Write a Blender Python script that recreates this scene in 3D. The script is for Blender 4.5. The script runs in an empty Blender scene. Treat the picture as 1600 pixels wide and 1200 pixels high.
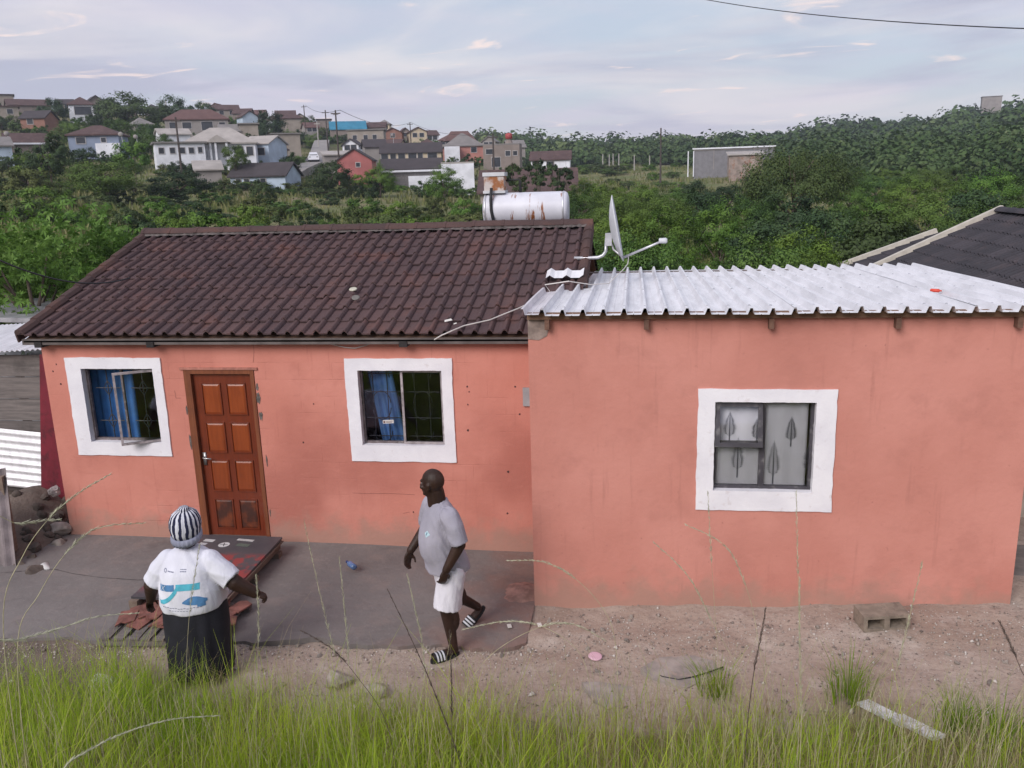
import bpy, bmesh, math, random
import numpy as np
from mathutils import Vector, Matrix, Quaternion
from mathutils.bvhtree import BVHTree

scene = bpy.context.scene
COL = scene.collection
rnd = random.Random(7)

# ------------------------------------------------------------------ camera
FPX = 1334.33                      # focal length in pixels of the 1600 px wide photograph
PITCH, ROLL, YAW = 0.2363, -0.0298, 0.1446
CAM = np.array([7.005, -9.150, 4.186])
_F = np.array([-math.sin(YAW)*math.cos(PITCH), math.cos(YAW)*math.cos(PITCH), -math.sin(PITCH)])
_R = np.cross(_F, [0, 0, 1]); _R /= np.linalg.norm(_R)
_U = np.cross(_R, _F)
_R, _U = math.cos(ROLL)*_R+math.sin(ROLL)*_U, -math.sin(ROLL)*_R+math.cos(ROLL)*_U
cam_data = bpy.data.cameras.new('camera')
cam = bpy.data.objects.new('camera', cam_data); COL.objects.link(cam)
m = Matrix.Identity(4)
for i in range(3):
    m[i][0] = _R[i]; m[i][1] = _U[i]; m[i][2] = -_F[i]; m[i][3] = CAM[i]
cam.matrix_world = m
cam_data.sensor_width = 36.0
cam_data.lens = FPX/1600*36
cam_data.clip_start = 0.05
cam_data.clip_end = 6000
scene.camera = cam

# ------------------------------------------------------------------ light
SUN_EL, SUN_AZ = math.radians(34), math.radians(207)      # azimuth clockwise from +Y
world = bpy.data.worlds.new('World'); scene.world = world; world.use_nodes = True
def build_world():
    nt = world.node_tree; N = nt.nodes; L = nt.links; N.clear()
    def n(t, **k):
        x = N.new(t)
        for a, b in k.items(): setattr(x, a, b)
        return x
    def math_(op, a, b=None, c=None):
        x = n('ShaderNodeMath', operation=op)
        for i, v in enumerate((a, b, c)):
            if v is None: continue
            if isinstance(v, (int, float)): x.inputs[i].default_value = v
            else: L.new(v, x.inputs[i])
        return x.outputs[0]
    def mix(f, a, b):
        x = n('ShaderNodeMix', data_type='RGBA')
        for s, v in ((0, f), (6, a), (7, b)):
            if isinstance(v, (int, float)): x.inputs[s].default_value = v
            elif isinstance(v, tuple): x.inputs[s].default_value = (*v, 1)
            else: L.new(v, x.inputs[s])
        return x.outputs[2]
    sky = n('ShaderNodeTexSky', sky_type='NISHITA', sun_disc=False)
    sky.sun_elevation = SUN_EL; sky.sun_rotation = SUN_AZ
    sky.air_density = 1.2; sky.dust_density = 1.5; sky.ozone_density = 2.0
    sc = n('ShaderNodeVectorMath', operation='SCALE'); L.new(sky.outputs[0], sc.inputs[0]); sc.inputs[3].default_value = 0.085
    tc = n('ShaderNodeTexCoord'); sep = n('ShaderNodeSeparateXYZ'); L.new(tc.outputs['Generated'], sep.inputs[0])
    z = math_('MAXIMUM', sep.outputs[2], 0.0)
    den = math_('ADD', z, 0.10)
    px = math_('DIVIDE', sep.outputs[0], den); py = math_('DIVIDE', sep.outputs[1], den)
    comb = n('ShaderNodeCombineXYZ'); L.new(px, comb.inputs[0]); L.new(py, comb.inputs[1])
    def cloud(scale, off, stretch, rot, lo, hi, detail=7, rough=.55, dist=.6):
        mp = n('ShaderNodeMapping'); L.new(comb.outputs[0], mp.inputs[0])
        mp.inputs['Location'].default_value = off; mp.inputs['Rotation'].default_value = (0, 0, rot)
        mp.inputs['Scale'].default_value = (1, stretch, 1)
        t = n('ShaderNodeTexNoise'); L.new(mp.outputs[0], t.inputs['Vector'])
        t.inputs['Scale'].default_value = scale; t.inputs['Detail'].default_value = detail
        t.inputs['Roughness'].default_value = rough; t.inputs['Distortion'].default_value = dist
        r = n('ShaderNodeMapRange', interpolation_type='SMOOTHSTEP'); L.new(t.outputs[0], r.inputs[0])
        r.inputs[1].default_value = lo; r.inputs[2].default_value = hi
        return r.outputs[0]
    base = mix(0.70, sc.outputs[0], (0.39, 0.425, 0.51))            # thin high veil over the blue
    c = mix(cloud(.38, (3.1, 1.7, 0), 1.0, .5, .42, .66), base, (0.47, 0.44, 0.525))        # broad lavender sheet
    c = mix(math_('MULTIPLY', cloud(.55, (9.0, 4.2, 0), 1.5, .9, .46, .66), .85), c, (0.33, 0.34, 0.43))   # grey-blue bank
    c = mix(math_('MULTIPLY', cloud(.55, (1.3, 7.7, 0), 1.2, .2, .46, .70), .75), c, (0.58, 0.55, 0.56))     # pale streaks
    c = mix(math_('MULTIPLY', cloud(1.7, (5.2, 2.4, 0), 1.6, .7, .60, .72, dist=1.0), .75), c, (0.74, 0.60, 0.55))   # few warm tufts
    # evening air towards the horizon
    hz = n('ShaderNodeMapRange', interpolation_type='SMOOTHSTEP'); L.new(sep.outputs[2], hz.inputs[0])
    hz.inputs[1].default_value = 0.14; hz.inputs[2].default_value = 0.0; hz.inputs[3].default_value = 0.0; hz.inputs[4].default_value = 0.45
    c = mix(hz.outputs[0], c, (0.46, 0.435, 0.50))
    bg = n('ShaderNodeBackground'); L.new(c, bg.inputs[0]); bg.inputs[1].default_value = 1.12
    out = n('ShaderNodeOutputWorld'); L.new(bg.outputs[0], out.inputs[0])
build_world()
sun_data = bpy.data.lights.new('sun', 'SUN'); sun_data.energy = 2.1; sun_data.angle = math.radians(32)
sun_data.color = (1.0, 0.95, 0.92)
sun = bpy.data.objects.new('sun', sun_data); COL.objects.link(sun)
_sd = Vector((math.sin(SUN_AZ)*math.cos(SUN_EL), math.cos(SUN_AZ)*math.cos(SUN_EL), math.sin(SUN_EL)))
sun.rotation_euler = _sd.to_track_quat('Z', 'Y').to_euler()
sun.location = (0, -20, 30)

vs = scene.view_settings
vs.view_transform = 'Standard'; vs.look = 'None'; vs.exposure = 0.46; vs.gamma = 1.0
vs.use_curve_mapping = False
scene.cycles.max_bounces = 6; scene.cycles.diffuse_bounces = 3; scene.cycles.transparent_max_bounces = 8
scene.cycles.caustics_reflective = False; scene.cycles.caustics_refractive = False

# ------------------------------------------------------------------ places: from a direction to a point on a real plane
def ray(u, v): return _F+(u-800)/FPX*_R-(v-600)/FPX*_U
def on_plane(u, v, nrm, p0):
    d = ray(u, v); nrm = np.array(nrm, float)
    return CAM+d*(((np.array(p0, float)-CAM)@nrm)/(d@nrm))
def at_z(u, v, z): return on_plane(u, v, (0, 0, 1), (0, 0, z))
def at_y(u, v, y): return on_plane(u, v, (0, 1, 0), (0, y, 0))
def at_r(u, v, r):
    d = ray(u, v); return CAM+d*(r/math.hypot(d[0], d[1]))
def project(P):
    d = np.asarray(P, float)-CAM; z = d@_F
    return 800+FPX*(d@_R)/z, 600-FPX*(d@_U)/z

# ------------------------------------------------------------------ object helpers
def tag(o, label=None, cat=None, group=None, kind=None):
    if label: o['label'] = label
    if cat: o['category'] = cat
    if group: o['group'] = group
    if kind: o['kind'] = kind
    return o
def empty(name, loc=(0, 0, 0), rz=0.0, label=None, cat=None, group=None):
    o = bpy.data.objects.new(name, None); COL.objects.link(o)
    o.empty_display_size = .2
    o.location = tuple(loc); o.rotation_euler = (0, 0, rz)
    return tag(o, label, cat, group)
def link(name, mesh, mat=None, parent=None, loc=None, rot=None, scale=None):
    o = bpy.data.objects.new(name, mesh); COL.objects.link(o)
    if mat is not None and len(mesh.materials) == 0: mesh.materials.append(mat)
    if parent: o.parent = parent
    if loc is not None: o.location = tuple(loc)
    if rot is not None: o.rotation_euler = rot
    if scale is not None: o.scale = scale
    return o
def copy_tree(o, parent=None):
    c = o.copy(); COL.objects.link(c); c.parent = parent
    for ch in o.children: copy_tree(ch, c)
    return c

class MB:
    def __init__(s): s.v = []; s.f = []
    def add(s, verts, faces):
        k = len(s.v); s.v += [tuple(map(float, v)) for v in verts]
        s.f += [tuple(i+k for i in f) for f in faces]; return s
    def box(s, lo, hi, rot=None, piv=None):
        (x0, y0, z0), (x1, y1, z1) = lo, hi
        V = [Vector(q) for q in ((x0,y0,z0),(x1,y0,z0),(x1,y1,z0),(x0,y1,z0),(x0,y0,z1),(x1,y0,z1),(x1,y1,z1),(x0,y1,z1))]
        if rot is not None:
            M = rot if isinstance(rot, Matrix) else Matrix.Rotation(rot, 3, 'Z')
            pv = Vector(piv) if piv is not None else Vector(((x0+x1)/2, (y0+y1)/2, (z0+z1)/2))
            V = [M@(q-pv)+pv for q in V]
        return s.add(V, [(0,3,2,1),(4,5,6,7),(0,1,5,4),(1,2,6,5),(2,3,7,6),(3,0,4,7)])
    def prism(s, poly, axis, a, b):
        """extrude a 2D polygon along axis ('x','y','z') from a to b"""
        n = len(poly)
        def P(q, t): return {'x': (t, q[0], q[1]), 'y': (q[0], t, q[1]), 'z': (q[0], q[1], t)}[axis]
        V = [P(q, a) for q in poly]+[P(q, b) for q in poly]
        F = [tuple(range(n))[::-1], tuple(range(n, 2*n))]+[(i, (i+1) % n, n+(i+1) % n, n+i) for i in range(n)]
        return s.add(V, F)
    def tube(s, pts, rad, seg=8, cap=True):
        pts = [Vector(p) for p in pts]; n = len(pts)
        rad = [rad]*n if isinstance(rad, (int, float)) else rad
        t0 = (pts[1]-pts[0]).normalized(); up = Vector((0, 0, 1)) if abs(t0.z) < .9 else Vector((1, 0, 0))
        a = t0.cross(up).normalized(); k = len(s.v); V = []
        for i, p in enumerate(pts):
            t = (pts[min(i+1, n-1)]-pts[max(i-1, 0)]).normalized()
            a = (a-t*a.dot(t)).normalized(); b = t.cross(a)
            for j in range(seg):
                w = 2*math.pi*j/seg; V.append(p+(a*math.cos(w)+b*math.sin(w))*rad[i])
        F = [(i*seg+j, i*seg+(j+1) % seg, (i+1)*seg+(j+1) % seg, (i+1)*seg+j) for i in range(n-1) for j in range(seg)]
        if cap: F += [tuple(range(seg))[::-1], tuple(range((n-1)*seg, n*seg))]
        return s.add(V, F)
    def loft(s, rings, cap=True):
        n = len(rings[0]); V = [p for r in rings for p in r]
        F = [(i*n+j, i*n+(j+1) % n, (i+1)*n+(j+1) % n, (i+1)*n+j) for i in range(len(rings)-1) for j in range(n)]
        if cap: F += [tuple(range(n))[::-1], tuple(range((len(rings)-1)*n, len(rings)*n))]
        return s.add(V, F)
    def lathe(s, prof, seg=20, c=(0, 0, 0), axis='z'):
        rings = []
        for r, h in prof:
            ring = []
            for j in range(seg):
                w = 2*math.pi*j/seg; x, y = r*math.cos(w), r*math.sin(w)
                q = {'z': (x, y, h), 'x': (h, x, y), 'y': (y, h, x)}[axis]
                ring.append((q[0]+c[0], q[1]+c[1], q[2]+c[2]))
            rings.append(ring)
        return s.loft(rings)
    def ell(s, c, r, seg=16, rings=10, M=None):
        V = []; c = Vector(c)
        R = []
        for i in range(rings+1):
            t = math.pi*(i+.02)/(rings+.04); ring = []
            for j in range(seg):
                w = 2*math.pi*j/seg
                q = Vector((r[0]*math.sin(t)*math.cos(w), r[1]*math.sin(t)*math.sin(w), -r[2]*math.cos(t)))
                if M is not None: q = M@q
                ring.append(q+c)
            R.append(ring)
        return s.loft(R)
    def mesh(s, name, smooth=False):
        me = bpy.data.meshes.new(name); me.from_pydata(s.v, [], s.f); me.update()
        if smooth: me.polygons.foreach_set('use_smooth', [True]*len(me.polygons))
        return me
    def build(s, name, mat, parent=None, smooth=False, **k):
        return link(name, s.mesh(name, smooth), mat, parent, **k)

def np_mesh(name, V, F4, tone=None):
    """quads from numpy arrays, optional per-vertex float attribute 'tone'"""
    me = bpy.data.meshes.new(name); nv, nf = len(V), len(F4)
    me.vertices.add(nv); me.vertices.foreach_set('co', np.ascontiguousarray(V, np.float32).ravel())
    k = F4.shape[1]
    me.loops.add(nf*k); me.loops.foreach_set('vertex_index', np.ascontiguousarray(F4, np.int32).ravel())
    me.polygons.add(nf); me.polygons.foreach_set('loop_start', np.arange(nf, dtype=np.int32)*k)
    me.update(calc_edges=True)
    if tone is not None:
        a = me.attributes.new('tone', 'FLOAT', 'POINT'); a.data.foreach_set('value', np.ascontiguousarray(tone, np.float32))
    return me

# ------------------------------------------------------------------ materials
_mc = {}
def S(r, g, b):
    """photo-like sRGB 0-255 to linear"""
    f = lambda c: (c/255)/12.92 if c/255 <= .04045 else ((c/255+.055)/1.055)**2.4
    return (f(r), f(g), f(b))
class NT:
    def __init__(s, name):
        s.m = bpy.data.materials.new(name); s.m.use_nodes = True; s.nt = s.m.node_tree; s.nt.nodes.clear()
        s.out = s.n('ShaderNodeOutputMaterial'); s.geo = s.n('ShaderNodeNewGeometry'); s.pos = s.geo.outputs['Position']
    def n(s, t, **k):
        x = s.nt.nodes.new(t)
        for a, b in k.items(): setattr(x, a, b)
        return x
    def l(s, a, b): s.nt.links.new(a, b)
    def set(s, sock, v):
        if isinstance(v, (int, float)): sock.default_value = v
        elif isinstance(v, tuple): sock.default_value = (*v, 1) if len(v) == 3 and len(sock.default_value) == 4 else v
        else: s.l(v, sock)
    def noise(s, scale, detail=5, rough=.55, vec=None, stretch=None, dist=0.0):
        v = vec or s.pos
        if stretch:
            mp = s.n('ShaderNodeMapping'); s.l(v, mp.inputs[0]); mp.inputs['Scale'].default_value = stretch; v = mp.outputs[0]
        t = s.n('ShaderNodeTexNoise'); s.l(v, t.inputs['Vector']); t.inputs['Scale'].default_value = scale
        t.inputs['Detail'].default_value = detail; t.inputs['Roughness'].default_value = rough; t.inputs['Distortion'].default_value = dist
        return t.outputs[0]
    def vor(s, scale, feature='F1', vec=None):
        t = s.n('ShaderNodeTexVoronoi', feature=feature); s.l(vec or s.pos, t.inputs['Vector']); t.inputs['Scale'].default_value = scale
        return t.outputs[0]
    def ramp(s, x, lo, hi, a=0.0, b=1.0):
        r = s.n('ShaderNodeMapRange', interpolation_type='SMOOTHSTEP'); s.l(x, r.inputs[0])
        r.inputs[1].default_value = lo; r.inputs[2].default_value = hi; r.inputs[3].default_value = a; r.inputs[4].default_value = b
        return r.outputs[0]
    def math(s, op, a, b=0.0):
        x = s.n('ShaderNodeMath', operation=op); s.set(x.inputs[0], a); s.set(x.inputs[1], b); return x.outputs[0]
    def mix(s, f, a, b, blend='MIX'):
        x = s.n('ShaderNodeMix', data_type='RGBA', blend_type=blend); s.set(x.inputs[0], f); s.set(x.inputs[6], a); s.set(x.inputs[7], b)
        return x.outputs[2]
    def sep(s, v=None):
        x = s.n('ShaderNodeSeparateXYZ'); s.l(v or s.pos, x.inputs[0]); return x.outputs
    def bump(s, h, strength, dist=.02, prev=None):
        b = s.n('ShaderNodeBump'); s.l(h, b.inputs['Height']); b.inputs['Strength'].default_value = strength; b.inputs['Distance'].default_value = dist
        if prev: s.l(prev, b.inputs['Normal'])
        return b.outputs[0]
    def rand(s): return s.n('ShaderNodeObjectInfo').outputs['Random']
    def attr(s, name): return s.n('ShaderNodeAttribute', attribute_name=name).outputs['Fac']
    def done(s, col, rough=.8, metal=0.0, spec=.5, nrm=None, trans=0.0, alpha=None):
        p = s.n('ShaderNodeBsdfPrincipled'); s.set(p.inputs['Base Color'], col); s.set(p.inputs['Roughness'], rough)
        s.set(p.inputs['Metallic'], metal); s.set(p.inputs['Specular IOR Level'], spec)
        if nrm: s.l(nrm, p.inputs['Normal'])
        o = p.outputs[0]
        if trans:
            t = s.n('ShaderNodeBsdfTranslucent'); s.set(t.inputs[0], col)
            mx = s.n('ShaderNodeMixShader'); mx.inputs[0].default_value = trans; s.l(o, mx.inputs[1]); s.l(t.outputs[0], mx.inputs[2]); o = mx.outputs[0]
        s.l(o, s.out.inputs[0]); return s.m
def plain(name, col, rough=.8, var=.18, scale=6.0, bump=.15, bscale=60, metal=0.0, spec=.4, dirt=None, rnd_=0.0):
    if name in _mc: return _mc[name]
    t = NT(name)
    c = t.mix(t.ramp(t.noise(scale), .3, .7), tuple(x*(1-var) for x in col), tuple(min(1, x*(1+var)) for x in col))
    if dirt: c = t.mix(t.math('MULTIPLY', t.ramp(t.noise(scale*2.3, 8), .52, .7), dirt[1]), c, dirt[0])
    if rnd_: c = t.mix(t.ramp(t.rand(), 0, 1, 0, rnd_), c, (0.02, 0.02, 0.02))
    nr = t.bump(t.noise(bscale, 4), bump, .01) if bump else None
    _mc[name] = t.done(c, rough, metal, spec, nr); return _mc[name]
def mat_plaster(name, base, light, dark, joints):
    t = NT(name)
    c = t.mix(t.ramp(t.noise(.9, 6), .35, .68), base, light)
    c = t.mix(t.math('MULTIPLY', t.ramp(t.noise(.55, 4, .5), .45, .7), .85), c, dark)
    c = t.mix(t.math('MULTIPLY', t.ramp(t.noise(2.6, 7, .6), .5, .75), .35), c, dark)
    # washed-down streaks and splash dirt near the soil
    st = t.ramp(t.noise(3.0, 6, .6, stretch=(5, 5, .35)), .56, .76)
    c = t.mix(t.math('MULTIPLY', st, .42), c, dark)
    tw = t.ramp(t.noise(5.0, 6, .65, stretch=(.5, 1, 2.4), dist=1.2), .56, .66)
    c = t.mix(t.math('MULTIPLY', tw, .16), c, light)
    z = t.sep()[2]
    splash = t.math('MULTIPLY', t.ramp(t.math('ADD', z, t.ramp(t.noise(5, 6), .2, .8, -.16, .16)), .40, .02), .75)
    c = t.mix(splash, c, (.36, .22, .175))
    sp = t.ramp(t.noise(26, 4, .6), .675, .73)
    c = t.mix(t.math('MULTIPLY', sp, .45), c, (.30, .12, .10))
    h = t.noise(22, 8, .65); nr = t.bump(h, .35, .012)
    nr = t.bump(t.noise(120, 3), .25, .004, nr)
    nr = t.bump(t.noise(2.2, 3), .35, .03, nr)
    if joints:          # block courses telegraphing through a thin coat
        b = t.n('ShaderNodeTexBrick'); mp = t.n('ShaderNodeMapping'); mp.inputs['Rotation'].default_value = (math.radians(90), 0, 0)
        t.l(t.pos, mp.inputs[0]); t.l(mp.outputs[0], b.inputs['Vector'])
        b.inputs['Scale'].default_value = 1.0; b.inputs['Brick Width'].default_value = .40; b.inputs['Row Height'].default_value = .20
        b.inputs['Mortar Size'].default_value = .006; b.inputs['Mortar Smooth'].default_value = .8
        jm = t.math('MULTIPLY', b.outputs['Fac'], t.ramp(t.noise(1.3, 4), .46, .70))
        nr = t.bump(t.math('SUBTRACT', 1.0, jm), .5, .006, nr)
        c = t.mix(t.math('MULTIPLY', jm, .18), c, dark)
    return t.done(c, .88, 0, .25, nr)
M_WALL = mat_plaster('coral_plaster', (.555, .214, .164), (.62, .256, .202), (.40, .140, .108), True)
M_WALL2 = mat_plaster('coral_plaster_smooth', (.525, .218, .174), (.595, .262, .214), (.375, .155, .125), False)
def mat_white():
    t = NT('white_limewash')
    c = t.mix(t.ramp(t.noise(3, 6), .35, .7), (.80, .78, .82), (.72, .70, .75))
    c = t.mix(t.math('MULTIPLY', t.ramp(t.noise(14, 6), .62, .72), .35), c, (.55, .48, .48))
    return t.done(c, .75, 0, .3, t.bump(t.noise(30, 6, .65), .4, .008))
M_WHITE = mat_white()
def mat_tile(name, c0, c1, c2, red, lichen=.8):
    t = NT(name)
    r = t.rand()
    c = t.mix(t.ramp(t.noise(1.1, 5), .3, .7), c0, c1)
    c = t.mix(t.ramp(r, 0, 1, 0, .55), c, c2)
    c = t.mix(t.math('MULTIPLY', t.ramp(t.noise(2.0, 7, .65), .5, .72), red[1]), c, red[0])
    c = t.mix(t.math('MULTIPLY', t.ramp(t.noise(16, 8, .7), .52, .72), .55), c, (.035, .028, .03))
    sp = t.ramp(t.noise(17, 7, .75), .62, .72)
    c = t.mix(t.math('MULTIPLY', t.math('MULTIPLY', sp, t.ramp(t.noise(1.6, 3), .35, .65)), lichen), c, (.26, .24, .22))
    nr = t.bump(t.noise(70, 6, .7), .5, .006); nr = t.bump(t.noise(260, 3), .4, .002, nr)
    return t.done(c, .95, 0, .12, nr)
M_TILE = mat_tile('weathered_tile', (.092, .062, .064), (.122, .076, .075), (.078, .054, .060), ((.185, .088, .072), .5))
M_RIDGE = mat_tile('ridge_tile_clay', (.082, .054, .052), (.11, .066, .060), (.060, .044, .046), ((.16, .080, .060), .6))
M_TILE2 = mat_tile('charcoal_tile', (.050, .048, .056), (.070, .064, .074), (.038, .038, .045), ((.10, .080, .085), .5), .3)
def mat_zinc(name, col=(.72, .72, .76), metal=.55):
    t = NT(name)
    c = t.mix(t.ramp(t.noise(5, 5, stretch=(3, .4, 1)), .35, .7), col, tuple(x*.82 for x in col))
    c = t.mix(t.math('MULTIPLY', t.ramp(t.noise(9, 7, .65), .58, .75), .4), c, (.42, .40, .42))
    rg = t.ramp(t.noise(7, 5), .3, .7, .34, .55)
    nr = t.bump(t.noise(1.6, 3, stretch=(1, 3, 1)), .25, .02)
    return t.done(c, rg, metal, .5, nr)
M_ZINC = mat_zinc('galvanised_sheet', (.82, .81, .84), .12)
M_ZINC_OLD = mat_zinc('weathered_sheet', (.46, .45, .48), .45)
def mat_wood(name, a, b, dark, rough=.6, scale=1.0, axis='x', gloss=.3):
    t = NT(name)
    st = {'x': (1.2, 14, 14), 'z': (14, 14, 1.2), 'y': (14, 1.2, 14)}[axis]
    st = tuple(q*scale for q in st)
    c = t.mix(t.ramp(t.noise(2.0, 8, .65, stretch=st, dist=.4), .3, .7), a, b)
    c = t.mix(t.math('MULTIPLY', t.ramp(t.noise(3.0, 6, .6), .52, .75), .6), c, dark)
    c = t.mix(t.ramp(t.rand(), 0, 1, 0, .3), c, dark)
    return t.done(c, rough, 0, gloss, t.bump(t.noise(4, 6, .6, stretch=st), .3, .006))
M_DOOR = mat_wood('varnished_door', (.20, .036, .012), (.145, .026, .010), (.08, .016, .009), .38, 1, 'z', .5)
M_DOORP = mat_wood('varnished_panel', (.29, .062, .016), (.22, .044, .012), (.13, .026, .010), .34, 1, 'z', .5)
def mat_doorlow():
    # kick-worn bottom panels of the same door
    t = NT('scuffed_door_panel')
    st = (14, 14, 1.2)
    c = t.mix(t.ramp(t.noise(2.0, 8, .65, stretch=st), .3, .7), (.20, .048, .018), (.13, .032, .014))
    c = t.mix(t.math('MULTIPLY', t.ramp(t.noise(6, 6, .6), .36, .60), .85), c, (.035, .016, .014))
    return t.done(c, .5, 0, .4, t.bump(t.noise(4, 6, stretch=st), .3, .006))
M_DOORLOW = mat_doorlow()
M_JAMB = mat_wood('raw_jamb', (.26, .085, .035), (.17, .050, .022), (.10, .035, .02), .65, 1, 'z')
M_PLANK = mat_wood('grey_plank', (.22, .19, .18), (.13, .115, .11), (.07, .06, .058), .85, 1, 'x')
M_BEAM = mat_wood('brown_beam', (.22, .13, .085), (.15, .085, .055), (.08, .05, .04), .8, 1, 'x')
M_TIMBER = mat_wood('worn_timber', (.25, .19, .15), (.17, .12, .095), (.09, .07, .06), .85, 1, 'y')
M_STEELF = plain('window_steel', (.15, .12, .125), .55, .35, 9, .2, 50, dirt=((.35, .33, .33), .5))
M_STEELL = plain('window_steel_pale', (.33, .29, .30), .55, .3, 9, .2, 50, dirt=((.12, .10, .10), .5))
M_BAR = plain('burglar_bar', (.035, .035, .045), .5, .2)
M_ALU = plain('bronze_aluminium', (.060, .055, .065), .4, .2, 5, .05, dirt=((.45, .43, .42), .25))
def mat_glass():
    t = NT('window_glass')
    g = t.n('ShaderNodeBsdfGlossy'); g.inputs['Roughness'].default_value = .04; g.inputs['Color'].default_value = (.9, .92, 1, 1)
    tr = t.n('ShaderNodeBsdfTransparent'); tr.inputs[0].default_value = (.97, .97, .98, 1)
    fr = t.n('ShaderNodeFresnel'); fr.inputs[0].default_value = 1.5
    w = t.math('ADD', fr.outputs[0], t.ramp(t.noise(5, 5), .5, .8, .0, .05))
    mx = t.n('ShaderNodeMixShader'); t.l(w, mx.inputs[0]); t.l(tr.outputs[0], mx.inputs[1]); t.l(g.outputs[0], mx.inputs[2])
    t.l(mx.outputs[0], t.out.inputs[0]); return t.m
M_GLASS = mat_glass()
M_PANE = plain('far_window_pane', (.030, .034, .042), .15, .3, 1, 0, spec=.6)
M_PANEF = plain('far_window_frame', (.42, .40, .40), .7, .2, 3, 0)
M_CURT = plain('blue_curtain', (.035, .13, .34), .85, .2, 4, .1, 30)
M_CURT2 = plain('light_blue_curtain', (.14, .30, .62), .85, .15, 4, .1, 30)
M_NET = plain('pale_printed_curtain', (.84, .84, .88), .9, .05, 3, .1, 40)
M_PRINT = plain('dark_tree_print', (.15, .155, .19), .9, .2, 20, 0)
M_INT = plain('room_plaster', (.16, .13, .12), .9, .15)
M_CONC = None
def mat_concrete():
    t = NT('trowelled_concrete')
    c = t.mix(t.ramp(t.noise(.8, 6), .3, .7), (.200, .180, .172), (.158, .142, .137))
    c = t.mix(t.math('MULTIPLY', t.ramp(t.noise(2.6, 7, .6), .5, .72), .5), c, (.25, .20, .18))
    x, y, z = t.sep()
    red = t.ramp(t.math('ADD', x, t.ramp(t.noise(1.8, 6), .2, .8, -.8, .8)), 4.9, 6.1)
    c = t.mix(t.math('MULTIPLY', red, .6), c, (.24, .13, .10))
    c = t.mix(t.math('MULTIPLY', t.ramp(t.noise(30, 5, .7), .6, .75), .35), c, (.28, .25, .24))
    c = t.mix(t.math('MULTIPLY', t.ramp(t.noise(1.1, 8, .7), .56, .72), .5), c, (.11, .095, .094))
    c = t.mix(t.math('MULTIPLY', t.ramp(t.noise(12, 8, .72), .52, .68), .4), c, (.26, .225, .215))
    c = t.mix(t.math('MULTIPLY', t.ramp(t.noise(5, 7, .7), .56, .68), .35), c, (.12, .10, .098))
    nr = t.bump(t.noise(9, 8, .65), .5, .025); nr = t.bump(t.noise(120, 3), .4, .003, nr)
    return t.done(c, .8, 0, .35, nr)
M_CONC = mat_concrete()
def mat_ground():
    t = NT('ground_soil')
    x, y, z = t.sep()
    soil = t.mix(t.ramp(t.noise(.9, 7, .6), .32, .68), (.44, .355, .30), (.35, .265, .215))
    soil = t.mix(t.math('MULTIPLY', t.ramp(t.noise(2.4, 8, .65), .5, .7), .8), soil, (.50, .425, .375))
    soil = t.mix(t.math('MULTIPLY', t.ramp(t.noise(5.5, 8, .7), .55, .72), .8), soil, (.22, .170, .145))
    soil = t.mix(t.math('MULTIPLY', t.ramp(t.noise(24, 8, .75), .5, .66), .55), soil, (.24, .185, .16))
    soil = t.mix(t.math('MULTIPLY', t.ramp(t.noise(40, 6, .75), .58, .68), .6), soil, (.55, .50, .46))
    soil = t.mix(t.math('MULTIPLY', t.ramp(t.vor(26), .16, .06), t.ramp(t.noise(2.1, 4), .45, .62)), soil, (.44, .40, .37))
    # dark turned soil on the left of the yard
    dk = t.math('MULTIPLY', t.ramp(t.math('ADD', x, t.ramp(t.noise(1.5, 6), .2, .8, -.7, .7)), 3.2, 1.6), .8)
    soil = t.mix(dk, soil, t.mix(t.ramp(t.noise(4, 7, .65), .35, .65), (.13, .10, .085), (.075, .06, .052)))
    # litter and thatch under the grass of the bank
    th = t.mix(t.ramp(t.noise(8, 6), .3, .7), (.16, .17, .045), (.24, .20, .095))
    bank = t.ramp(t.math('ADD', y, t.ramp(t.noise(1.2, 6), .2, .8, -.4, .4)), -2.9, -3.5)
    near = t.mix(bank, soil, th)
    far = t.mix(t.ramp(t.noise(.18, 8, .6), .35, .65), (.12, .145, .055), (.21, .185, .10))
    far = t.mix(t.math('MULTIPLY', t.ramp(t.noise(.09, 6, .6), .56, .68), .6), far, (.22, .165, .12))
    far = t.mix(t.math('MULTIPLY', t.ramp(t.noise(2.5, 6, .6), .45, .7), .6), far, (.08, .10, .042))
    c = t.mix(t.ramp(y, 5.5, 7.5), near, far)
    nr = t.bump(t.noise(7, 9, .68), .7, .05); nr = t.bump(t.noise(60, 5, .7), .6, .012, nr)
    return t.done(c, .95, 0, .15, nr)
M_GROUND = mat_ground()
def mat_leaf(name, dark, mid, lite, trans=.2, spec=.25, rvar=.5, rough=.6):
    t = NT(name)
    a = t.attr('tone')
    c = t.mix(t.ramp(a, 0, .55), dark, mid); c = t.mix(t.ramp(a, .5, 1.0), c, lite)
    r = t.rand()
    c = t.mix(t.ramp(r, 0, 1, 0, rvar), c, tuple(x*.45 for x in dark))
    if rvar: c = t.mix(t.ramp(t.math('FRACT', t.math('MULTIPLY', r, 7.31)), .35, 1, 0, .45), c, (lite[0]*1.05, lite[1]*.85, lite[2]*.7))
    c = t.mix(t.math('MULTIPLY', t.ramp(t.noise(.5, 3), .45, .75), .3), c, (lite[0]*1.1, lite[1]*.9, lite[2]*.8))
    return t.done(c, rough, 0, spec, None, trans)
M_LEAF = mat_leaf('broad_leaf', (.028, .066, .014), (.068, .145, .028), (.14, .24, .052))
M_LEAF_B = mat_leaf('bright_leaf', (.042, .105, .014), (.095, .20, .026), (.175, .30, .055))
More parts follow.
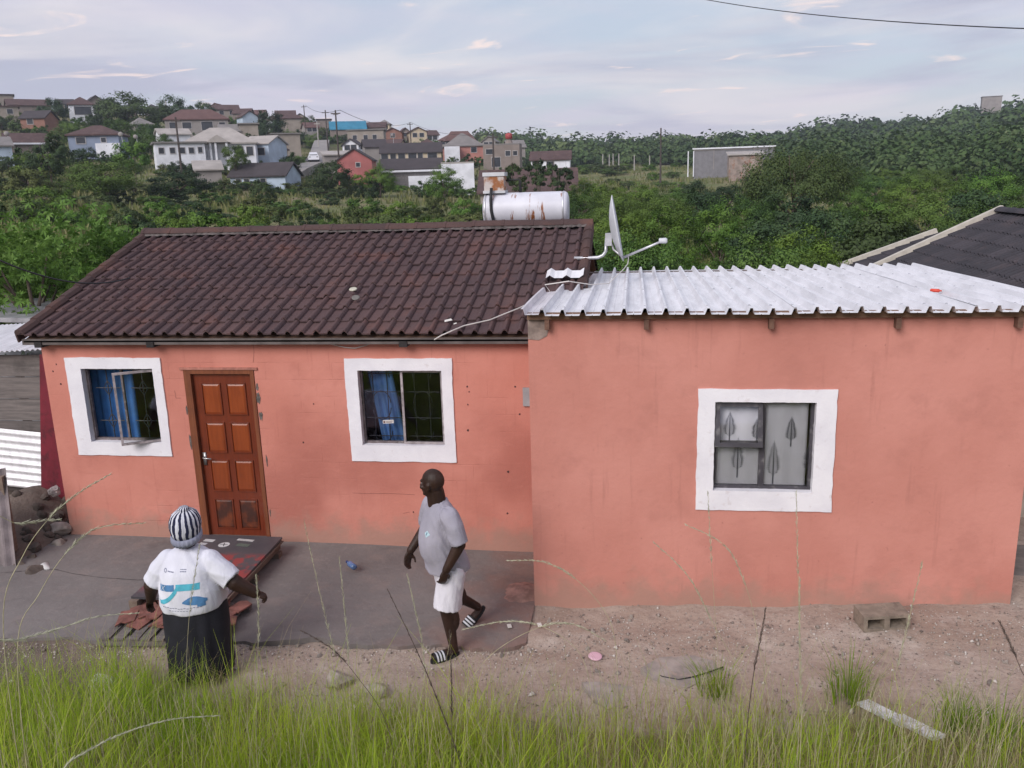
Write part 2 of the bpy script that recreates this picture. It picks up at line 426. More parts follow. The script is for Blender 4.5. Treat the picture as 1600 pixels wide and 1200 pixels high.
M_LEAF_N = mat_leaf('near_leaf', (.055, .125, .018), (.115, .225, .038), (.22, .35, .085), .3, .3, .1)
M_LEAF_D = mat_leaf('dark_leaf', (.022, .050, .020), (.044, .086, .032), (.085, .14, .046))
M_LEAF_O = mat_leaf('olive_leaf', (.036, .064, .018), (.078, .122, .034), (.145, .19, .060))
M_LEAF_F = mat_leaf('hill_leaf', (.034, .066, .024), (.072, .122, .042), (.15, .19, .080), .2, .15, 0)
M_GRASS = mat_leaf('fresh_grass', (.12, .22, .012), (.26, .42, .022), (.48, .58, .07), .42, .2, 0)
M_DRY = mat_leaf('dry_grass', (.20, .17, .07), (.34, .28, .15), (.50, .43, .28), .3, .15, 0)
M_SCRUB = mat_leaf('slope_grass', (.085, .110, .036), (.155, .18, .062), (.27, .25, .12), .3, .15, 0)
M_BARK = plain('bark', (.13, .10, .08), .9, .3, 5, .5, 25)
M_STALK_D = plain('dark_stalk', (.085, .062, .05), .8, .3, 20, .2)
M_STALK_L = plain('straw_stalk', (.36, .33, .20), .8, .25, 20, .2)
M_PLUME = plain('pale_plume', (.42, .42, .30), .85, .2, 30, .3)
M_STONE = plain('field_stone', (.25, .215, .19), .9, .3, 6, .5, 30)
M_CLOD = plain('dark_clod', (.105, .082, .070), .95, .35, 6, .7, 25)
M_RUBBLE = plain('pale_rubble', (.34, .29, .26), .92, .3, 9, .6, 30)
M_BLOCK = plain('cement_block', (.24, .195, .155), .92, .2, 8, .6, 70, dirt=((.12, .09, .075), .5))
M_SKIN = plain('dark_skin', (.034, .017, .012), .5, .25, 8, .2, 60, spec=.28)
M_BLACK = plain('black_cloth', (.012, .012, .018), .85, .3, 6, .25, 50)
M_RUBBER = plain('black_rubber', (.016, .016, .018), .6, .2)
M_GREYP = plain('grey_plastic', (.30, .29, .30), .6, .15)
M_WIRE = plain('cable_black', (.022, .022, .025), .6, .1, 3, 0)
M_CABLE = plain('cable_white', (.55, .52, .50), .6, .15, 3, 0)
M_GALV = plain('galvanised_pipe', (.52, .52, .55), .4, .12, 8, .05, metal=.5)
M_DISH = plain('dish_enamel', (.56, .57, .60), .45, .1, 4, .05)
M_CONCP = plain('pale_concrete', (.38, .36, .34), .9, .15)
M_WOODP = plain('creosote_pole', (.075, .06, .055), .9, .2)
# ------------------------------------------------------------------ terrain
_TR = np.array([20, 30, 45, 65, 90, 120, 160, 200, 260, 350, 450], float)
_TU = np.array([-300, 0, 200, 400, 600, 740, 900, 1100, 1400, 1600, 1900], float)
_TV = [[446, 398, 365, 338, 304, 270, 232, 200, 166, 168, 172],
       [446, 398, 365, 338, 302, 268, 232, 203, 174, 176, 180],
       [446, 398, 362, 334, 302, 266, 236, 207, 176, 178, 182],
       [446, 398, 360, 331, 300, 261, 248, 224, 196, 200, 204],
       [456, 405, 362, 332, 306, 287, 264, 237, 214, 216, 220],
       [462, 412, 370, 342, 318, 300, 280, 262, 244, 225, 224],
       [480, 430, 380, 345, 323, 302, 274, 262, 254, 242, 234],
       [515, 455, 402, 356, 326, 299, 268, 258, 250, 238, 229],
       [515, 460, 405, 358, 322, 291, 268, 252, 238, 216, 204],
       [515, 460, 405, 356, 316, 287, 264, 243, 221, 193, 181],
       [515, 460, 405, 356, 316, 284, 258, 234, 207, 178, 162]]
_TZ = np.array([[at_r(u, v, r)[2] for r, v in zip(_TR, row)] for u, row in zip(_TU, _TV)])
def _vnoise(x, y, s):
    """cheap smooth value noise"""
    x = x/s; y = y/s; xi = np.floor(x); yi = np.floor(y); fx = x-xi; fy = y-yi
    fx = fx*fx*(3-2*fx); fy = fy*fy*(3-2*fy)
    h = lambda a, b: np.modf(np.abs(np.sin(a*127.1+b*311.7)*43758.5453))[0]
    return (h(xi, yi)*(1-fx)+h(xi+1, yi)*fx)*(1-fy)+(h(xi, yi+1)*(1-fx)+h(xi+1, yi+1)*fx)*fy-.5
def sstep(a, b, x):
    t = np.clip((x-a)/(b-a), 0, 1); return t*t*(3-2*t)
def yard_z(x, y):
    z = np.interp(x, [-8, -1, 0, 6, 8.2, 10.5, 14], [.25, .04, -.045, -.085, .02, .15, .35])
    z = z-.012*np.clip(-y-1.2, 0, 2)*(1-sstep(6, 9, x))
    # heap of soil beside the left corner
    z = z+.42*np.exp(-(((x+.75)/.55)**2+((y-.35)/.8)**2))
    toe = np.interp(x, [0, 4, 8, 11], [-3.15, -3.05, -2.95, -3.0])
    b = np.clip(toe-y, 0, None)
    bank = .44*(np.sqrt(b*b+.16)-.4)
    bank = np.minimum(bank, 2.55+.02*b)
    z = z+bank
    amp = 1-sstep(-.3, .3, y)*.8
    z = z-.07*sstep(-.2, .05, x)*(1-sstep(5.8, 6.0, x))*sstep(-2.15, -1.8, y)
    z = z+amp*(.05*_vnoise(x, y, .55)+.03*_vnoise(x+9, y, .2)+.016*_vnoise(x, y+5, .09))
    return z
def far_z(x, y):
    dx, dy = x-CAM[0], y-CAM[1]; r = np.hypot(dx, dy)
    az = np.arctan2(dx, dy)+YAW
    az = (az+np.pi) % (2*np.pi)-np.pi
    u = 800+FPX*np.tan(np.clip(az, -1.1, 1.1)); u = np.clip(u, _TU[0], _TU[-1])
    lr = np.log(np.clip(r, _TR[0], _TR[-1])); LT = np.log(_TR)
    iu = np.clip(np.searchsorted(_TU, u)-1, 0, len(_TU)-2); ir = np.clip(np.searchsorted(LT, lr)-1, 0, len(_TR)-2)
    fu = (u-_TU[iu])/(_TU[iu+1]-_TU[iu]); fu = fu*fu*(3-2*fu)
    fr = (lr-LT[ir])/(LT[ir+1]-LT[ir])
    z = (_TZ[iu, ir]*(1-fr)+_TZ[iu, ir+1]*fr)*(1-fu)+(_TZ[iu+1, ir]*(1-fr)+_TZ[iu+1, ir+1]*fr)*fu
    return z+sstep(30, 60, r)*(.9*_vnoise(x, y, 14)+.5*_vnoise(x, y, 5))
def H(x, y):
    x = np.asarray(x, float); y = np.asarray(y, float)
    r = np.hypot(x-CAM[0], y-CAM[1])
    w = sstep(15.5, 24, r)*sstep(-6, 2, y)
    return yard_z(x, y)*(1-w)+far_z(x, y)*w
def Hs(x, y): return float(H(np.array([x]), np.array([y]))[0])
def on_ground(u, v, r0=3.0, r1=500.0):
    """first point where the view ray meets the terrain"""
    rs = np.geomspace(r0, r1, 900); d = ray(u, v); d = d/math.hypot(d[0], d[1])
    P = CAM+rs[:, None]*d; h = H(P[:, 0], P[:, 1]); k = np.argmax(P[:, 2] <= h)
    if P[k, 2] > h[k]: k = len(rs)-1
    return P[k]

def build_ground():
    az = np.concatenate([np.linspace(-180, -46, 34)[:-1], np.linspace(-46, 46, 231), np.linspace(46, 180, 34)[1:-1]])
    rs = np.concatenate([np.linspace(.2, 3.4, 9)[:-1], np.linspace(3.4, 9.4, 110), np.linspace(9.45, 18, 60), np.geomspace(18.3, 460, 95), [500, 540]])
    A, Rr = np.meshgrid(np.radians(az)-YAW, rs)
    X = CAM[0]+Rr*np.sin(A); Yy = CAM[1]+Rr*np.cos(A); Zz = H(X, Yy)
    V = np.stack([X, Yy, Zz], -1).reshape(-1, 3); n = len(az); k = len(rs)
    i, j = np.meshgrid(np.arange(k-1), np.arange(n), indexing='ij'); j2 = (j+1) % n
    F = np.stack([i*n+j, i*n+j2, (i+1)*n+j2, (i+1)*n+j], -1).reshape(-1, 4)
    c = len(V); V = np.vstack([V, [[CAM[0], CAM[1], Hs(CAM[0], CAM[1])]]])
    me = np_mesh('ground', V, F[:, ::-1])
    me.polygons.foreach_set('use_smooth', [True]*len(me.polygons))
    tag(link('ground', me, M_GROUND), kind='structure')
build_ground()

def apron():
    """concrete apron in front of the main house: a slab with a broken front edge"""
    xs = np.linspace(-2.6, 6.02, 88); mb = MB(); top = []; edge = []
    for x in xs:
        fy = np.interp(x, [-2.6, .6, 1.6, 3.3, 4.7, 5.6, 6.02], [-2.0, -2.35, -2.38, -2.2, -2.12, -2.08, -1.95])
        fy += .07*(rnd.random()-.5)+.05*math.sin(x*5.1)
        edge.append(fy)
    rows = 14; V = []; 
    for i, x in enumerate(xs):
        for j in range(rows+1):
            t = j/rows; y = -.002+(edge[i]+.002)*t
            z = np.interp(x, [-2.6, 0, 3, 6.02], [.03, -.015, -.02, -.055])-.02*t+.006*math.sin(x*2.1+y*3)
            V.append((x, y, z))
    F = [(i*(rows+1)+j, i*(rows+1)+j+1, (i+1)*(rows+1)+j+1, (i+1)*(rows+1)+j) for i in range(len(xs)-1) for j in range(rows)]
    k = len(V); B = [(x, y, z-.16) for x, y, z in V]
    Fb = []
    for i in range(len(xs)-1):
        a, b = i*(rows+1)+rows, (i+1)*(rows+1)+rows
        Fb.append((b, a, a+k, b+k))
    mb.add(V+B, F+Fb)
    o = mb.build('concrete_apron', M_CONC); tag(o, kind='structure')
    # a long crack, filled dark
    pts = [(0, 893), (40, 889), (85, 886), (115, 893), (160, 899), (215, 903), (240, 902)]
    cr = MB(); P = [at_z(u, v, 0) for u, v in pts]
    for a, b in zip(P[:-1], P[1:]):
        n = 5
        for s in range(n):
            q0 = a+(b-a)*s/n; q1 = a+(b-a)*(s+1)/n; w = .002+.004*rnd.random()
            zz = lambda q: float(np.interp(q[0], [-2.6, 0, 3, 6.02], [.03, -.015, -.02, -.055])-.02*abs(q[1]/2.2)+.006*math.sin(q[0]*2.1+q[1]*3))+.004
            cr.add([(q0[0], q0[1]-w, zz(q0)), (q1[0], q1[1]-w, zz(q1)), (q1[0], q1[1]+w, zz(q1)), (q0[0], q0[1]+w, zz(q0))], [(0, 1, 2, 3)])
    cr.build('crack', plain('crack_dark', (.045, .04, .04), .95, .2), o)
apron()
# ------------------------------------------------------------------ main house
def wall_holes(mb, x0, x1, z0, z1, y0, y1, holes):
    xs = sorted({x0, x1, *[h[0] for h in holes], *[h[1] for h in holes]}); zs = sorted({z0, z1, *[h[2] for h in holes], *[h[3] for h in holes]})
    inh = lambda x, z: any(h[0] < x < h[1] and h[2] < z < h[3] for h in holes)
    for a, b in zip(xs[:-1], xs[1:]):
        for c, d in zip(zs[:-1], zs[1:]):
            if inh((a+b)/2, (c+d)/2): continue
            mb.add([(a, y0, c), (b, y0, c), (b, y0, d), (a, y0, d)], [(0, 1, 2, 3)])
            mb.add([(a, y1, c), (b, y1, c), (b, y1, d), (a, y1, d)], [(3, 2, 1, 0)])
    for h in holes:
        a, b, c, d = h
        mb.add([(a, y0, c), (a, y1, c), (a, y1, d), (a, y0, d)], [(0, 1, 2, 3)])
        mb.add([(b, y0, c), (b, y1, c), (b, y1, d), (b, y0, d)], [(3, 2, 1, 0)])
        mb.add([(a, y0, d), (b, y0, d), (b, y1, d), (a, y1, d)], [(3, 2, 1, 0)])
        mb.add([(a, y0, c), (b, y0, c), (b, y1, c), (a, y1, c)], [(0, 1, 2, 3)])
    mb.add([(x0, y0, z0), (x0, y1, z0), (x0, y1, z1), (x0, y0, z1)], [(3, 2, 1, 0)])
    mb.add([(x1, y0, z0), (x1, y1, z0), (x1, y1, z1), (x1, y0, z1)], [(0, 1, 2, 3)])
    mb.add([(x0, y0, z1), (x1, y0, z1), (x1, y1, z1), (x0, y1, z1)], [(0, 1, 2, 3)])
    return mb

def surround(parent, x0, x1, z0, z1, ix0, ix1, iz0, iz1, y, th=.016, seed=0, depth=.07):
    """hand-painted raised plaster band round a window, wobbly outside edge, lining the reveal"""
    r = random.Random(seed); n = 22; mb = MB()
    out = []; inn = []
    def side(a, b, c, d):
        for i in range(n):
            t = i/n; out.append((a[0]+(b[0]-a[0])*t, a[1]+(b[1]-a[1])*t)); inn.append((c[0]+(d[0]-c[0])*t, c[1]+(d[1]-c[1])*t))
    side((x0, z0), (x1, z0), (ix0, iz0), (ix1, iz0)); side((x1, z0), (x1, z1), (ix1, iz0), (ix1, iz1))
    side((x1, z1), (x0, z1), (ix1, iz1), (ix0, iz1)); side((x0, z1), (x0, z0), (ix0, iz1), (ix0, iz0))
    w = .0; O = []
    for i, (a, b) in enumerate(out):
        w = .65*w+.0042*(r.random()-.5)*2
        O.append((a+w+(.003*(r.random()-.5)), b+w*.8+(.004*(r.random()-.5))))
    k = len(O)
    I = [(a+.004*(r.random()-.5), b+.004*(r.random()-.5)) for a, b in inn]
    V = [(a, y+.004, b) for a, b in O]+[(a, y-th, b) for a, b in O]+[(a, y-th-.002, b) for a, b in I]+[(a, y+depth, b) for a, b in I]
    F = []
    for i in range(k):
        j = (i+1) % k
        for q in range(3): F.append((q*k+i, q*k+j, (q+1)*k+j, (q+1)*k+i))
    mb.add(V, F); return mb.build('surround', M_WHITE, parent)

def frame_ring(mb, x0, x1, z0, z1, y0, y1, t):
    mb.box((x0, y0, z0), (x0+t, y1, z1)); mb.box((x1-t, y0, z0), (x1, y1, z1))
    mb.box((x0+t, y0, z0), (x1-t, y1, z0+t)); mb.box((x0+t, y0, z1-t), (x1-t, y1, z1))
    return mb
def pane(parent, x0, x1, z0, z1, y, name='pane'):
    return MB().box((x0, y-.002, z0), (x1, y+.002, z1)).build(name, M_GLASS, parent)
def curtain(name, x0, x1, z0, z1, y, mat, folds, amp, label, lean=0.0, cat='curtain', gather=0.0):
    nx, nz = folds*8, 10; V = []; F = []
    for s in (0, 1):
        for j in range(nz+1):
            t = j/nz; z = z1+(z0-z1)*t
            for i in range(nx+1):
                q = i/nx; w = 1-gather*math.sin(t*math.pi)
                x = x0+(x1-x0)*(.5+(q-.5)*w)+lean*t
                V.append((x, y+amp*math.sin(q*folds*2*math.pi+.5*math.sin(t*3))*(.6+.4*t)+s*.004, z))
    n = nx+1; k = n*(nz+1)
    for j in range(nz):
        for i in range(nx):
            a = j*n+i; F += [(a, a+1, a+n+1, a+n), (a+k, a+k+n, a+k+n+1, a+k+1)]
    for j in range(nz):
        a = j*n; F.append((a, a+n, a+n+k, a+k)); a = j*n+nx; F.append((a, a+k, a+k+n, a+n))
    mb = MB().add(V, F); o = mb.build(name, mat, None, True); return tag(o, label, cat)

house = empty('house', (0, 0, 0), 0, 'coral plastered house with brown tiled roof, wooden door and two white-banded windows', 'house')
W1 = (.47, 1.41, 1.205, 2.14); W2 = (3.89, 4.89, 1.215, 2.125); DR = (1.776, 2.655, -.01, 2.12)
wl = wall_holes(MB(), 0, 6.25, -.35, 2.53, 0, .15, [W1, W2, DR]).build('front_wall', M_WALL, house)
YR, HR, OE, EZ = 2.80, 3.534, .156, 2.565
XL, XR = -.139, 6.415
ALF = math.atan2(HR-EZ, YR+OE); SL = math.hypot(HR-EZ, YR+OE)
def gable(x0, x1):
    top = lambda y: EZ+(min(y, 2*YR-y)+OE)*math.tan(ALF)-.075
    return MB().prism([(.15, -.35), (5.6, -.35), (5.6, top(5.6)), (YR, top(YR)), (.15, top(.15))], 'x', x0, x1)
gable(0, .15).build('gable_wall', M_WALL, house)
gable(6.1, 6.25).build('gable_wall', M_WALL, house)
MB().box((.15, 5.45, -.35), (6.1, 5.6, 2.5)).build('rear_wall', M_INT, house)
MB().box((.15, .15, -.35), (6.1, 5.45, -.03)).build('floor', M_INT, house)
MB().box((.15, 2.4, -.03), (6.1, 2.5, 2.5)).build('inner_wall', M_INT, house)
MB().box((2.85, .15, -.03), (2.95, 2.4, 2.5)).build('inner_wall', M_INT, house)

# roof: added light-blocking deck with a tile for every tile one can see
def roof_frame(x0, y0, z0, alf, sx=1):
    """matrix: local x along the eave, y up the slope, z normal"""
    return Matrix(((1, 0, 0, x0), (0, math.cos(alf), -math.sin(alf), y0), (0, math.sin(alf), math.cos(alf), z0), (0, 0, 0, 1)))
RF = roof_frame(XL, -OE, EZ, ALF)
deck = MB()
pr = []
for (y, z) in ((-OE+.02, EZ-.075), (YR, HR-.085), (2*YR+OE-.02, EZ-.075)): pr.append((y, z))
deck.prism([pr[0], pr[1], pr[2], (pr[2][0], pr[2][1]-.02), (YR, pr[1][1]-.02), (pr[0][0], pr[0][1]-.02)], 'x', XL+.03, XR-.03)
roof = deck.build('roof', M_BEAM, house)
TW, TG = (XR-XL)/20, SL/10
def tile_mesh(name, tw, tl, seed):
    r = random.Random(seed); xs = []; p = tw/2
    prof = []
    for k in range(2):
        c = .036+k*p
        for dx, h in ((-.036, 0), (-.028, .020), (-.013, .038), (.0, .043), (.013, .038), (.028, .020), (.036, 0), (.036+(p-.072)*.5, -.003)):
            prof.append((c+dx, h))
    prof.append((tw+.006, 0))
    V = []; n = len(prof)
    for y, lift in ((0, .030), (tl*.5, .016), (tl, .002)):
        for x, h in prof: V.append((x, y+(r.random()-.5)*.006*(y == 0), h+lift))
    for x, h in prof: V.append((x, .0, h+.030-.017))
    F = [(j*n+i, j*n+i+1, (j+1)*n+i+1, (j+1)*n+i) for j in range(2) for i in range(n-1)]
    F += [(3*n+i, 3*n+i+1, i+1, i) for i in range(n-1)]
    me = MB().add(V, F).mesh(name); 
    return me
TILES = [tile_mesh('roof_tile', TW, TG+.05, s) for s in range(4)]
for t_ in TILES: t_.materials.append(M_TILE)
rt = random.Random(3)
for j in range(10):
    for i in range(20):
        xc = XL+(i+.5)*TW; yc = -OE+(j*TG+.1)*math.cos(ALF)
        if xc > 6.10 and yc < .72: continue           # under the sheets of the extension
        o = link('roof_tile', TILES[rt.randrange(4)], None, roof)
        lift = .004 if (i+j) % 2 else 0
        L = Matrix.Translation((i*TW+rt.uniform(-.003, .003), j*TG+rt.uniform(-.008, .008), -.030+lift+rt.uniform(0, .004)))
        if rt.random() < .05: L = L@Matrix.Translation((0, rt.uniform(-.035, 0), .004))@Matrix.Rotation(rt.uniform(-.035, .035), 4, 'Z')
        L = L@Matrix.Rotation(rt.uniform(-.010, .010), 4, 'Z')@Matrix.Rotation(rt.uniform(-.006, .006), 4, 'Y')
        o.matrix_local = RF@L
# rear slope, seen only as an edge
rb = MB(); BF = Matrix(((-1, 0, 0, XR), (0, -math.cos(ALF), math.sin(ALF), 2*YR+OE), (0, math.sin(ALF), math.cos(ALF), EZ), (0, 0, 0, 1)))
tv = [v.co.copy() for v in TILES[0].vertices]; tf = [tuple(p.vertices) for p in TILES[0].polygons]
for j in range(10):
    for i in range(20):
        rb.add([BF@(v+Vector((i*TW, j*TG, -.03+.003*(i % 2)))) for v in tv], tf)
tag(rb.build('rear_tiles', M_TILE, roof), kind='stuff')
# ridge tiles on a mortar bed
bed = MB(); V = []
for k in range(161):
    x = XL+.02+(XR-XL-.04)*k/160
    w = .135+.018*abs(math.sin(k*1.25))+.012*rt.random()
    for s in (-1, 1):
        V.append((x, YR+s*w, HR-w*math.tan(ALF)+.028+.01*rt.random()))
        V.append((x, YR+s*w*.5, HR+.055))
F = []
for k in range(160):
    a, b = 4*k, 4*k+4
    F += [(a, b, b+1, a+1), (a+1, b+1, b+3, a+3), (a+3, b+3, b+2, a+2)]
bed.add(V, F).build('mortar_bed', plain('ridge_mortar', (.10, .085, .082), .95, .4, 14, .6, 40), roof)
def ridge_mesh(L):
    mb = MB(); rings = []
    for x, g in ((0, 1.07), (.04, 1.06), (.05, 1.0), (L, .97)):
        ring = []
        for q in range(11):
            w = math.pi*(.10+.80*q/10); ring.append((x, -math.cos(w)*.142*g, math.sin(w)*.105*g-.012))
        for q in range(10, -1, -1):
            w = math.pi*(.10+.80*q/10); ring.append((x, -math.cos(w)*.125*g, math.sin(w)*.088*g-.012))
        rings.append(ring)
    return mb.loft(rings).mesh('ridge_tile', False)
NR = 16; RLEN = (XR-XL+.02)/NR; rmesh = ridge_mesh(RLEN+.03); rmesh.materials.append(M_RIDGE)
for k in range(NR):
    link('ridge_tile', rmesh, None, roof, (XL-.01+k*RLEN, YR+rt.uniform(-.008, .008), HR-.005+rt.uniform(-.006, .006)), (rt.uniform(-.03, .03), rt.uniform(-.006, .006), rt.uniform(-.012, .012)))
# verge tiles down both gable edges
vm = MB().prism([(-.05, -.10), (-.05, .03), (-.035, .055), (.0, .066), (.045, .055), (.075, .02), (.075, .0), (-.03, .0), (-.03, -.10)], 'y', 0, TG+.035).mesh('verge_tile')
vm.materials.append(M_RIDGE)
for j in range(10):
    for xx, fl in ((XL, 1), (XR, -1)):
        if fl < 0 and j < 4: continue
        o = link('verge_tile', vm, None, roof)
        o.matrix_local = RF@Matrix.Translation((xx-XL, j*TG, rt.uniform(0, .006)))@Matrix.Diagonal((fl, 1, 1, 1))@Matrix.Rotation(-.05, 4, 'X')
MB().box((XL+.01, -OE+.02, EZ-.125), (6.0, -OE+.042, EZ-.055)).build('fascia', plain('fascia_board', (.12, .10, .095), .85, .25, 5, .2), roof)
MB().box((XL+.01, -OE+.044, EZ-.090), (6.0, -.003, EZ-.080)).build('soffit', plain('soffit_board', (.20, .16, .15), .9, .2), roof)
for u in (66, 240, 633):
    x = at_y(u, 528, -.06)[0]
    MB().box((x-.05, -OE+.005, EZ-.155), (x+.04, -.002, EZ-.091)).build('rafter_end', plain('rafter_dark', (.03, .026, .026), .9), roof)

# --- left window: right casement swung out, iron bars, blue curtain inside
w1 = empty('window', (0, 0, 0)); w1.parent = house
surround(w1, .287, 1.512, 1.048, 2.262, W1[0]+.012, W1[1]-.012, W1[2]+.012, W1[3]-.012, 0, seed=1)
fm = frame_ring(MB(), W1[0]+.01, W1[1]-.01, W1[2]+.01, W1[3]-.01, .065, .10, .032)
fm.box((.925, .068, W1[2]+.04), (.95, .097, W1[3]-.04)); fm.build('frame', M_STEELF, w1)
def bars1():
    mb = MB()
    for x in (.71, 1.17):
        mb.tube([(x, .125, 1.23), (x, .125, 2.12)], .007, 6)
        for zc in (1.45, 1.86):
            mb.tube([(x-.16, .125, zc), (x+.16, .125, zc)], .006, 6)
            for s in (-1, 1):
                for q in (-1, 1):
                    mb.tube([(x, .125, zc+.09*q), (x+.035*s, .125, zc+.035*q), (x+.055*s, .125, zc)], .006, 5)
            for k in range(6): mb.ell((x, .125, zc-.13+.05*k), (.012, .012, .016), 6, 4)
    return mb
bars1().build('burglar_bars', M_BAR, w1)
sash = frame_ring(MB(), -.47, 0, 0, .885, -.014, .014, .026)
so = sash.build('open_casement', M_STEELL, w1, loc=(1.392, .055, 1.225), rot=(0, 0, math.radians(30)))
MB().box((-.446, -.002, .025), (-.024, .002, .86)).build('pane', M_GLASS, so)
MB().tube([(-.20, .02, .02), (-.10, .03, .018), (.0, .06, .02)], .006, 6).build('stay', M_GALV, so)
curtain('curtain', .36, .97, 1.02, 2.22, .25, M_CURT, 6, .022, 'dark blue curtain behind the bars of the window with the open casement')
# --- middle window: two lights, bars, tied light blue curtain
w2 = empty('window', (0, 0, 0)); w2.parent = house
surround(w2, 3.755, 5.003, 1.028, 2.252, W2[0]+.012, W2[1]-.012, W2[2]+.012, W2[3]-.012, 0, seed=2)
fm = frame_ring(MB(), W2[0]+.01, W2[1]-.01, W2[2]+.01, W2[3]-.01, .065, .10, .028)
fm.box((4.375, .066, W2[2]+.035), (4.40, .099, W2[3]-.035)); fm.build('frame', M_STEELF, w2)
frame_ring(MB(), 4.385, 4.875, 1.232, 2.108, .035, .064, .026).build('casement', M_STEELL, w2)
pane(w2, 3.925, 4.376, 1.252, 2.088, .082); pane(w2, 4.408, 4.852, 1.257, 2.083, .05)
def bars2():
    mb = MB()
    for x0 in (3.93, 4.42):
        for k in (.10, .27): mb.tube([(x0+k, .125, 1.24), (x0+k, .125, 2.10)], .006, 6)
        for z in (1.30, 1.52, 1.83, 2.05): mb.tube([(x0, .125, z), (x0+.43, .125, z)], .006, 6)
        for zc, s in ((1.66, 1), (1.68, -1), (1.98, -1), (1.38, 1)):
            arc = [(x0+.19+.11*math.cos(w), .125, zc+s*.14*math.sin(w)-.02*s) for w in np.linspace(math.pi, 2*math.pi, 9)]
            mb.tube(arc, .006, 5)
    return mb
bars2().build('burglar_bars', M_BAR, w2)
curtain('curtain', 3.93, 4.22, 1.04, 2.12, .24, M_CURT2, 4, .02, 'light blue curtain hanging aslant in the left light of the middle window', lean=.16)
st = MB().box((4.135, .074, 1.465), (4.265, .079, 1.505), Matrix.Rotation(-.06, 3, 'Y')).build('sticker', plain('sticker_paper', (.68, .66, .64), .6, .05), w2)
sp = MB(); sp.box((4.142, .0715, 1.472), (4.162, .0735, 1.497), Matrix.Rotation(-.06, 3, 'Y'), (4.2, .0725, 1.485))
for k, (a, b) in enumerate(((4.17, 4.258), (4.17, 4.245))): sp.box((a, .0715, 1.488-.013*k), (b, .0735, 1.493-.013*k), Matrix.Rotation(-.06, 3, 'Y'), (4.2, .0725, 1.485))
sp.build('print', plain('sticker_ink', (.16, .08, .08), .7), st)
wd = empty('wardrobe', (4.86, .75, -.03), 0, 'brown wooden wardrobe edge seen through the right pane of the middle window', 'wardrobe')
MB().box((-.12, 0, 0), (.55, .5, 2.0)).build('body', M_JAMB, wd); MB().box((-.115, -.02, .06), (.2, -.002, 1.94)).build('door', M_BEAM, wd)

# --- door
door = MB().box((1.868, .035, .03), (2.602, .072, 2.062)).build('door', M_DOOR, house)
jm = MB(); jm.box((1.782, -.012, -.02), (1.866, .10, 2.115)); jm.box((2.604, -.010, -.02), (2.650, .10, 2.115)); jm.box((1.866, -.011, 2.066), (2.604, .10, 2.115))
jm.build('door_frame', M_JAMB, house)
MB().box((1.74, -.02, 2.118), (2.70, .03, 2.145)).build('lintel_strip', plain('lintel_paint', (.40, .17, .13), .85, .3, 9, .4), house)
sil = MB().box((1.866, -.012, -.02), (2.604, .10, .028)).build('threshold', M_TIMBER, house)
rows = [(.115, .50), (.60, 1.00), (1.09, 1.47), (1.56, 1.95)]
for zi, (a, b) in enumerate(rows):
    for xa, xb in ((1.965, 2.205), (2.275, 2.515)):
        mb = MB(); f = .035
        V = [(xa, .036, a), (xb, .036, a), (xb, .036, b), (xa, .036, b),
             (xa, .029, a), (xb, .029, a), (xb, .029, b), (xa, .029, b),
             (xa+.012, .046, a+.012), (xb-.012, .046, a+.012), (xb-.012, .046, b-.012), (xa+.012, .046, b-.012),
             (xa+f, .032, a+f), (xb-f, .032, a+f), (xb-f, .032, b-f), (xa+f, .032, b-f)]
        F = [(0, 1, 5, 4), (1, 2, 6, 5), (2, 3, 7, 6), (3, 0, 4, 7)]
        # beading frame then raised field, seated on the leaf
        fr = MB()
        fr.box((xa, .022, a), (xb, .034, a+.012)); fr.box((xa, .022, b-.012), (xb, .034, b)); fr.box((xa, .022, a+.012), (xa+.012, .034, b-.012)); fr.box((xb-.012, .022, a+.012), (xb, .034, b-.012))
        pn = MB().add([(xa+.012, .0345, a+.012), (xb-.012, .0345, a+.012), (xb-.012, .0345, b-.012), (xa+.012, .0345, b-.012), (xa+f, .026, a+f), (xb-f, .026, a+f), (xb-f, .026, b-f), (xa+f, .026, b-f)],
                      [(0, 1, 5, 4), (1, 2, 6, 5), (2, 3, 7, 6), (3, 0, 4, 7), (4, 5, 6, 7)])
        q = pn.build('panel', M_DOORLOW if zi == 0 else M_DOORP, door); fr.build('beading', M_DOOR, door)
hd = MB(); hd.box((1.886, .024, .93), (1.926, .034, 1.09))
hd.tube([(1.906, .03, 1.035), (1.906, -.02, 1.035), (1.93, -.035, 1.035), (2.02, -.035, 1.03)], .009, 8)
hd.build('handle', plain('handle_steel', (.45, .44, .43), .35, .1, 5, 0, metal=.8), door, True)
# knocked-off plaster round the frame: shallow broken pockets
def chip(x, z, w, h, seed, mat, name='broken_plaster', y=-.004):
    r = random.Random(seed); n = 14; mb = MB(); V = [(x, y, z)]
    for k in range(n):
        a = 2*math.pi*k/n; q = .65+.5*r.random(); V.append((x+w*q*math.cos(a), y+.002*(r.random()-.5), z+h*q*math.sin(a)))
    mb.add(V, [(0, 1+(k+1) % n, 1+k) for k in range(n)]); V2 = [(a, .002, b) for a, _, b in V[1:]]
    mb.add(V[1:]+V2, [(k, (k+1) % n, n+(k+1) % n, n+k) for k in range(n)])
    return mb.build(name, mat, house)
M_CHIP = plain('broken_render', (.13, .11, .10), .95, .4, 20, .7, 40)
for i, (u, v, w, h) in enumerate([(404, 622, .025, .07), (408, 650, .026, .055), (402, 605, .015, .05), (298, 690, .014, .10), (312, 780, .014, .09), (417, 720, .010, .07), (292, 640, .012, .06), (422, 800, .008, .05)]):
    P = at_y(u, v, 0); chip(P[0], P[2], w, h, i, M_CHIP)
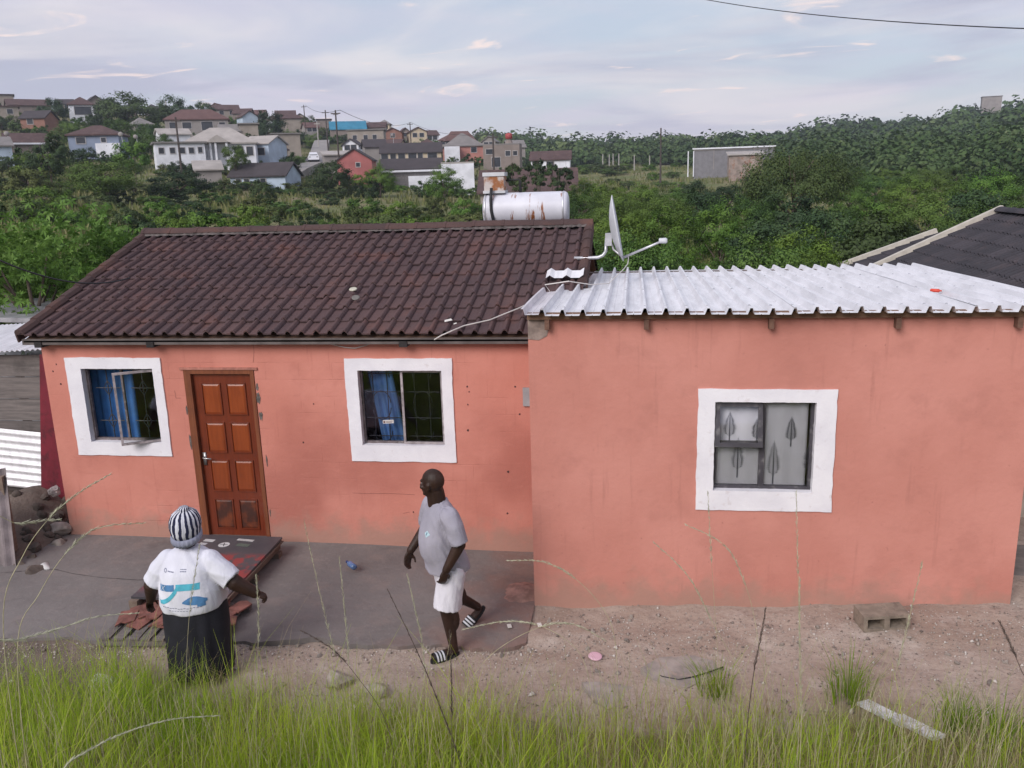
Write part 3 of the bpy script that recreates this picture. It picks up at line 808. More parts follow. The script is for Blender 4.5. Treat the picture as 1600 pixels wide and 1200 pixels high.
for i, (u, v, s) in enumerate([(730, 604, .012), (733, 612, .009), (731, 632, .009), (731, 672, .014), (805, 604, .012), (812, 647, .012), (793, 802, .012), (474, 691, .011), (490, 631, .010), (794, 737, .016), (646, 800, .010), (83, 580, .012), (88, 569, .009), (95, 600, .012)]):
    P = at_y(u, v, 0); chip(P[0], P[2], s*.8, s, 20+i, plain('nail_hole_dark', (.06, .03, .03), .95), 'wall_hole')
for i, (pts) in enumerate([[(590, 771), (612, 771), (632, 772), (648, 773)], [(551, 770), (570, 771), (590, 771)], [(395, 530), (397, 548), (396, 566)], [(273, 610), (275, 622), (283, 622)], [(640, 800), (630, 802)]]):
    mb = MB()
    for a, b in zip(pts[:-1], pts[1:]):
        A, B = at_y(*a, 0), at_y(*b, 0); w = .0014
        d = np.array([-(B-A)[2], 0, (B-A)[0]]); d = d/np.linalg.norm(d)*w
        mb.add([tuple(A-d), tuple(B-d), tuple(B+d), tuple(A+d)], [(0, 1, 2, 3)]); mb.v[-4:] = [(q[0], -.003, q[2]) for q in mb.v[-4:]]
    mb.build('crack', plain('crack_line', (.16, .06, .05), .95), house)
bx = at_y(826, 619, -.004); MB().box((bx[0]-.062, -.028, bx[2]-.11), (bx[0]+.07, -.002, bx[2]+.10)).build('meter_box', M_GREYP, house)
# flashing patch where the two roofs meet
fl = MB(); prof = []
o = link('flashing_sheet', None or MB().add(*(lambda xs: ([(x, y, (.036 if int(round(i)) % 4 == 1 else .0)+.048+(.012 if y < .2 else 0)) for y in (0, .24) for i, x in enumerate(xs)], [(i, i+1, len(xs)+i+1, len(xs)+i) for i in range(len(xs)-1)]))([.00, .05, .10, .15, .20, .25, .30, .35, .40, .45])).mesh('flashing_sheet'), M_ZINC, roof)
o.matrix_local = RF@Matrix.Translation((5.99-XL-.02, (1.02+OE)/math.cos(ALF), .01))

# ------------------------------------------------------------------ extension
ext = empty('house', (6.02, -1.24, 0), 0, 'flat coral extension with white corrugated metal roof and one white-banded window', 'extension')
EX0, EX1, EY = 6.02, 10.54, -1.24
def E_(mb, name, mat, parent=ext, **k):
    o = mb.build(name, mat, parent, **k)
    o.matrix_parent_inverse = Matrix.Translation((-6.02, 1.24, 0)); return o
W3 = (7.757, 8.692, 1.212, 2.112)
E_(wall_holes(MB(), EX0, EX1, -.4, 2.93, EY, EY+.15, [W3]), 'front_wall', M_WALL2)
E_(MB().box((EX0, EY+.15, -.4), (EX0+.075, -.002, 2.90)), 'side_wall', M_WALL2)
E_(MB().box((EX1-.15, EY+.15, -.4), (EX1, 3.25, 2.79)), 'side_wall', M_WALL2)
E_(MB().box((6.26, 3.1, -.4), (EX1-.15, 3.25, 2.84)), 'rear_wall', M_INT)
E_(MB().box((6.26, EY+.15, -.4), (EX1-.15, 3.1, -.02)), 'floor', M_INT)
E_(MB().box((EX0+.002, EY-.06, 2.895), (EX1+.2, EY-.003, 2.955)), 'wall_plate', M_BEAM)
pt = MB(); r_ = random.Random(5); pts = [(EX0+.001, 2.70), (EX0+.10, 2.69), (EX0+.18, 2.73), (EX0+.20, 2.80), (EX0+.17, 2.893), (EX0+.001, 2.893)]
E_(pt.prism(pts, 'y', EY-.006, EY+.001), 'bare_cement_patch', plain('bare_cement', (.26, .20, .175), .92, .25, 12, .4))
for u in (855, 1010, 1205, 1403, 1592):
    x = at_y(u, 505, EY-.05)[0]
    E_(MB().box((x-.022, EY-.085, 2.80), (x+.022, EY-.004, 2.893)), 'rafter_end', mat_wood('rafter_wood', (.20, .11, .08), (.14, .075, .055), (.08, .05, .04), .85, 1, 'y'))
# roof sheets, trapezoidal ribs
RP = .187
def sheet_mesh(n, L, seed):
    r = random.Random(seed); prof = []
    for k in range(n):
        x = k*RP
        prof += [(x, .056), (x+.022, .056), (x+.038, 0), (x+.09, .0), (x+.096, .005), (x+.102, 0), (x+RP-.022, 0)]
    prof += [(n*RP, .056), (n*RP+.022, .056), (n*RP+.036, .006)]
    ys = [0, L*.25, L*.5, L*.75, L]; V = []
    m_ = len(prof)
    for s in (0, -.0022):
        for y in ys:
            for x, z in prof: V.append((x, y, z+s+.004*math.sin(y*2.3+x*3+seed)))
    F = []
    for j in range(len(ys)-1):
        for i in range(m_-1):
            a = j*m_+i; k = len(ys)*m_; F += [(a, a+1, a+m_+1, a+m_), (a+k, a+k+m_, a+k+m_+1, a+k+1)]
    k = len(ys)*m_
    for i in range(m_-1): F += [(i+1, i, i+k, i+k+1), ((len(ys)-1)*m_+i, (len(ys)-1)*m_+i+1, (len(ys)-1)*m_+i+1+k, (len(ys)-1)*m_+i+k)]
    return MB().add(V, F).mesh('roof_sheet')
eroof = E_(MB().box((6.30, -1.2, 2.845), (EX1, 3.05, 2.865), Matrix.Rotation(math.radians(-1.3), 3, 'X')), 'roof', M_BEAM)
shm = [sheet_mesh(4, 4.85, s) for s in range(3)]
for q in shm: q.materials.append(M_ZINC)
EA = math.radians(-1.5)
for k in range(7):
    n = shm[k % 3]
    if k == 6:
        n = sheet_mesh(1, 4.85, 9); n.materials.append(M_ZINC)
    o = link('roof_sheet', n, None, eroof)
    o.matrix_local = Matrix.Translation((6.165+k*4*RP, -1.42+rt.uniform(-.012, .012), 2.952+.003*(k % 2)))@Matrix.Rotation(EA, 4, 'X')
    if k == 0:        # first sheet is cut round the tiled roof
        me = sheet_mesh(4, 4.85, 4); me.materials.append(M_ZINC); o.data = me
        for v in me.vertices:
            if v.co.x < .24 and v.co.y > 2.43: v.co.y = 2.43+v.co.x*.2
# left edge: a narrow painted strip lapping over the tiles
lap = sheet_mesh(1, 2.05, 12); lap.materials.append(mat_zinc('painted_capping', (.74, .70, .73), .15)); lap.name = 'edge_capping'
for v in lap.vertices:
    if v.co.y > 1.9: v.co.y += (v.co.x-.1)*.9
o = link('edge_capping', lap, None, eroof); o.matrix_local = Matrix.Translation((5.975, -1.385, 2.957))@Matrix.Rotation(EA, 4, 'X')
sc = MB()
for k in range(25):
    for y in (-1.25, .2, 1.7, 3.1):
        if k < 3 and y > .9: continue
        x = 6.165+k*RP+.01; z = 2.952+.060+math.tan(EA)*(y+1.42)
        sc.lathe([(.012, 0), (.010, .006), (.005, .010)], 6, (x, y, z-.002))
tag(link('roof_screws', sc.mesh('roof_screws'), M_GALV, eroof), kind='stuff')
# window of the extension
w3 = empty('window', (0, 0, 0)); w3.parent = ext; w3.matrix_parent_inverse = Matrix.Translation((-6.02, 1.24, 0))
surround(w3, 7.612, 8.862, 1.026, 2.224, W3[0]+.012, W3[1]-.012, W3[2]+.012, W3[3]-.012, EY, seed=3)
yw = EY+.06
fm = frame_ring(MB(), W3[0]+.012, W3[1]-.012, W3[2]+.012, W3[3]-.012, yw, yw+.05, .028)
fm.box((8.195, yw+.001, W3[2]+.03), (8.245, yw+.049, W3[3]-.03)); fm.box((7.79, yw+.002, 1.655), (8.195, yw+.048, 1.69)); fm.build('frame', M_ALU, w3)
s3 = frame_ring(MB(), 0, .435, -.425, 0, -.018, .018, .042).build('top_hung_sash', M_ALU, w3, loc=(7.775, yw-.012, 2.085), rot=(math.radians(-11), 0, 0))
MB().box((.04, -.002, -.385), (.395, .002, -.04)).build('pane', M_GLASS, s3)
pane(w3, 7.797, 8.195, 1.24, 1.655, yw+.025); pane(w3, 8.245, 8.655, 1.24, 2.075, yw+.025)
nc = curtain('curtain', 7.80, 8.64, 1.10, 2.20, EY+.128, M_NET, 5, .007, 'pale curtain printed with dark bare trees in the extension window')
def print_tree(cx, z0, h, w, seed):
    r = random.Random(seed); mb = MB(); y = EY+.1165
    def strip(a, b, t0, t1):
        d = Vector((b[0]-a[0], 0, b[1]-a[1])); nrm = Vector((-d.z, 0, d.x)).normalized()
        A = Vector((a[0], y, a[1])); B = Vector((b[0], y, b[1]))
        mb.add([A-nrm*t0, B-nrm*t1, B+nrm*t1, A+nrm*t0], [(0, 1, 2, 3)])
    strip((cx, z0), (cx, z0+h), .006, .0015)
    for k in range(15):
        t = .22+.74*k/15; ln = w*(1-t)**.8*(.8+.3*r.random())*(.45+.55*min(1, (t-.1)*4))
        for s in (-1, 1):
            a = (cx, z0+h*t); b = (cx+s*ln, z0+h*t+ln*.75); strip(a, b,   .0020, .0008)
            mid = ((a[0]+b[0])/2, (a[1]+b[1])/2); strip(mid, (mid[0]+s*ln*.25, mid[1]+ln*.45), .0018, .0008)
            strip(mid, (mid[0]+s*ln*.4, mid[1]+ln*.08), .0018, .0008)
    return mb.build('printed_tree', M_PRINT, nc)
for k, (u, v0, v1, w) in enumerate([(1233, 694, 648, .085), (1205, 752, 685, .10), (1262, 745, 680, .11), (1150, 742, 680, .10), (1180, 690, 650, .085), (1138, 688, 640, .09)]):
    a = at_y(u, v0, EY+.19); b = at_y(u, v1, EY+.19); print_tree(a[0], a[2], b[2]-a[2], w, k)
# ------------------------------------------------------------------ things on and round the house
# solar geyser tank behind the ridge
tank = empty('water_tank', (5.48, 3.30, 3.50), 0, 'white horizontal geyser tank with rust streaks lying behind the roof ridge', 'tank')
def mat_tank():
    t = NT('tank_enamel')
    tc = t.n('ShaderNodeTexCoord').outputs['Object']
    c = t.mix(t.ramp(t.noise(4, 5), .3, .7), (.66, .66, .72), (.56, .56, .62))
    st = t.math('MULTIPLY', t.ramp(t.noise(2.2, 5, .6, tc, (5.5, 1, .9)), .575, .63), t.ramp(t.noise(9, 5), .3, .55))
    c = t.mix(st, c, (.24, .085, .030))
    return t.done(c, .4, 0, .4, t.bump(t.noise(60, 2), .05, .003))
MT = mat_tank()
tb = MB().lathe([(.10, -.615), (.18, -.612), (.222, -.596), (.240, -.565), (.242, -.53), (.242, .53), (.240, .56), (.222, .59), (.18, .606), (.10, .61)], 36, (0, 0, .245), 'x')
tb.build('shell', MT, tank, True)
for x in (-.57, .54): MB().lathe([(.2435, -.012), (.247, -.008), (.247, .008), (.2435, .012)], 36, (x, 0, .245), 'x').build('seam_band', M_GALV, tank, True)
MB().tube([(-.47, -.20, .56), (-.48, -.235, .40), (-.475, -.25, .25), (-.45, -.24, .10), (-.43, -.20, -.02)], .022, 8).build('strap', M_RUBBER, tank, True)
def mat_rust():
    t = NT('rusty_white_box')
    c = t.mix(t.ramp(t.noise(7, 6, .6), .42, .58), (.52, .47, .45), (.30, .12, .05))
    return t.done(c, .7, 0, .3, t.bump(t.noise(40, 4), .2, .004))
bxm = MB(); bxm.box((-.585, -.14, .505), (-.30, .14, .72)); b_ = bxm.build('feed_box', mat_rust(), tank)
MB().box((-.60, -.155, .722), (-.285, .155, .775)).build('box_lid', M_DISH, b_); MB().box((-.60, -.155, .485), (-.285, .155, .522)).build('box_base', M_DISH, b_)
MB().tube([(-.29, 0, .66), (-.10, 0, .665), (-.085, 0, .64), (-.08, 0, .47)], [.012, .012, .018, .022], 8).build('pipe', M_RUBBER, tank, True)
for s in (-.42, .42): MB().box((s-.03, -.16, -.34), (s+.03, .16, .02)).build('cradle', M_GALV, tank)

# satellite dish on the gable
dish = empty('satellite_dish', (6.43, 1.62, 3.05), 0, 'grey satellite dish seen edge-on, on a bent arm at the gable', 'satellite dish')
MB().tube([(-.16, 0, .14), (.02, 0, .14), (.14, 0, .145), (.20, 0, .17), (.235, 0, .22), (.245, 0, .38)], .021, 10).build('mast', M_GALV, dish, True)
DM = Matrix.Rotation(math.radians(-10), 3, 'Y')@Matrix.Rotation(math.radians(0), 3, 'Z')
def dish_mesh():
    rings = []; rr = [0, .08, .16, .24, .32, .38, .41]
    for side in (0, 1):
        seq = rr if side == 0 else rr[::-1]
        for r in seq:
            rings.append([(-.09+.09*(r/.41)**2-(.006 if side else 0), max(r, .004)*math.cos(w)*.93, max(r, .004)*math.sin(w)) for w in np.linspace(0, 2*math.pi, 33)[:-1]])
    mb = MB().loft([[tuple(DM@Vector(p)) for p in ring] for ring in rings]); return mb
dp = dish_mesh().build('reflector', M_DISH, dish, True, loc=(.385, -.02, .50))
MB().box((.23, -.05, .29), (.31, .05, .44)).build('bracket', M_GALV, dish)
fa = at_y(975, 402, 1.55)-np.array([6.43, 1.62, 3.05]); lb = at_y(1036, 376, 1.35)-np.array([6.43, 1.62, 3.05])
MB().tube([(.29, 0, .36), (.33, 0, .24), (fa[0]-.04, -.03, fa[2]+.02), tuple(fa), tuple(fa+(lb-fa)*.5), tuple(lb)], [.014, .014, .014, .016, .015, .013], 8).build('feed_arm', M_GALV, dish, True)
MB().lathe([(.022, -.05), (.03, -.045), (.034, .03), (.024, .05)], 12, (lb[0], lb[1], lb[2]+.0), 'x').build('receiver', M_DISH, dish, True)
tag(MB().tube([tuple(np.array([6.43, 1.62, 3.05])+fa+(lb-fa)*.12+(0, 0, -.015)), tuple(at_y(981, 412, 1.45)), tuple(at_y(975, 420, 1.3)), (6.72, 1.0, 2.945), (6.52, .75, 2.965), (6.28, .62, 3.02)], .006, 6).build('dish_cable', M_CABLE), 'thin white cable drooping from the dish arm onto the metal roof', 'cable')
def on_roof(u, v, lift=.05):
    n = (0, -math.tan(ALF), 1); P = on_plane(u, v, n, (0, -OE, EZ+lift)); return tuple(P)
tag(MB().tube([(6.28, .60, 3.025), (6.0, .62, 2.985), on_roof(862, 459), on_roof(845, 465), on_roof(812, 481), on_roof(765, 500), on_roof(725, 509), on_roof(706, 517), on_roof(690, 524, .02), (4.86, -.19, 2.50)], .0075, 6).build('roof_cable', M_CABLE), 'white cable running slantwise across the tiles to the eave', 'cable')
wp = [(495, 527), (515, 537), (540, 543), (555, 544), (570, 540), (590, 533), (602, 527)]
tag(MB().tube([tuple(at_y(u, v, -.03)) for u, v in wp], .0055, 6).build('wall_cable', M_CABLE), 'white cable sagging below the eave left of the middle window', 'cable')
# litter on the tiles
tag(MB().lathe([(.022, 0), (.045, 0), (.05, .012), (.042, .02), (.024, .016)], 14).build('ring', plain('pale_ring', (.46, .44, .36), .7), None, True, loc=on_roof(552, 453, .055), rot=(ALF, 0, 0)), 'small pale ring lying on the tiled roof', 'ring')
tag(MB().lathe([(.026, 0), (.045, 0), (.05, .012), (.04, .018), (.028, .014)], 14).build('ring', plain('dull_ring', (.14, .13, .12), .7), None, True, loc=on_roof(556, 466, .05), rot=(ALF+.2, .1, 0)), 'dull dark ring lying on the tiled roof', 'ring')
for k, (u, v, s, lb_) in enumerate([(700, 501, .05, 'white paper scrap on the lower tiles near the cable'), (711, 506, .02, 'tiny white crumb on the lower tiles right of the scrap')]):
    P = on_roof(u, v, .055); tag(MB().add([(-s, -s*.4, 0), (s, -s*.2, .006), (s*.9, s*.5, .01), (-s*.7, s*.3, .004), (-s, -s*.4, -.003), (s, -s*.2, .003), (s*.9, s*.5, .007), (-s*.7, s*.3, .001)], [(0, 1, 2, 3), (7, 6, 5, 4), (0, 4, 5, 1), (1, 5, 6, 2), (2, 6, 7, 3), (3, 7, 4, 0)]).build('paper_scrap', plain('paper_white', (.66, .64, .60), .8), None, loc=P, rot=(ALF, 0, .6)), lb_, 'litter')
P = on_plane(1462, 454, (0, .026, 1), (0, -1.42, 3.0)); tag(MB().lathe([(.012, -.05), (.018, -.045), (.018, .03), (.008, .04), (.008, .055)], 10, (0, 0, .0), 'x').build('red_bottle', plain('red_plastic', (.55, .06, .035), .5), None, True, loc=(P[0], P[1], P[2]), rot=(0, 0, -.5)), 'small red object lying on the metal roof', 'litter')

# the step in front of the door: a dark painted panel on boards, broken tiles at its foot
step = empty('door_step', (2.44, -.3, 0), 0, 'low step of boards with a dark scratched panel before the wooden door', 'step')
def mat_panel():
    t = NT('scratched_panel')
    c = t.mix(t.ramp(t.noise(2.2, 6), .3, .7), (.052, .050, .060), (.085, .078, .085))
    x, y, z = t.sep()
    m_ = t.math('MULTIPLY', t.ramp(t.noise(5.0, 6, .6), .47, .56), t.math('MULTIPLY', t.ramp(y, -.72, -.86), t.ramp(y, -1.75, -1.45)))
    c = t.mix(m_, c, (.27, .045, .045))
    c = t.mix(t.math('MULTIPLY', t.ramp(t.noise(30, 6, .7, stretch=(1, 4, 1)), .62, .72), .5), c, (.24, .22, .22))
    return t.done(c, .42, 0, .5, t.bump(t.noise(20, 5), .2, .006))
TILT = Matrix.Rotation(math.radians(1.2), 3, 'X')
MB().box((-.505, -1.50, .135), (.50, -.005, .16), TILT).build('panel', mat_panel(), step)
for k, (x, w) in enumerate(((-.46, .09), (-.1, .1), (.30, .09), (.44, .07))): MB().box((x-w/2, -1.55, .035), (x+w/2, -.02, .120)).build('bearer', M_TIMBER, step)
for k, y in enumerate((-.12, -.75, -1.42)): MB().box((-.52, y-.05, -.03), (.51, y+.05, .033)).build('cross_board', M_TIMBER, step)
MB().box((.455, -1.53, .118), (.515, -.01, .133)).build('edge_strip', M_TIMBER, step)
pz = .172
for (x, y, w, h, c) in ((-.33, -.16, .13, .06, (.50, .50, .50)), (-.36, -.25, .09, .05, (.42, .42, .44)), (.10, -.12, .21, .045, (.48, .47, .46)), (.13, -.25, .16, .07, (.10, .12, .10))):
    z = .160+ (y+.75)*math.tan(math.radians(1.2))+.0025
    MB().box((x-w/2, y-h/2, z-.003), (x+w/2, y+h/2, z), -.12).build('sticker', plain('sticker_%d' % int(c[1]*1000), c, .6, .15, 30, 0), step)
z = .160+(-.26+.75)*math.tan(math.radians(1.2))+.003
MB().lathe([(.065, 0), (.065, .002)], 20, (-.10, -.26, z-.002)).build('round_sticker', plain('sticker_white', (.55, .55, .55), .6), step)
ck = MB(); ck.box((-.145, -.264, z+.0005), (-.055, -.256, z+.0015)); ck.box((-.104, -.305, z+.0005), (-.096, -.215, z+.0015), .3); ck.build('sticker_mark', M_BLACK, step)
# broken roof tiles and slats at the foot
foot = empty('scrap_pallet', (2.55, -2.0, -.04), .06, 'scrap platform of red broken tiles on grey slats at the foot of the step', 'pallet')
rr = random.Random(11)
MB().box((-.62, -.36, -.02), (.62, -.29, .05)).build('front_slat', M_PLANK, foot)
MB().box((-.62, .26, -.02), (.62, .33, .05)).build('rear_slat', M_PLANK, foot)
for k in range(9):
    x = -.56+k*.135; MB().box((x-.05, -.38, .052), (x+.05, .36, .068), rr.uniform(-.07, .07)).build('slat', M_PLANK, foot)
def shard(w, l, seed):
    r = random.Random(seed); j = lambda q: q+r.uniform(-.02, .02)
    pts = [(-w, j(-l)), (-w*.4, j(-l*.8)), (w*.2, j(-l)), (w, j(-l*.85)), (w, j(l)), (0, j(l)), (-w, j(l))]; n = 7
    V = [(x, y, .012*math.cos(x*18)) for x, y in pts]+[(x, y, .012*math.cos(x*18)+.014) for x, y in pts]
    return MB().add(V, [tuple(range(n))[::-1], tuple(range(n, 2*n))]+[(i, (i+1) % n, n+(i+1) % n, n+i) for i in range(n)])
for k in range(21):
    x = -.48+.165*(k % 7)+rr.uniform(-.05, .05); y = .24-.16*(k//7)+rr.uniform(-.04, .04)
    shard(.085, .12, k).build('tile_shard', plain('red_tile_shard', (.21, .085, .068), .9, .35, 8, .4, 40, dirt=((.12, .08, .07), .5)), foot, loc=(x, y, .078+.008*(k % 3)), rot=(rr.uniform(-.12, .12), rr.uniform(-.1, .1), rr.uniform(-.35, .35)))

# ---- left of the house: plank shed, leaning sheets, maroon board
shed = empty('plank_shed', (-1.6, 1.3, .2), 0, 'weathered plank shed with a pale metal roof edge left of the house', 'shed')
SX, SY, SZ = -1.6, 1.3, .2
yy = 1.25
zt = at_y(0, 560, yy)[2]; zb = at_y(0, 740, yy)[2]
nb = 7; hgt = (zt-zb+.5)/nb
for k in range(nb):
    z0 = zb-.45+k*hgt
    MB().box((-1.9, -.012-.006*(k % 2), z0+.006-SZ), (1.38, .018-.006*(k % 2), z0+hgt-.006-SZ), Matrix.Rotation(rr.uniform(-.006, .006), 3, 'Y')).build('plank', M_PLANK, shed, loc=(0, yy-SY, 0))
for x in (-1.85, .2, 1.36): MB().box((x-.04, .03, -.4), (x+.04, .11, zt-SZ)).build('post', M_TIMBER, shed, loc=(0, yy-SY, 0))
def corr(w, l, pitch, amp, name='corrugated_sheet'):
    n = int(w/pitch*8); V = []
    for s in (0, -.003):
        for y in (0, l):
            for i in range(n+1):
                x = w*i/n; V.append((x, y, amp*math.sin(2*math.pi*x/pitch)+s))
    m_ = n+1; F = []
    for i in range(n): F += [(i, i+1, m_+i+1, m_+i), (2*m_+i, 3*m_+i, 3*m_+i+1, 2*m_+i+1), (i+1, i, 2*m_+i, 2*m_+i+1), (m_+i, m_+i+1, 3*m_+i+1, 3*m_+i)]
    return MB().add(V, F).mesh(name)
me = corr(3.4, 1.7, .076, .010, 'roof_sheet'); link('roof_sheet', me, M_ZINC, shed, loc=(-1.95, yy-SY-.18, zt-SZ+.02), rot=(math.radians(5), math.radians(-3), 0))
# upper hut behind
hut = empty('board_hut', (-1.4, 3.4, .2), 0, 'grey boarded hut with a flat roof behind the plank shed', 'hut')
ya = 3.3; ztop = at_y(0, 505, ya)[2]-.2; zlow = at_y(0, 552, ya)[2]-.2
for k in range(9):
    z0 = ztop-.02-(k+1)*.21
    MB().box((-2.6, -.01-.005*(k % 2), z0+.004), (1.3, .02-.005*(k % 2), z0+.206)).build('board', plain('painted_grey_board', (.30, .31, .34), .85, .25, 4, .3, 30), hut, loc=(0, ya-3.4, 0))
MB().box((-2.7, -.25, ztop+.0), (1.45, 1.9, ztop+.07), Matrix.Rotation(.03, 3, 'Y')).build('roof', M_ZINC_OLD, hut, loc=(0, ya-3.4, .03))
MB().box((-2.6, 1.6, -.5), (1.3, 1.66, ztop)).build('rear_wall', M_PLANK, hut, loc=(0, ya-3.4, 0))
# corrugated sheet leaning in the gap
p0 = at_y(58, 742, .95); p1 = at_y(0, 735, .95); p2 = at_y(58, 664, .95)
cs = corr(.80, 2.2, .104, .014)
o = link('corrugated_sheet', cs, M_ZINC); tag(o, 'bright corrugated sheet leaning below the plank wall', 'metal sheet')
o.matrix_world = Matrix.Translation((p0[0]-2.15, .98, p0[2]-.04))@Matrix.Rotation(math.radians(5), 4, 'Y')@Matrix(((0, 1, 0, 0), (.10, 0, -1, 0), (1, 0, .10, 0), (0, 0, 0, 1)))
# maroon board
P0, P1 = at_y(62, 784, .5), at_y(55, 556, .5)
mbm = MB().add([(P0[0], .5, P0[2]-.15), (-.06, .42, P0[2]-.15), (-.06, .50, P1[2]-.02), (P1[0], .58, P1[2]), (P0[0], .54, P0[2]-.15), (-.06, .46, P0[2]-.15), (-.06, .54, P1[2]-.02), (P1[0], .62, P1[2])],
               [(0, 1, 2, 3), (7, 6, 5, 4), (0, 4, 5, 1), (1, 5, 6, 2), (2, 6, 7, 3), (3, 7, 4, 0)])
tag(mbm.build('maroon_board', plain('maroon_paint', (.145, .010, .022), .6, .3, 3, .2, dirt=((.05, .008, .012), .7))), 'tall maroon board leaning against the left corner of the house', 'board')
# mauve fibre sheet and post at the left edge
fs = corr(.75, 1.3, .15, .022, 'fibre_sheet'); o = link('fibre_sheet', fs, plain('fibre_cement', (.22, .185, .19), .9, .25, 5, .4)); tag(o, 'mauve-grey corrugated fibre sheet leaning at the left edge', 'roof sheet')
q = at_y(22, 905, -.95)
o.matrix_world = Matrix.Translation((q[0]-.70, -1.05, q[2]-.10))@Matrix.Rotation(math.radians(6), 4, 'Z')@Matrix.Rotation(math.radians(72), 4, 'X')@Matrix.Rotation(math.radians(8), 4, 'Z')
q = at_y(8, 775, -.60)
tag(MB().box((q[0]-.06, -.66, -.3), (q[0]+.03, -.57, q[2]+.25), .2).build('post', M_TIMBER), 'short grey timber post behind the fibre sheet', 'post')
# white gutter offcut
P = at_z(70, 876, .05); g = MB(); R0 = []
for x in (-.095, .095):
    ring = [(x, .055*math.cos(w), .055*math.sin(w)) for w in np.linspace(-.2, math.pi+.2, 12)]; ring += [(x, .049*math.cos(w), .049*math.sin(w)) for w in np.linspace(math.pi+.2, -.2, 12)]; R0.append(ring)
tag(g.loft(R0).build('gutter_offcut', plain('white_fibre', (.58, .57, .56), .7), None, True, loc=(P[0], P[1], Hs(P[0], P[1])+.075), rot=(.1, .12, -.75)), 'white half-round gutter offcut lying beside the rubble', 'gutter piece')

def rock_mesh(seed, name='stone', rough=.35, sub=2):
    bm = bmesh.new(); bmesh.ops.create_icosphere(bm, subdivisions=sub, radius=1); r = random.Random(seed)
    dirs = [Vector((r.gauss(0, 1), r.gauss(0, 1), r.gauss(0, 1))).normalized() for _ in range(9)]
    cut = [.55+.4*r.random() for _ in dirs]
    for v in bm.verts:
        for d, c in zip(dirs, cut):
            k = v.co.dot(d)
            if k > c: v.co -= d*(k-c)
        v.co *= 1+rough*(r.random()-.5)*.25
    me = bpy.data.meshes.new(name); bm.to_mesh(me); bm.free(); return me
P = at_y(86, 762, .05); tag(link('plastic_bag', rock_mesh(78, 'plastic_bag', 1.2, 3), plain('bag_dull', (.42, .37, .36), .7, .3, 14, .8, 25), None, (-.12, -.02, P[2]-.01), (.3, .2, .4), (.07, .05, .085)), 'pale crumpled bag stuffed at the foot of the maroon board', 'bag')
CL = [rock_mesh(s, 'soil_clod', .7) for s in range(5)]
for c in CL: c.materials.append(M_CLOD)
for k in range(46):
    u = rr.uniform(-5, 108); v = rr.uniform(748, 900)
    if u < 30 and v > 800: continue
    P = on_ground(u, v, 6, 20); 
    if P[0] > -.12 and P[1] > -.12: continue
    s = rr.uniform(.035, .10)
    tag(link('soil_clod', CL[k % 5], None, None, (P[0], P[1], P[2]+s*.2), (rr.uniform(0, 3), rr.uniform(0, 3), 0), (s, s*.9, s*.7)), 'dark earth clod in the heap left of the house', 'clod', 'clods of the soil heap')
RK = [rock_mesh(20+s, 'stone', .3) for s in range(6)]
for c in RK: c.materials.append(M_STONE)
def stone(u, v, sx, sy, sz, label, mat=None, seed=0, rz=0):
    P = on_ground(u, v, 3, 20); me = rock_mesh(60+seed, 'stone', .25, 3); me.materials.append(mat or M_STONE)
    return tag(link('stone', me, None, None, (P[0], P[1], P[2]+sz*.35), (0, 0, rz), (sx, sy, sz)), label, 'stone')
stone(530, 1072, .14, .12, .12, 'tan boulder at the grass edge below the blue bottle', M_RUBBLE, 1)
stone(588, 1085, .12, .10, .10, 'flat pale stone right of the tan boulder at the grass edge', M_RUBBLE, 2)
stone(818, 1148, .13, .11, .11, 'tan stone half hidden in the grass below the man', M_BLOCK, 3)
stone(95, 858, .12, .10, .10, 'grey rock behind the white gutter offcut', M_STONE, 4)
stone(92, 830, .17, .12, .09, 'pale lump of rubble at the bottom of the house corner', M_RUBBLE, 5)
stone(55, 905, .22, .16, .12, 'big earthy boulder beside the fibre sheet', M_CLOD, 6)
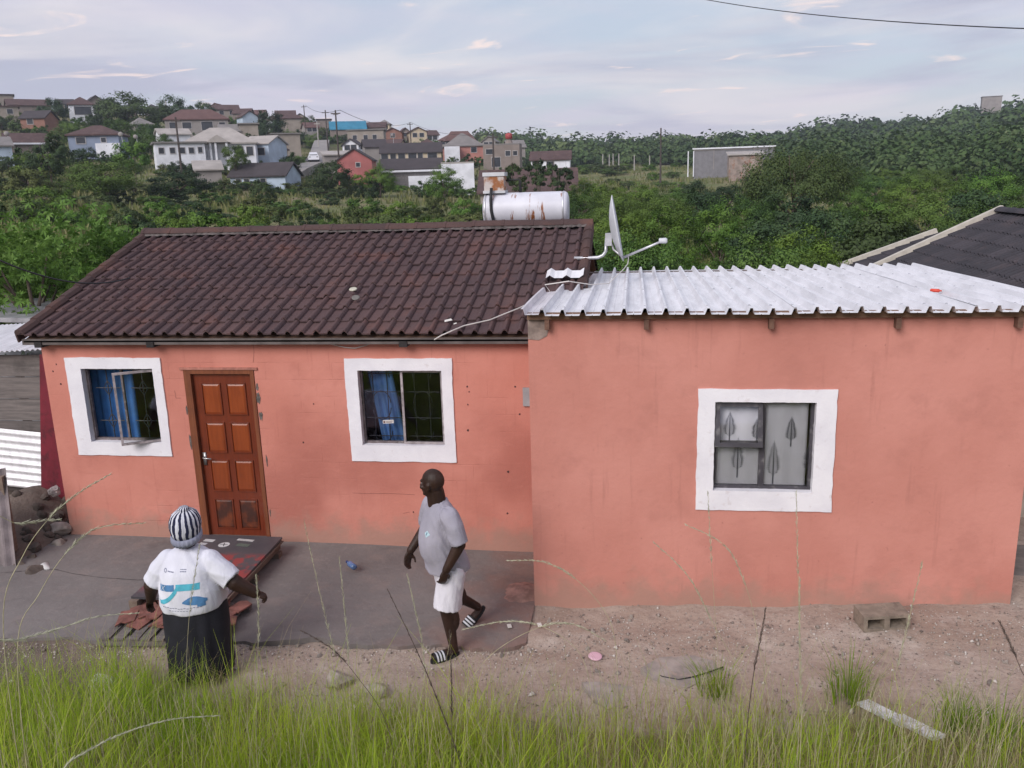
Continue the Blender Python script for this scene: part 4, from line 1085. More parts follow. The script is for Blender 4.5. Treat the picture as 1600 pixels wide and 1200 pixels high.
# scattered small stones, the larger ones as things
for k in range(70):
    if k < 34: u, v = rr.uniform(385, 830), rr.uniform(996, 1030)
    elif k < 52: u, v = rr.uniform(840, 1080), rr.uniform(960, 1060)
    else: u, v = rr.uniform(1050, 1590), rr.uniform(965, 1075)
    P = on_ground(u, v, 3, 20); s = rr.uniform(.010, .030)
    tag(link('stone', RK[k % 6], None, None, (P[0], P[1], P[2]+s*.3), (rr.uniform(0, 3), rr.uniform(0, 3), rr.uniform(0, 3)), (s*1.3, s, s*.7)), 'small grey stone on the bare soil before the house', 'stone', 'loose stones on the soil')
def gravel():
    g = np.random.default_rng(5); n = 15000; V = []; F = []; base = np.array([[1, 0, 0], [-.5, .87, 0], [-.5, -.87, 0], [0, 0, .8], [0, 0, -.6]])
    U = g.uniform(-20, 1620, n); W = np.where(g.random(n) < .45, np.where(U < 840, g.normal(1012, 10, n), g.normal(985, 25, n)), g.uniform(950, 1110, n))
    X = []; 
    for u, w in zip(U, W):
        if u < 370 and w < 1005: continue
        if 370 < u < 850 and w < 1003: continue
        q = at_z(u, w, -.06 if u < 850 else .02+.16*(u-850)/750); X.append(q[:2])
    X = np.array(X); Z = H(X[:, 0], X[:, 1]); n = len(X)
    s = g.lognormal(-5.35, .55, n); a = g.uniform(0, 6.28, n); ca, sa = np.cos(a), np.sin(a)
    B = base[None]*(s[:, None, None]*(1+.5*(g.random((n, 5, 1))-.5)))
    Vx = B[..., 0]*ca[:, None]-B[..., 1]*sa[:, None]+X[:, 0:1]; Vy = B[..., 0]*sa[:, None]+B[..., 1]*ca[:, None]+X[:, 1:2]; Vz = B[..., 2]+Z[:, None]+.3*s[:, None]
    V = np.stack([Vx, Vy, Vz], -1).reshape(-1, 3); t = np.array([[0, 1, 3], [1, 2, 3], [2, 0, 3], [1, 0, 4], [2, 1, 4], [0, 2, 4]])
    F = (np.arange(n)[:, None, None]*5+t[None]).reshape(-1, 3)
    tag(link('gravel', np_mesh('gravel', V, F, np.repeat(g.random(n), 5)), mat_leaf('gravel_mix', (.16, .13, .115), (.33, .28, .25), (.58, .54, .50), 0, .1, 0, .95)), 'fine grey gravel scattered over the bare soil', 'gravel', None, 'stuff')
gravel()
# half-buried grey slabs
for k, (u, v, w, l, rz, lb_) in enumerate([(1065, 1046, .30, .22, .25, 'grey cement slab half sunk in the soil with wire over it'), (955, 1085, .26, .17, -.2, 'smaller grey slab sunk at the grass edge left of the wired slab')]):
    P = on_ground(u, v, 3, 20); pts = []; r_ = random.Random(k)
    for q in range(7):
        a = 2*math.pi*(q+.5*r_.random())/7; pts.append((w*(.75+.5*r_.random())*math.cos(a), l*(.75+.5*r_.random())*math.sin(a)))
    tag(MB().prism(pts, 'z', -.09, .012).build('cement_slab', plain('grey_slab', (.30, .26, .235), .95, .25, 5, .6, 30, dirt=((.36, .28, .24), .9)), None, loc=(P[0], P[1], P[2]), rot=(.05, .03, rz)), lb_, 'slab')
pts = [on_ground(u, v, 3, 20) for u, v in ((1008, 1052), (1035, 1062), (1060, 1067), (1085, 1062), (1110, 1054), (1130, 1047))]
tag(MB().tube([(p[0], p[1], p[2]+.03) for p in pts], .006, 6).build('wire', M_WIRE), 'dark wire curving across the sunken slab', 'wire')
# hollow cement block
P = on_ground(1388, 985, 3, 20)
blk = MB(); L, D_, Hh = .42, .24, .15
xs = [0, .035, .175, .225, .365, .42]
blk.box((0, .03, 0), (.42, D_, Hh)) if False else None
for a, b in ((0, .035), (.185, .235), (.385, .42)): blk.box((a, 0, .028), (b, D_, Hh-.028))
blk.box((0, 0, 0), (L, D_, .028)); blk.box((0, 0, Hh-.028), (L, D_, Hh)); blk.box((.035, D_-.03, .028), (.185, D_, Hh-.028)); blk.box((.235, D_-.03, .028), (.385, D_, Hh-.028))
zb = Hs(P[0]-.1, P[1]+.1)
tag(blk.build('cement_block', M_BLOCK, None, loc=(P[0]-.22, P[1]-.03, zb-.005), rot=(0, math.radians(-2), math.radians(8))), 'hollow cement block lying on its side before the extension', 'block')
# white weathered plank in two splits
A, B = on_ground(1349, 1114, 3, 20), on_ground(1470, 1177, 3, 20)
pk = empty('white_plank', tuple(A), math.atan2(B[1]-A[1], B[0]-A[0]), 'weathered white painted plank lying in the grass on the right', 'plank')
Ln = math.hypot(B[0]-A[0], B[1]-A[1]); M_WP = plain('flaking_white', (.60, .60, .61), .85, .22, 9, .4, dirt=((.20, .18, .16), .8))
tl = math.atan2(B[2]-A[2], Ln); Rt = Matrix.Rotation(-tl, 3, 'Y')
MB().box((0, -.055, .075), (Ln*.62, .055, .10), Rt, (0, 0, .03)).build('board', M_WP, pk); MB().box((Ln*.50, -.065, .102), (Ln+.02, .045, .127), Rt, (0, 0, .03)).build('board', M_WP, pk)
# blue bottle, pink lid, paper bits
P = at_z(550, 889, .0)
bt = empty('plastic_bottle', (P[0], P[1], .012), 2.35, 'small blue plastic bottle lying on the concrete apron', 'bottle')
MB().lathe([(.012, -.075), (.032, -.07), (.034, -.02), (.030, .0), (.034, .02), (.033, .05), (.014, .085), (.013, .10)], 14, (0, 0, .034), 'x').build('body', plain('blue_pet', (.10, .17, .34), .2, .3, 20, 0, spec=.6), bt, True)
MB().lathe([(.016, .1), (.016, .12), (.004, .121)], 12, (0, 0, .034), 'x').build('cap', plain('cap_navy', (.02, .03, .12), .4), bt)
P = on_ground(930, 1028, 3, 20); tag(MB().lathe([(.06, 0), (.064, .004), (.062, .014), (.052, .016), (.02, .013), (.004, .013)], 20).build('lid', plain('pink_lid', (.66, .42, .50), .5, .06), None, True, loc=(P[0], P[1], P[2]+.01), rot=(.05, .08, 0)), 'round pink plastic lid on the bare soil', 'lid')
for u, v, lb_ in ((843, 977, 'white paper slip on the reddish floor near the corner'), (796, 979, 'small white card behind the walking man on the apron')):
    P = at_z(u, v, -.05); zz = max(Hs(P[0], P[1]), -.075 if P[1] > -2 else -9)+.03
    tag(MB().box((-.02, -.035, 0), (.02, .035, .003), .3).build('paper_slip', plain('paper_white', (.66, .64, .60), .8), None, loc=(P[0], P[1], zz)), lb_, 'paper')
P = on_ground(163, 1080, 3, 20)
tag(link('plastic_bag', rock_mesh(77, 'plastic_bag', .8, 3), plain('bag_bright', (.66, .66, .64), .5, .15, 20, .6, 40), None, (P[0], P[1], P[2]+.10), (0, 0, 0), (.14, .10, .08)), 'crumpled white plastic bag caught in the grass bank', 'bag')
# reddish earth thrown against the corner
hp = MB(); V = [(0, 0, .10)]
for ring, (q, z) in enumerate(((.35, .08), (.7, .045), (1.0, .0))):
    for k in range(18):
        a = 2*math.pi*k/18; w = 1+.25*math.sin(3*a+ring)+.15*rr.random(); V.append((.30*q*w*math.cos(a), .24*q*w*math.sin(a), z+.012*rr.random()))
F = [(0, 1+k, 1+(k+1) % 18) for k in range(18)]+[(1+a*18+k, 1+(a+1)*18+k, 1+(a+1)*18+(k+1) % 18, 1+a*18+(k+1) % 18) for a in range(2) for k in range(18)]
P = at_z(812, 925, -.06); tag(hp.add(V, F).build('soil_heap', plain('red_earth', (.30, .17, .14), .95, .3, 9, .6, 30), None, True, loc=(P[0]+.08, P[1], -.09)), 'low heap of reddish earth at the inner corner of the two buildings', 'soil heap')

# ---- neighbour's charcoal roof on the right
nb_ = empty('house', (14.2, 4.5, .2), 0, 'neighbouring house with charcoal tiled roof and cream verge beyond the extension', 'house')
NI = Matrix.Translation((-14.2, -4.5, -.2))
def N_(o): o.parent = nb_; o.matrix_parent_inverse = NI; return o
apx = at_y(1565, 331, 8.0); NXR, NZR = apx[0], apx[2]; low = at_y(1385, 413, 8.0)
NALF = math.atan2(NZR-low[2], NXR-low[0]); NSL = 3.3
NRF = Matrix(((0, math.cos(NALF), -math.sin(NALF), NXR-NSL*math.cos(NALF)), (-1, 0, 0, 8.0), (0, math.sin(NALF), math.cos(NALF), NZR-NSL*math.sin(NALF)), (0, 0, 0, 1)))
NEX = NXR-NSL*math.cos(NALF); NEZ = NZR-NSL*math.sin(NALF)
dk = MB().prism([(NEX+.02, NEZ-.09), (NXR, NZR-.09), (2*NXR-NEX, NEZ-.09), (2*NXR-NEX, NEZ-.12), (NXR, NZR-.12), (NEX+.02, NEZ-.12)], 'y', .5, 7.98)
nroof = N_(dk.build('roof', M_BEAM))
N_(MB().box((NEX+.4, .8, .0), (2*NXR-NEX-.4, 7.7, NEZ-.05)).build('wall', plain('neighbour_wall', (.42, .36, .30), .9)))
N_(MB().prism([(NEX+.4, NEZ-.06), (NXR, NZR-.16), (2*NXR-NEX-.4, NEZ-.06)], 'y', 7.5, 7.7).build('gable', plain('neighbour_wall', (.42, .36, .30), .9)))
NT_ = [tile_mesh('roof_tile', .33, .38, 30+s) for s in range(3)]
for q in NT_: q.materials.append(M_TILE2)
NTG = NSL/10
for j in range(10):
    for i in range(22):
        o = link('roof_tile', NT_[(i*7+j*3) % 3], None, nroof)
        o.matrix_local = NRF@Matrix.Translation((i*.33+rt.uniform(-.003, .003), j*NTG+rt.uniform(-.006, .006), -.03+.003*((i+j) % 2)))
nrl = ridge_mesh(.48); nrl.materials.append(M_TILE2)
for k in range(16): link('ridge_tile', nrl, None, nroof, (NXR, 8.0-k*.45, NZR+.0), (0, 0, -math.pi/2))
vb = MB().box((-.10, -.02, -.16), (.03, NSL+.06, .08)).build('verge_board', plain('cream_board', (.50, .46, .40), .75, .15, 5, .1), nroof); vb.matrix_local = NRF@Matrix.Translation((-.02, 0, .02))
# far wing of the same kind
a2 = at_y(1462, 366, 12.0); l2 = at_y(1320, 417, 12.0); al2 = math.atan2(a2[2]-l2[2], a2[0]-l2[0]); s2 = math.hypot(a2[0]-l2[0], a2[2]-l2[2])+.8
wing = empty('house', (a2[0], 10.5, .2), 0, 'lower charcoal roof with cream verge behind the neighbouring house', 'house')
WF = Matrix(((0, math.cos(al2), -math.sin(al2), a2[0]-s2*math.cos(al2)), (-1, 0, 0, 12.0), (0, math.sin(al2), math.cos(al2), a2[2]-s2*math.sin(al2)), (0, 0, 0, 1)))
wi = Matrix.Translation((-a2[0], -10.5, -.2))
ex, ez = a2[0]-s2*math.cos(al2), a2[2]-s2*math.sin(al2)
wr = MB().prism([(ex, ez-.09), (a2[0], a2[2]-.09), (2*a2[0]-ex, ez-.09), (2*a2[0]-ex, ez-.12), (a2[0], a2[2]-.12), (ex, ez-.12)], 'y', 8.3, 11.98).build('roof', M_BEAM, wing); wr.matrix_parent_inverse = wi
q = MB().box((ex+.3, 8.5, .0), (2*a2[0]-ex-.3, 11.7, ez-.05)).build('wall', plain('neighbour_wall', (.42, .36, .30), .9), wing); q.matrix_parent_inverse = wi
for j in range(int(s2/.33)+1):
    for i in range(11):
        o = link('roof_tile', NT_[(i*5+j*2) % 3], None, wr); o.matrix_local = WF@Matrix.Translation((i*.33, j*.33, -.03+.003*((i+j) % 2)))
vb = MB().box((-.09, -.02, -.14), (.04, s2+.05, .10)).build('verge_board', plain('cream_board', (.50, .46, .40), .75), wr); vb.matrix_local = WF@Matrix.Translation((-.02, 0, .02))
# scrap by the right corner
P = at_z(1592, 925, .15); tag(MB().box((-.01, -.02, -.1), (.30, .02, .32), Matrix.Rotation(-.35, 3, 'X')).build('grey_board', M_PLANK, None, loc=(P[0]+.03, P[1]+.35, .15)), 'grey board leaning in the gap right of the extension', 'board')
# ------------------------------------------------------------------ plants
def leaf_quads(P, N_, T, L, W, fold=.25):
    """P centres, N_ normals, T directions; returns diamond quads with a little cup"""
    B = np.cross(N_, T); n = len(P)
    L = np.broadcast_to(L, (n,))[:, None]; W = np.broadcast_to(W, (n,))[:, None]
    a = P-T*L*.5; b = P+B*W*.5+N_*W*fold*.5; c = P+T*L*.5-N_*L*.12; d = P-B*W*.5+N_*W*fold*.5
    V = np.stack([a, b, c, d], 1).reshape(-1, 3)
    return V, np.arange(n*4).reshape(-1, 4)
def unit(a): return a/np.maximum(np.linalg.norm(a, axis=1, keepdims=True), 1e-9)
def crown(name, seed, R, clumps, leaves, L, W, mat, shape='round', star=0, cr=.25, up=.35):
    g = np.random.default_rng(seed); C = []
    k = 0
    lob = g.normal(size=(7, 3)); lob = unit(lob)
    while len(C) < clumps:
        d = unit(g.normal(size=(1, 3)))[0]
        lump = 1+.22*max(0, (lob@d).max()-.6)/.4-.18*g.random()
        q = (.45+.55*g.random()**.6)*lump
        p = d*q*np.array(R)
        if shape == 'flat' and p[2] < -.35*R[2]: continue
        if shape == 'bush' and p[2] < -.75*R[2]: continue
        C.append(p)
    C = np.array(C); idx = g.integers(0, clumps, leaves)
    csz = cr*(.55+.75*g.random(clumps)); ctone = g.random(clumps)
    off = g.normal(size=(leaves, 3))*.55; off[:, 2] *= .7
    rm = min(R)
    if star:
        m_ = leaves//star; idx = np.repeat(idx[:m_], star); off = np.repeat(off[:m_], star, 0)
        P = C[idx]+off*(csz[idx]*rm)[:, None]
        N0 = unit(np.repeat(unit(g.normal(size=(m_, 3))*.6+np.array([0, -.25, .9])), star, 0))
        A = np.tile(np.linspace(0, 2*np.pi, star+1)[:-1], m_)+np.repeat(g.uniform(0, 6, m_), star)
        e1 = unit(np.cross(N0, np.array([[.3, .9, .2]]))); e2 = np.cross(N0, e1)
        T = unit(e1*np.cos(A)[:, None]+e2*np.sin(A)[:, None]-N0*.25); P = P+T*L*.5
        NN = unit(N0+.2*g.normal(size=N0.shape)); NN = unit(NN-T*(NN*T).sum(1, keepdims=True))
        n = len(P); tone = np.repeat(g.random(m_)*.45, star)+ctone[idx]*.4+.15*g.random(n)
    else:
        P = C[idx]+off*(csz[idx]*rm)[:, None]; n = leaves
        NN = unit(unit(off)*.55+unit(P/np.array(R))*.75+np.array([0, 0, up])+.26*g.normal(size=(n, 3)))
        T = g.normal(size=(n, 3)); T = unit(T-NN*(T*NN).sum(1, keepdims=True))
        tone = ctone[idx]*.75+.25*g.random(n)
    s = g.uniform(.7, 1.25, n)
    V, F = leaf_quads(P, NN, T, L*s, W*s)
    me = np_mesh(name, V, F, np.repeat(tone, 4)); me.materials.append(mat); return me
def trunk_mesh(seed, h, r, spread, limbs=6, zc=None):
    g = random.Random(seed); mb = MB()
    mb.tube([(0, 0, -1.2), (.02*h, 0, h*.3), (-.02*h, .02*h, h*.62), (.01*h, 0, h*.95)], [r*1.25, r, r*.75, r*.35], 8)
    for k in range(limbs):
        a = 2*math.pi*k/limbs+g.random(); z0 = h*(.35+.35*g.random()); s = spread*(.6+.4*g.random())
        mb.tube([(0, 0, z0), (s*.45*math.cos(a), s*.45*math.sin(a), z0+h*.2), (s*math.cos(a), s*math.sin(a), z0+h*(.25+.25*g.random()))], [r*.6, r*.4, r*.15], 6)
    me = mb.mesh('trunk', True); me.materials.append(M_BARK); return me
KIND = {}
def kind(key, crowns, h, R, tr):
    KIND[key] = (crowns, h, R, tr)
# unit trees: total height h, crown half-height R[2]
kind('broad', [crown('crown', s, (2.5, 2.5, 1.9), 95, 12000, .145, .075, M_LEAF) for s in (1, 2, 3)], 5.0, (2.5, 1.9), [trunk_mesh(1, 3.4, .14, 1.4), trunk_mesh(2, 3.4, .13, 1.5)])
kind('bright', [crown('crown', s, (2.5, 2.5, 1.8), 95, 11000, .16, .075, M_LEAF_B) for s in (4, 5)], 4.6, (2.5, 1.8), [trunk_mesh(3, 3.0, .13, 1.3)])
kind('dark', [crown('crown', s, (2.4, 2.4, 2.0), 60, 7000, .22, .12, M_LEAF_D) for s in (6, 7)], 5.2, (2.4, 2.0), [trunk_mesh(4, 3.6, .15, 1.4)])
kind('acacia', [crown('crown', 8, (4.2, 4.2, 1.9), 170, 26000, .17, .08, M_LEAF_O, 'flat', 0, .40)], 5.2, (4.2, 1.9), [trunk_mesh(5, 4.2, .16, 3.0, 8)])
kind('near', [crown('crown', s, (2.3, 2.3, 1.8), 90, 8400, .17, .065, M_LEAF_N, 'bush', 6, .30) for s in (9, 10)], 3.4, (2.3, 1.8), [trunk_mesh(6, 2.4, .10, 1.3)])
kind('bush', [crown('crown', s, (1.4, 1.4, 1.0), 40, 3200, .19, .085, m_, 'bush') for s, m_ in ((11, M_LEAF), (12, M_LEAF_O), (13, M_LEAF_B), (14, M_LEAF_D))], 1.9, (1.4, 1.0), [trunk_mesh(7, 1.2, .06, .7, 5)])
kind('ball', [crown('crown', s, (1.2, 1.2, .9), 30, 1700, .24, .13, M_LEAF_D) for s in (15, 16)], 2.8, (1.2, .9), [trunk_mesh(8, 2.3, .07, .5, 5)])
kt = random.Random(21)
def tree(name, key, P, height, width, label, cat, group=None, var=None, rz=None):
    crowns, h0, R, tr = KIND[key]
    e = empty(name, (P[0], P[1], P[2]), kt.uniform(0, 6.28) if rz is None else rz, label, cat, group)
    sx = width/(2*R[0]); sz = min(height/h0, sx*1.2); extra = height-h0*sz
    e.scale = (sx, sx, sz); e.location.z += max(extra, 0)
    link('crown', crowns[kt.randrange(len(crowns)) if var is None else var], None, e, (0, 0, h0-R[1]*1.05))
    k_ = 1+max(extra, 0)/(h0*sz*.7)
    link('trunk', tr[kt.randrange(len(tr))], None, e, (0, 0, -max(extra, 0)/sz), None, (1, 1, k_))
    return e
def plant(name, key, u, vtop, r, wpx, label, cat, group=None, var=None, minh=.8):
    """stand a plant on the terrain at distance r in direction u, its top at image row vtop"""
    P = at_r(u, vtop, r); z = Hs(P[0], P[1])-.1; h = max(P[2]-z, minh)
    return tree(name, key, (P[0], P[1], z), h, wpx*r/FPX, label, cat, group, var)

# ---- trees behind and right of the house, nearest rows first
def rows(spec, name, label, group):
    for (u0, u1, step, vt, dv, r0, r1, wpx, keys) in spec:
        u = u0+kt.uniform(0, step*.4)
        while u < u1:
            r = kt.uniform(r0, r1); k = kt.choice(keys)
            vtop = (vt(u) if callable(vt) else vt)+kt.uniform(-dv, dv)
            q_ = {'broad': 'mid green', 'bright': 'bright green', 'dark': 'dark green'}[k]+' '+label[r0]
            plant(name, k, u, vtop, r, wpx*kt.uniform(.85, 1.25), q_, 'tree', q_.replace('tree', 'trees'))
            u += step*kt.uniform(.75, 1.25)
G1 = 'trees of the thicket behind the extension'
L1 = {17.5: 'leafy tree of the thicket rising right behind the metal roof', 25: 'leafy tree in the middle of the thicket behind the extension', 38: 'leafy tree along the far side of the thicket'}
rows([(905, 1335, 82, 378, 20, 17.5, 22, 128, ['broad', 'bright', 'broad']),
      (890, 1640, 78, 335, 17, 25, 32, 112, ['broad', 'dark', 'broad', 'bright']),
      (900, 1640, 66, 304, 11, 38, 48, 92, ['broad', 'dark', 'bright', 'broad'])], 'thicket_tree', L1, G1)
rows([(900, 1230, 50, 284, 6, 60, 78, 70, ['broad', 'dark', 'bright']),
      (1320, 1660, 46, lambda u: 276-(u-1330)*.02, 5, 68, 85, 66, ['bright', 'bright', 'broad']),
      (1300, 1660, 38, lambda u: 264-(u-1330)*.03, 4, 95, 120, 52, ['bright', 'bright', 'broad'])], 'valley_tree', {60: 'tree in the valley below the fence posts', 68: 'tree at the near side of the right-hand valley band', 95: 'tree at the foot of the wooded right hill'}, None)
plant('acacia_tree', 'acacia', 1243, 236, 48, 165, 'broad flat-topped olive acacia rising above the thicket', 'tree')
# ---- near leafy tree left of the roof
for (u, vt, r, w, lb) in [(30, 352, 17.0, 210, 'light green leafy tree at the left edge behind the house'), (118, 333, 18.5, 230, 'tall light green leafy tree left of the roof, middle of three'), (190, 362, 18.0, 120, 'light green leafy tree touching the left end of the ridge'), (-40, 330, 19.0, 200, 'light green leafy tree cut by the left edge of the photo')]:
    plant('leafy_tree', 'near', u, vt, r, w, lb, 'tree')
# ---- bushes on the slope behind the ridge
GB, LB = 'bushes on the slope behind the ridge', 'wild green bush on the overgrown slope behind the tiled roof'
for (u0, u1, step, vt, dv, r0, r1, wpx) in [(215, 900, 46, 338, 10, 30, 38, 62), (-20, 900, 50, 322, 9, 44, 56, 56), (-20, 760, 48, 303, 8, 62, 78, 48), (-10, 740, 50, 283, 7, 84, 98, 44)]:
    u = u0
    while u < u1:
        r = kt.uniform(r0, r1); lf = np.interp(u, [0, 300, 700, 900], [-10, 0, 4, 8])
        plant('slope_bush', 'bush', u, vt+lf+kt.uniform(-dv, dv), r, wpx*kt.uniform(.7, 1.5), LB, 'bush', GB); u += step*kt.uniform(.6, 1.4)
for (k, u, vt, r, w, lb) in [('dark', 275, 265, 78, 85, 'dark round bush tree on the slope left of the blue-grey cottage'), ('bush', 70, 212, 88, 62, 'dark bushy tree below the long brown roof at far left'), ('broad', 160, 245, 76, 110, 'wide green tree on the left slope below the blue house'),
                             ('dark', 512, 250, 92, 62, 'dark spreading tree left of the small pink gabled house'), ('bright', 592, 260, 88, 52, 'bright green bush below the pink gabled house'), ('bright', 692, 262, 84, 62, 'rounded green bush before the long white wall'),
                             ('broad', 365, 222, 98, 38, 'slim green tree before the white house with the portico'), ('bush', 410, 282, 72, 40, 'small green tree below the blue-grey cottage'), ('bush', 205, 218, 100, 50, 'olive bush right of the blue house'), ('bush', 40, 262, 80, 70, 'low brownish bush at the left edge of the slope'),
                             ('dark', 208, 146, 182, 92, 'big dark tree with ragged top on the left skyline'), ('dark', 165, 152, 186, 52, 'smaller dark tree joined to the big one on the left skyline'), ('dark', 275, 149, 205, 50, 'dome-shaped dark tree on the left skyline'), ('dark', 319, 157, 208, 36, 'small round dark tree on the skyline right of the dome'),
                             ('dark', 80, 152, 195, 40, 'dark tree on the skyline left of the white hip-roofed house'), ('dark', 421, 172, 172, 46, 'dark round tree standing alone before the beige block'), ('broad', 185, 180, 150, 60, 'green tree below the big skyline tree'), ('broad', 115, 185, 152, 55, 'green tree below the white hip-roofed house'),
                             ('broad', 230, 188, 140, 50, 'green tree left of the long brown-roofed house'), ('bush', 30, 195, 140, 60, 'green shrub below the brick gable at far left'), ('broad', 250, 205, 118, 36, 'green shrub at the left of the white house'), ('dark', 480, 180, 205, 22, 'small tree on the skyline left of the poles'),
                             ('bush', 450, 240, 108, 34, 'green shrub on the verge beside the white car'), ('bush', 55, 235, 104, 60, 'scrubby bush below the long brown roof')]:
    plant('tree', k, u, vt, r, w, lb, 'tree')
for k, (u, vt, r, w) in enumerate([(800, 256, 62, 26), (838, 250, 64, 30), (862, 255, 63, 26), (786, 270, 60, 30), (842, 272, 60, 26), (885, 262, 66, 26), (872, 278, 60, 24), (812, 275, 58, 28)]):
    plant('mop_tree', 'ball', u, vt, r, w, 'small mop-headed tree before the wide tiled house, number %s from the left' % ['second', 'fourth', 'sixth', 'first', 'fifth', 'eighth', 'seventh', 'third'][k], 'tree')

GS, LS = 'shrubs between the hillside houses', 'small green shrub among the houses of the hillside'
for k in range(70):
    u = kt.uniform(-10, 760); r = kt.uniform(98, 215)
    P0 = at_r(u, 300, r); z0 = Hs(P0[0], P0[1]); u_, v_ = project((P0[0], P0[1], z0))
    plant('hillside_shrub', kt.choice(['bush', 'bush', 'dark', 'broad']), u, v_-kt.uniform(6, 17), r, kt.uniform(16, 38), LS, 'shrub', GS)
for k in range(34):
    u = kt.uniform(880, 1062) if k < 24 else kt.uniform(1215, 1330); r = kt.uniform(112, 190)
    P0 = at_r(u, 300, r); u_, v_ = project((P0[0], P0[1], Hs(P0[0], P0[1])))
    plant('valley_shrub', kt.choice(['bush', 'bush', 'broad']), u, v_-kt.uniform(6, 14), r, kt.uniform(20, 42), 'low shrub on the valley flat around the fence posts and grey building', 'shrub', 'shrubs of the valley flat')
def slope_scrub():
    g = np.random.default_rng(8); n = 130000
    U = g.uniform(-150, 1750, n); r = np.exp(g.uniform(math.log(22), math.log(190), n))
    az = np.arctan((U-800)/FPX)-YAW; X = CAM[0]+r*np.sin(az); Y = CAM[1]+r*np.cos(az); Z = H(X, Y)
    dens = .5+_vnoise(X, Y, 9)+.6*_vnoise(X, Y, 3); keep = dens > g.random(n)*.9; X, Y, Z, r = X[keep], Y[keep], Z[keep], r[keep]; n = len(X)
    h = g.uniform(.25, .75, n)*(1+.8*_vnoise(X, Y, 6)); w = g.uniform(.025, .06, n)*(1+r/110); a = g.uniform(0, 6.28, n); ln = g.uniform(.05, .45, n)*h
    dx, dy = np.cos(a), np.sin(a); b = g.uniform(0, 6.28, n)
    base = np.stack([X, Y, Z-.1], -1); side = np.stack([np.cos(b), np.sin(b), 0*b], -1)*w[:, None]
    mid = base+np.stack([dx*ln*.4, dy*ln*.4, h*.6], -1); tip = base+np.stack([dx*ln, dy*ln, h], -1)
    V = np.stack([base-side, base+side, mid+side*.9, mid-side*.9, tip+side*.15, tip-side*.15], 1).reshape(-1, 3)
    k = np.arange(n)[:, None]*6; F = np.concatenate([k+np.array([0, 1, 2, 3]), k+np.array([3, 2, 4, 5])], 1).reshape(-1, 4)
    tone = np.repeat(np.clip(g.random(n)*.7+.5*_vnoise(X, Y, 7)+.15, 0, 1), 6)
    tag(link('undergrowth', np_mesh('undergrowth', V, F, tone), M_SCRUB), 'rough grass and weeds covering the slope behind the house', 'undergrowth', None, 'stuff')
slope_scrub()
def hill_wood():
    g = np.random.default_rng(4); Vs = []; Fs = []; Ts = []; k = 0
    m_ = 3000
    U = g.uniform(760, 1850, m_); r = np.exp(g.uniform(math.log(112), math.log(455), m_))
    az = np.arctan((U-800)/FPX)-YAW; X = CAM[0]+r*np.sin(az); Y = CAM[1]+r*np.cos(az)
    keep = ~((U > 1040) & (U < 1235) & (r < 178)) & ~((U < 1060) & (r < 205)); X, Y, r = X[keep], Y[keep], r[keep]; m_ = len(X); Z = H(X, Y)
    R = np.clip(g.lognormal(.95, .42, m_), 1.2, 6.5)*(1+.6*np.clip(_vnoise(X, Y, 30), -.4, .6)); tn = g.random(m_)
    per = 170
    off = unit(g.normal(size=(m_*per, 3)))*(g.random((m_*per, 1))**.4); off[:, 2] = np.abs(off[:, 2])*.82-.22
    idx = np.repeat(np.arange(m_), per); lob = 1+.25*np.sin(np.arctan2(off[:, 1], off[:, 0])*3+idx)
    P = np.stack([X, Y, Z+R*.55], -1)[idx]+off*(R[idx]*lob)[:, None]
    NN = unit(off+np.array([0, 0, .4])+.18*g.normal(size=off.shape)); T = g.normal(size=off.shape); T = unit(T-NN*(T*NN).sum(1, keepdims=True))
    L = r[idx]*g.uniform(.0034, .0064, len(P))
    V, F = leaf_quads(P, NN, T, L, L*.75)
    tone = np.clip(tn[idx]*.75+.12*g.random(len(P))+.7*_vnoise(P[:, 0], P[:, 1], 45), 0, 1)
    tag(link('hill_wood', np_mesh('hill_wood', V, F, np.repeat(tone, 4)), M_LEAF_F), 'unbroken green bush covering the far hill on the right', 'woodland', None, 'stuff')
hill_wood()

# ------------------------------------------------------------------ houses of the settlement
def c_(name, rgb, rough=.9, **k): return plain(name, rgb, rough, .12, .8, .1, 6, **k)
RB = c_('roof_brown', (.085, .052, .050), dirt=((.16, .10, .085), .5)); RD = c_('roof_dark', (.055, .046, .050)); RG = c_('roof_grey', (.20, .185, .18)); RR = c_('roof_redbrown', (.125, .070, .065))
RLG = c_('roof_pale', (.36, .33, .31)); RBL = c_('roof_blue', (.035, .19, .30))
WW = c_('wall_white', (.70, .71, .76)); WB = c_('wall_beige', (.30, .26, .225)); WBL = c_('wall_pale_blue', (.42, .50, .60)); WGB = c_('wall_greyblue', (.22, .26, .35)); WP = c_('wall_pink', (.36, .125, .12))
WS = c_('wall_salmon', (.42, .19, .16)); WC = c_('wall_cream', (.52, .43, .31)); WG = c_('wall_grey', (.27, .245, .235)); WK = c_('wall_brick', (.25, .13, .10)); WGR = c_('wall_block', (.23, .19, .17))
BASES = []
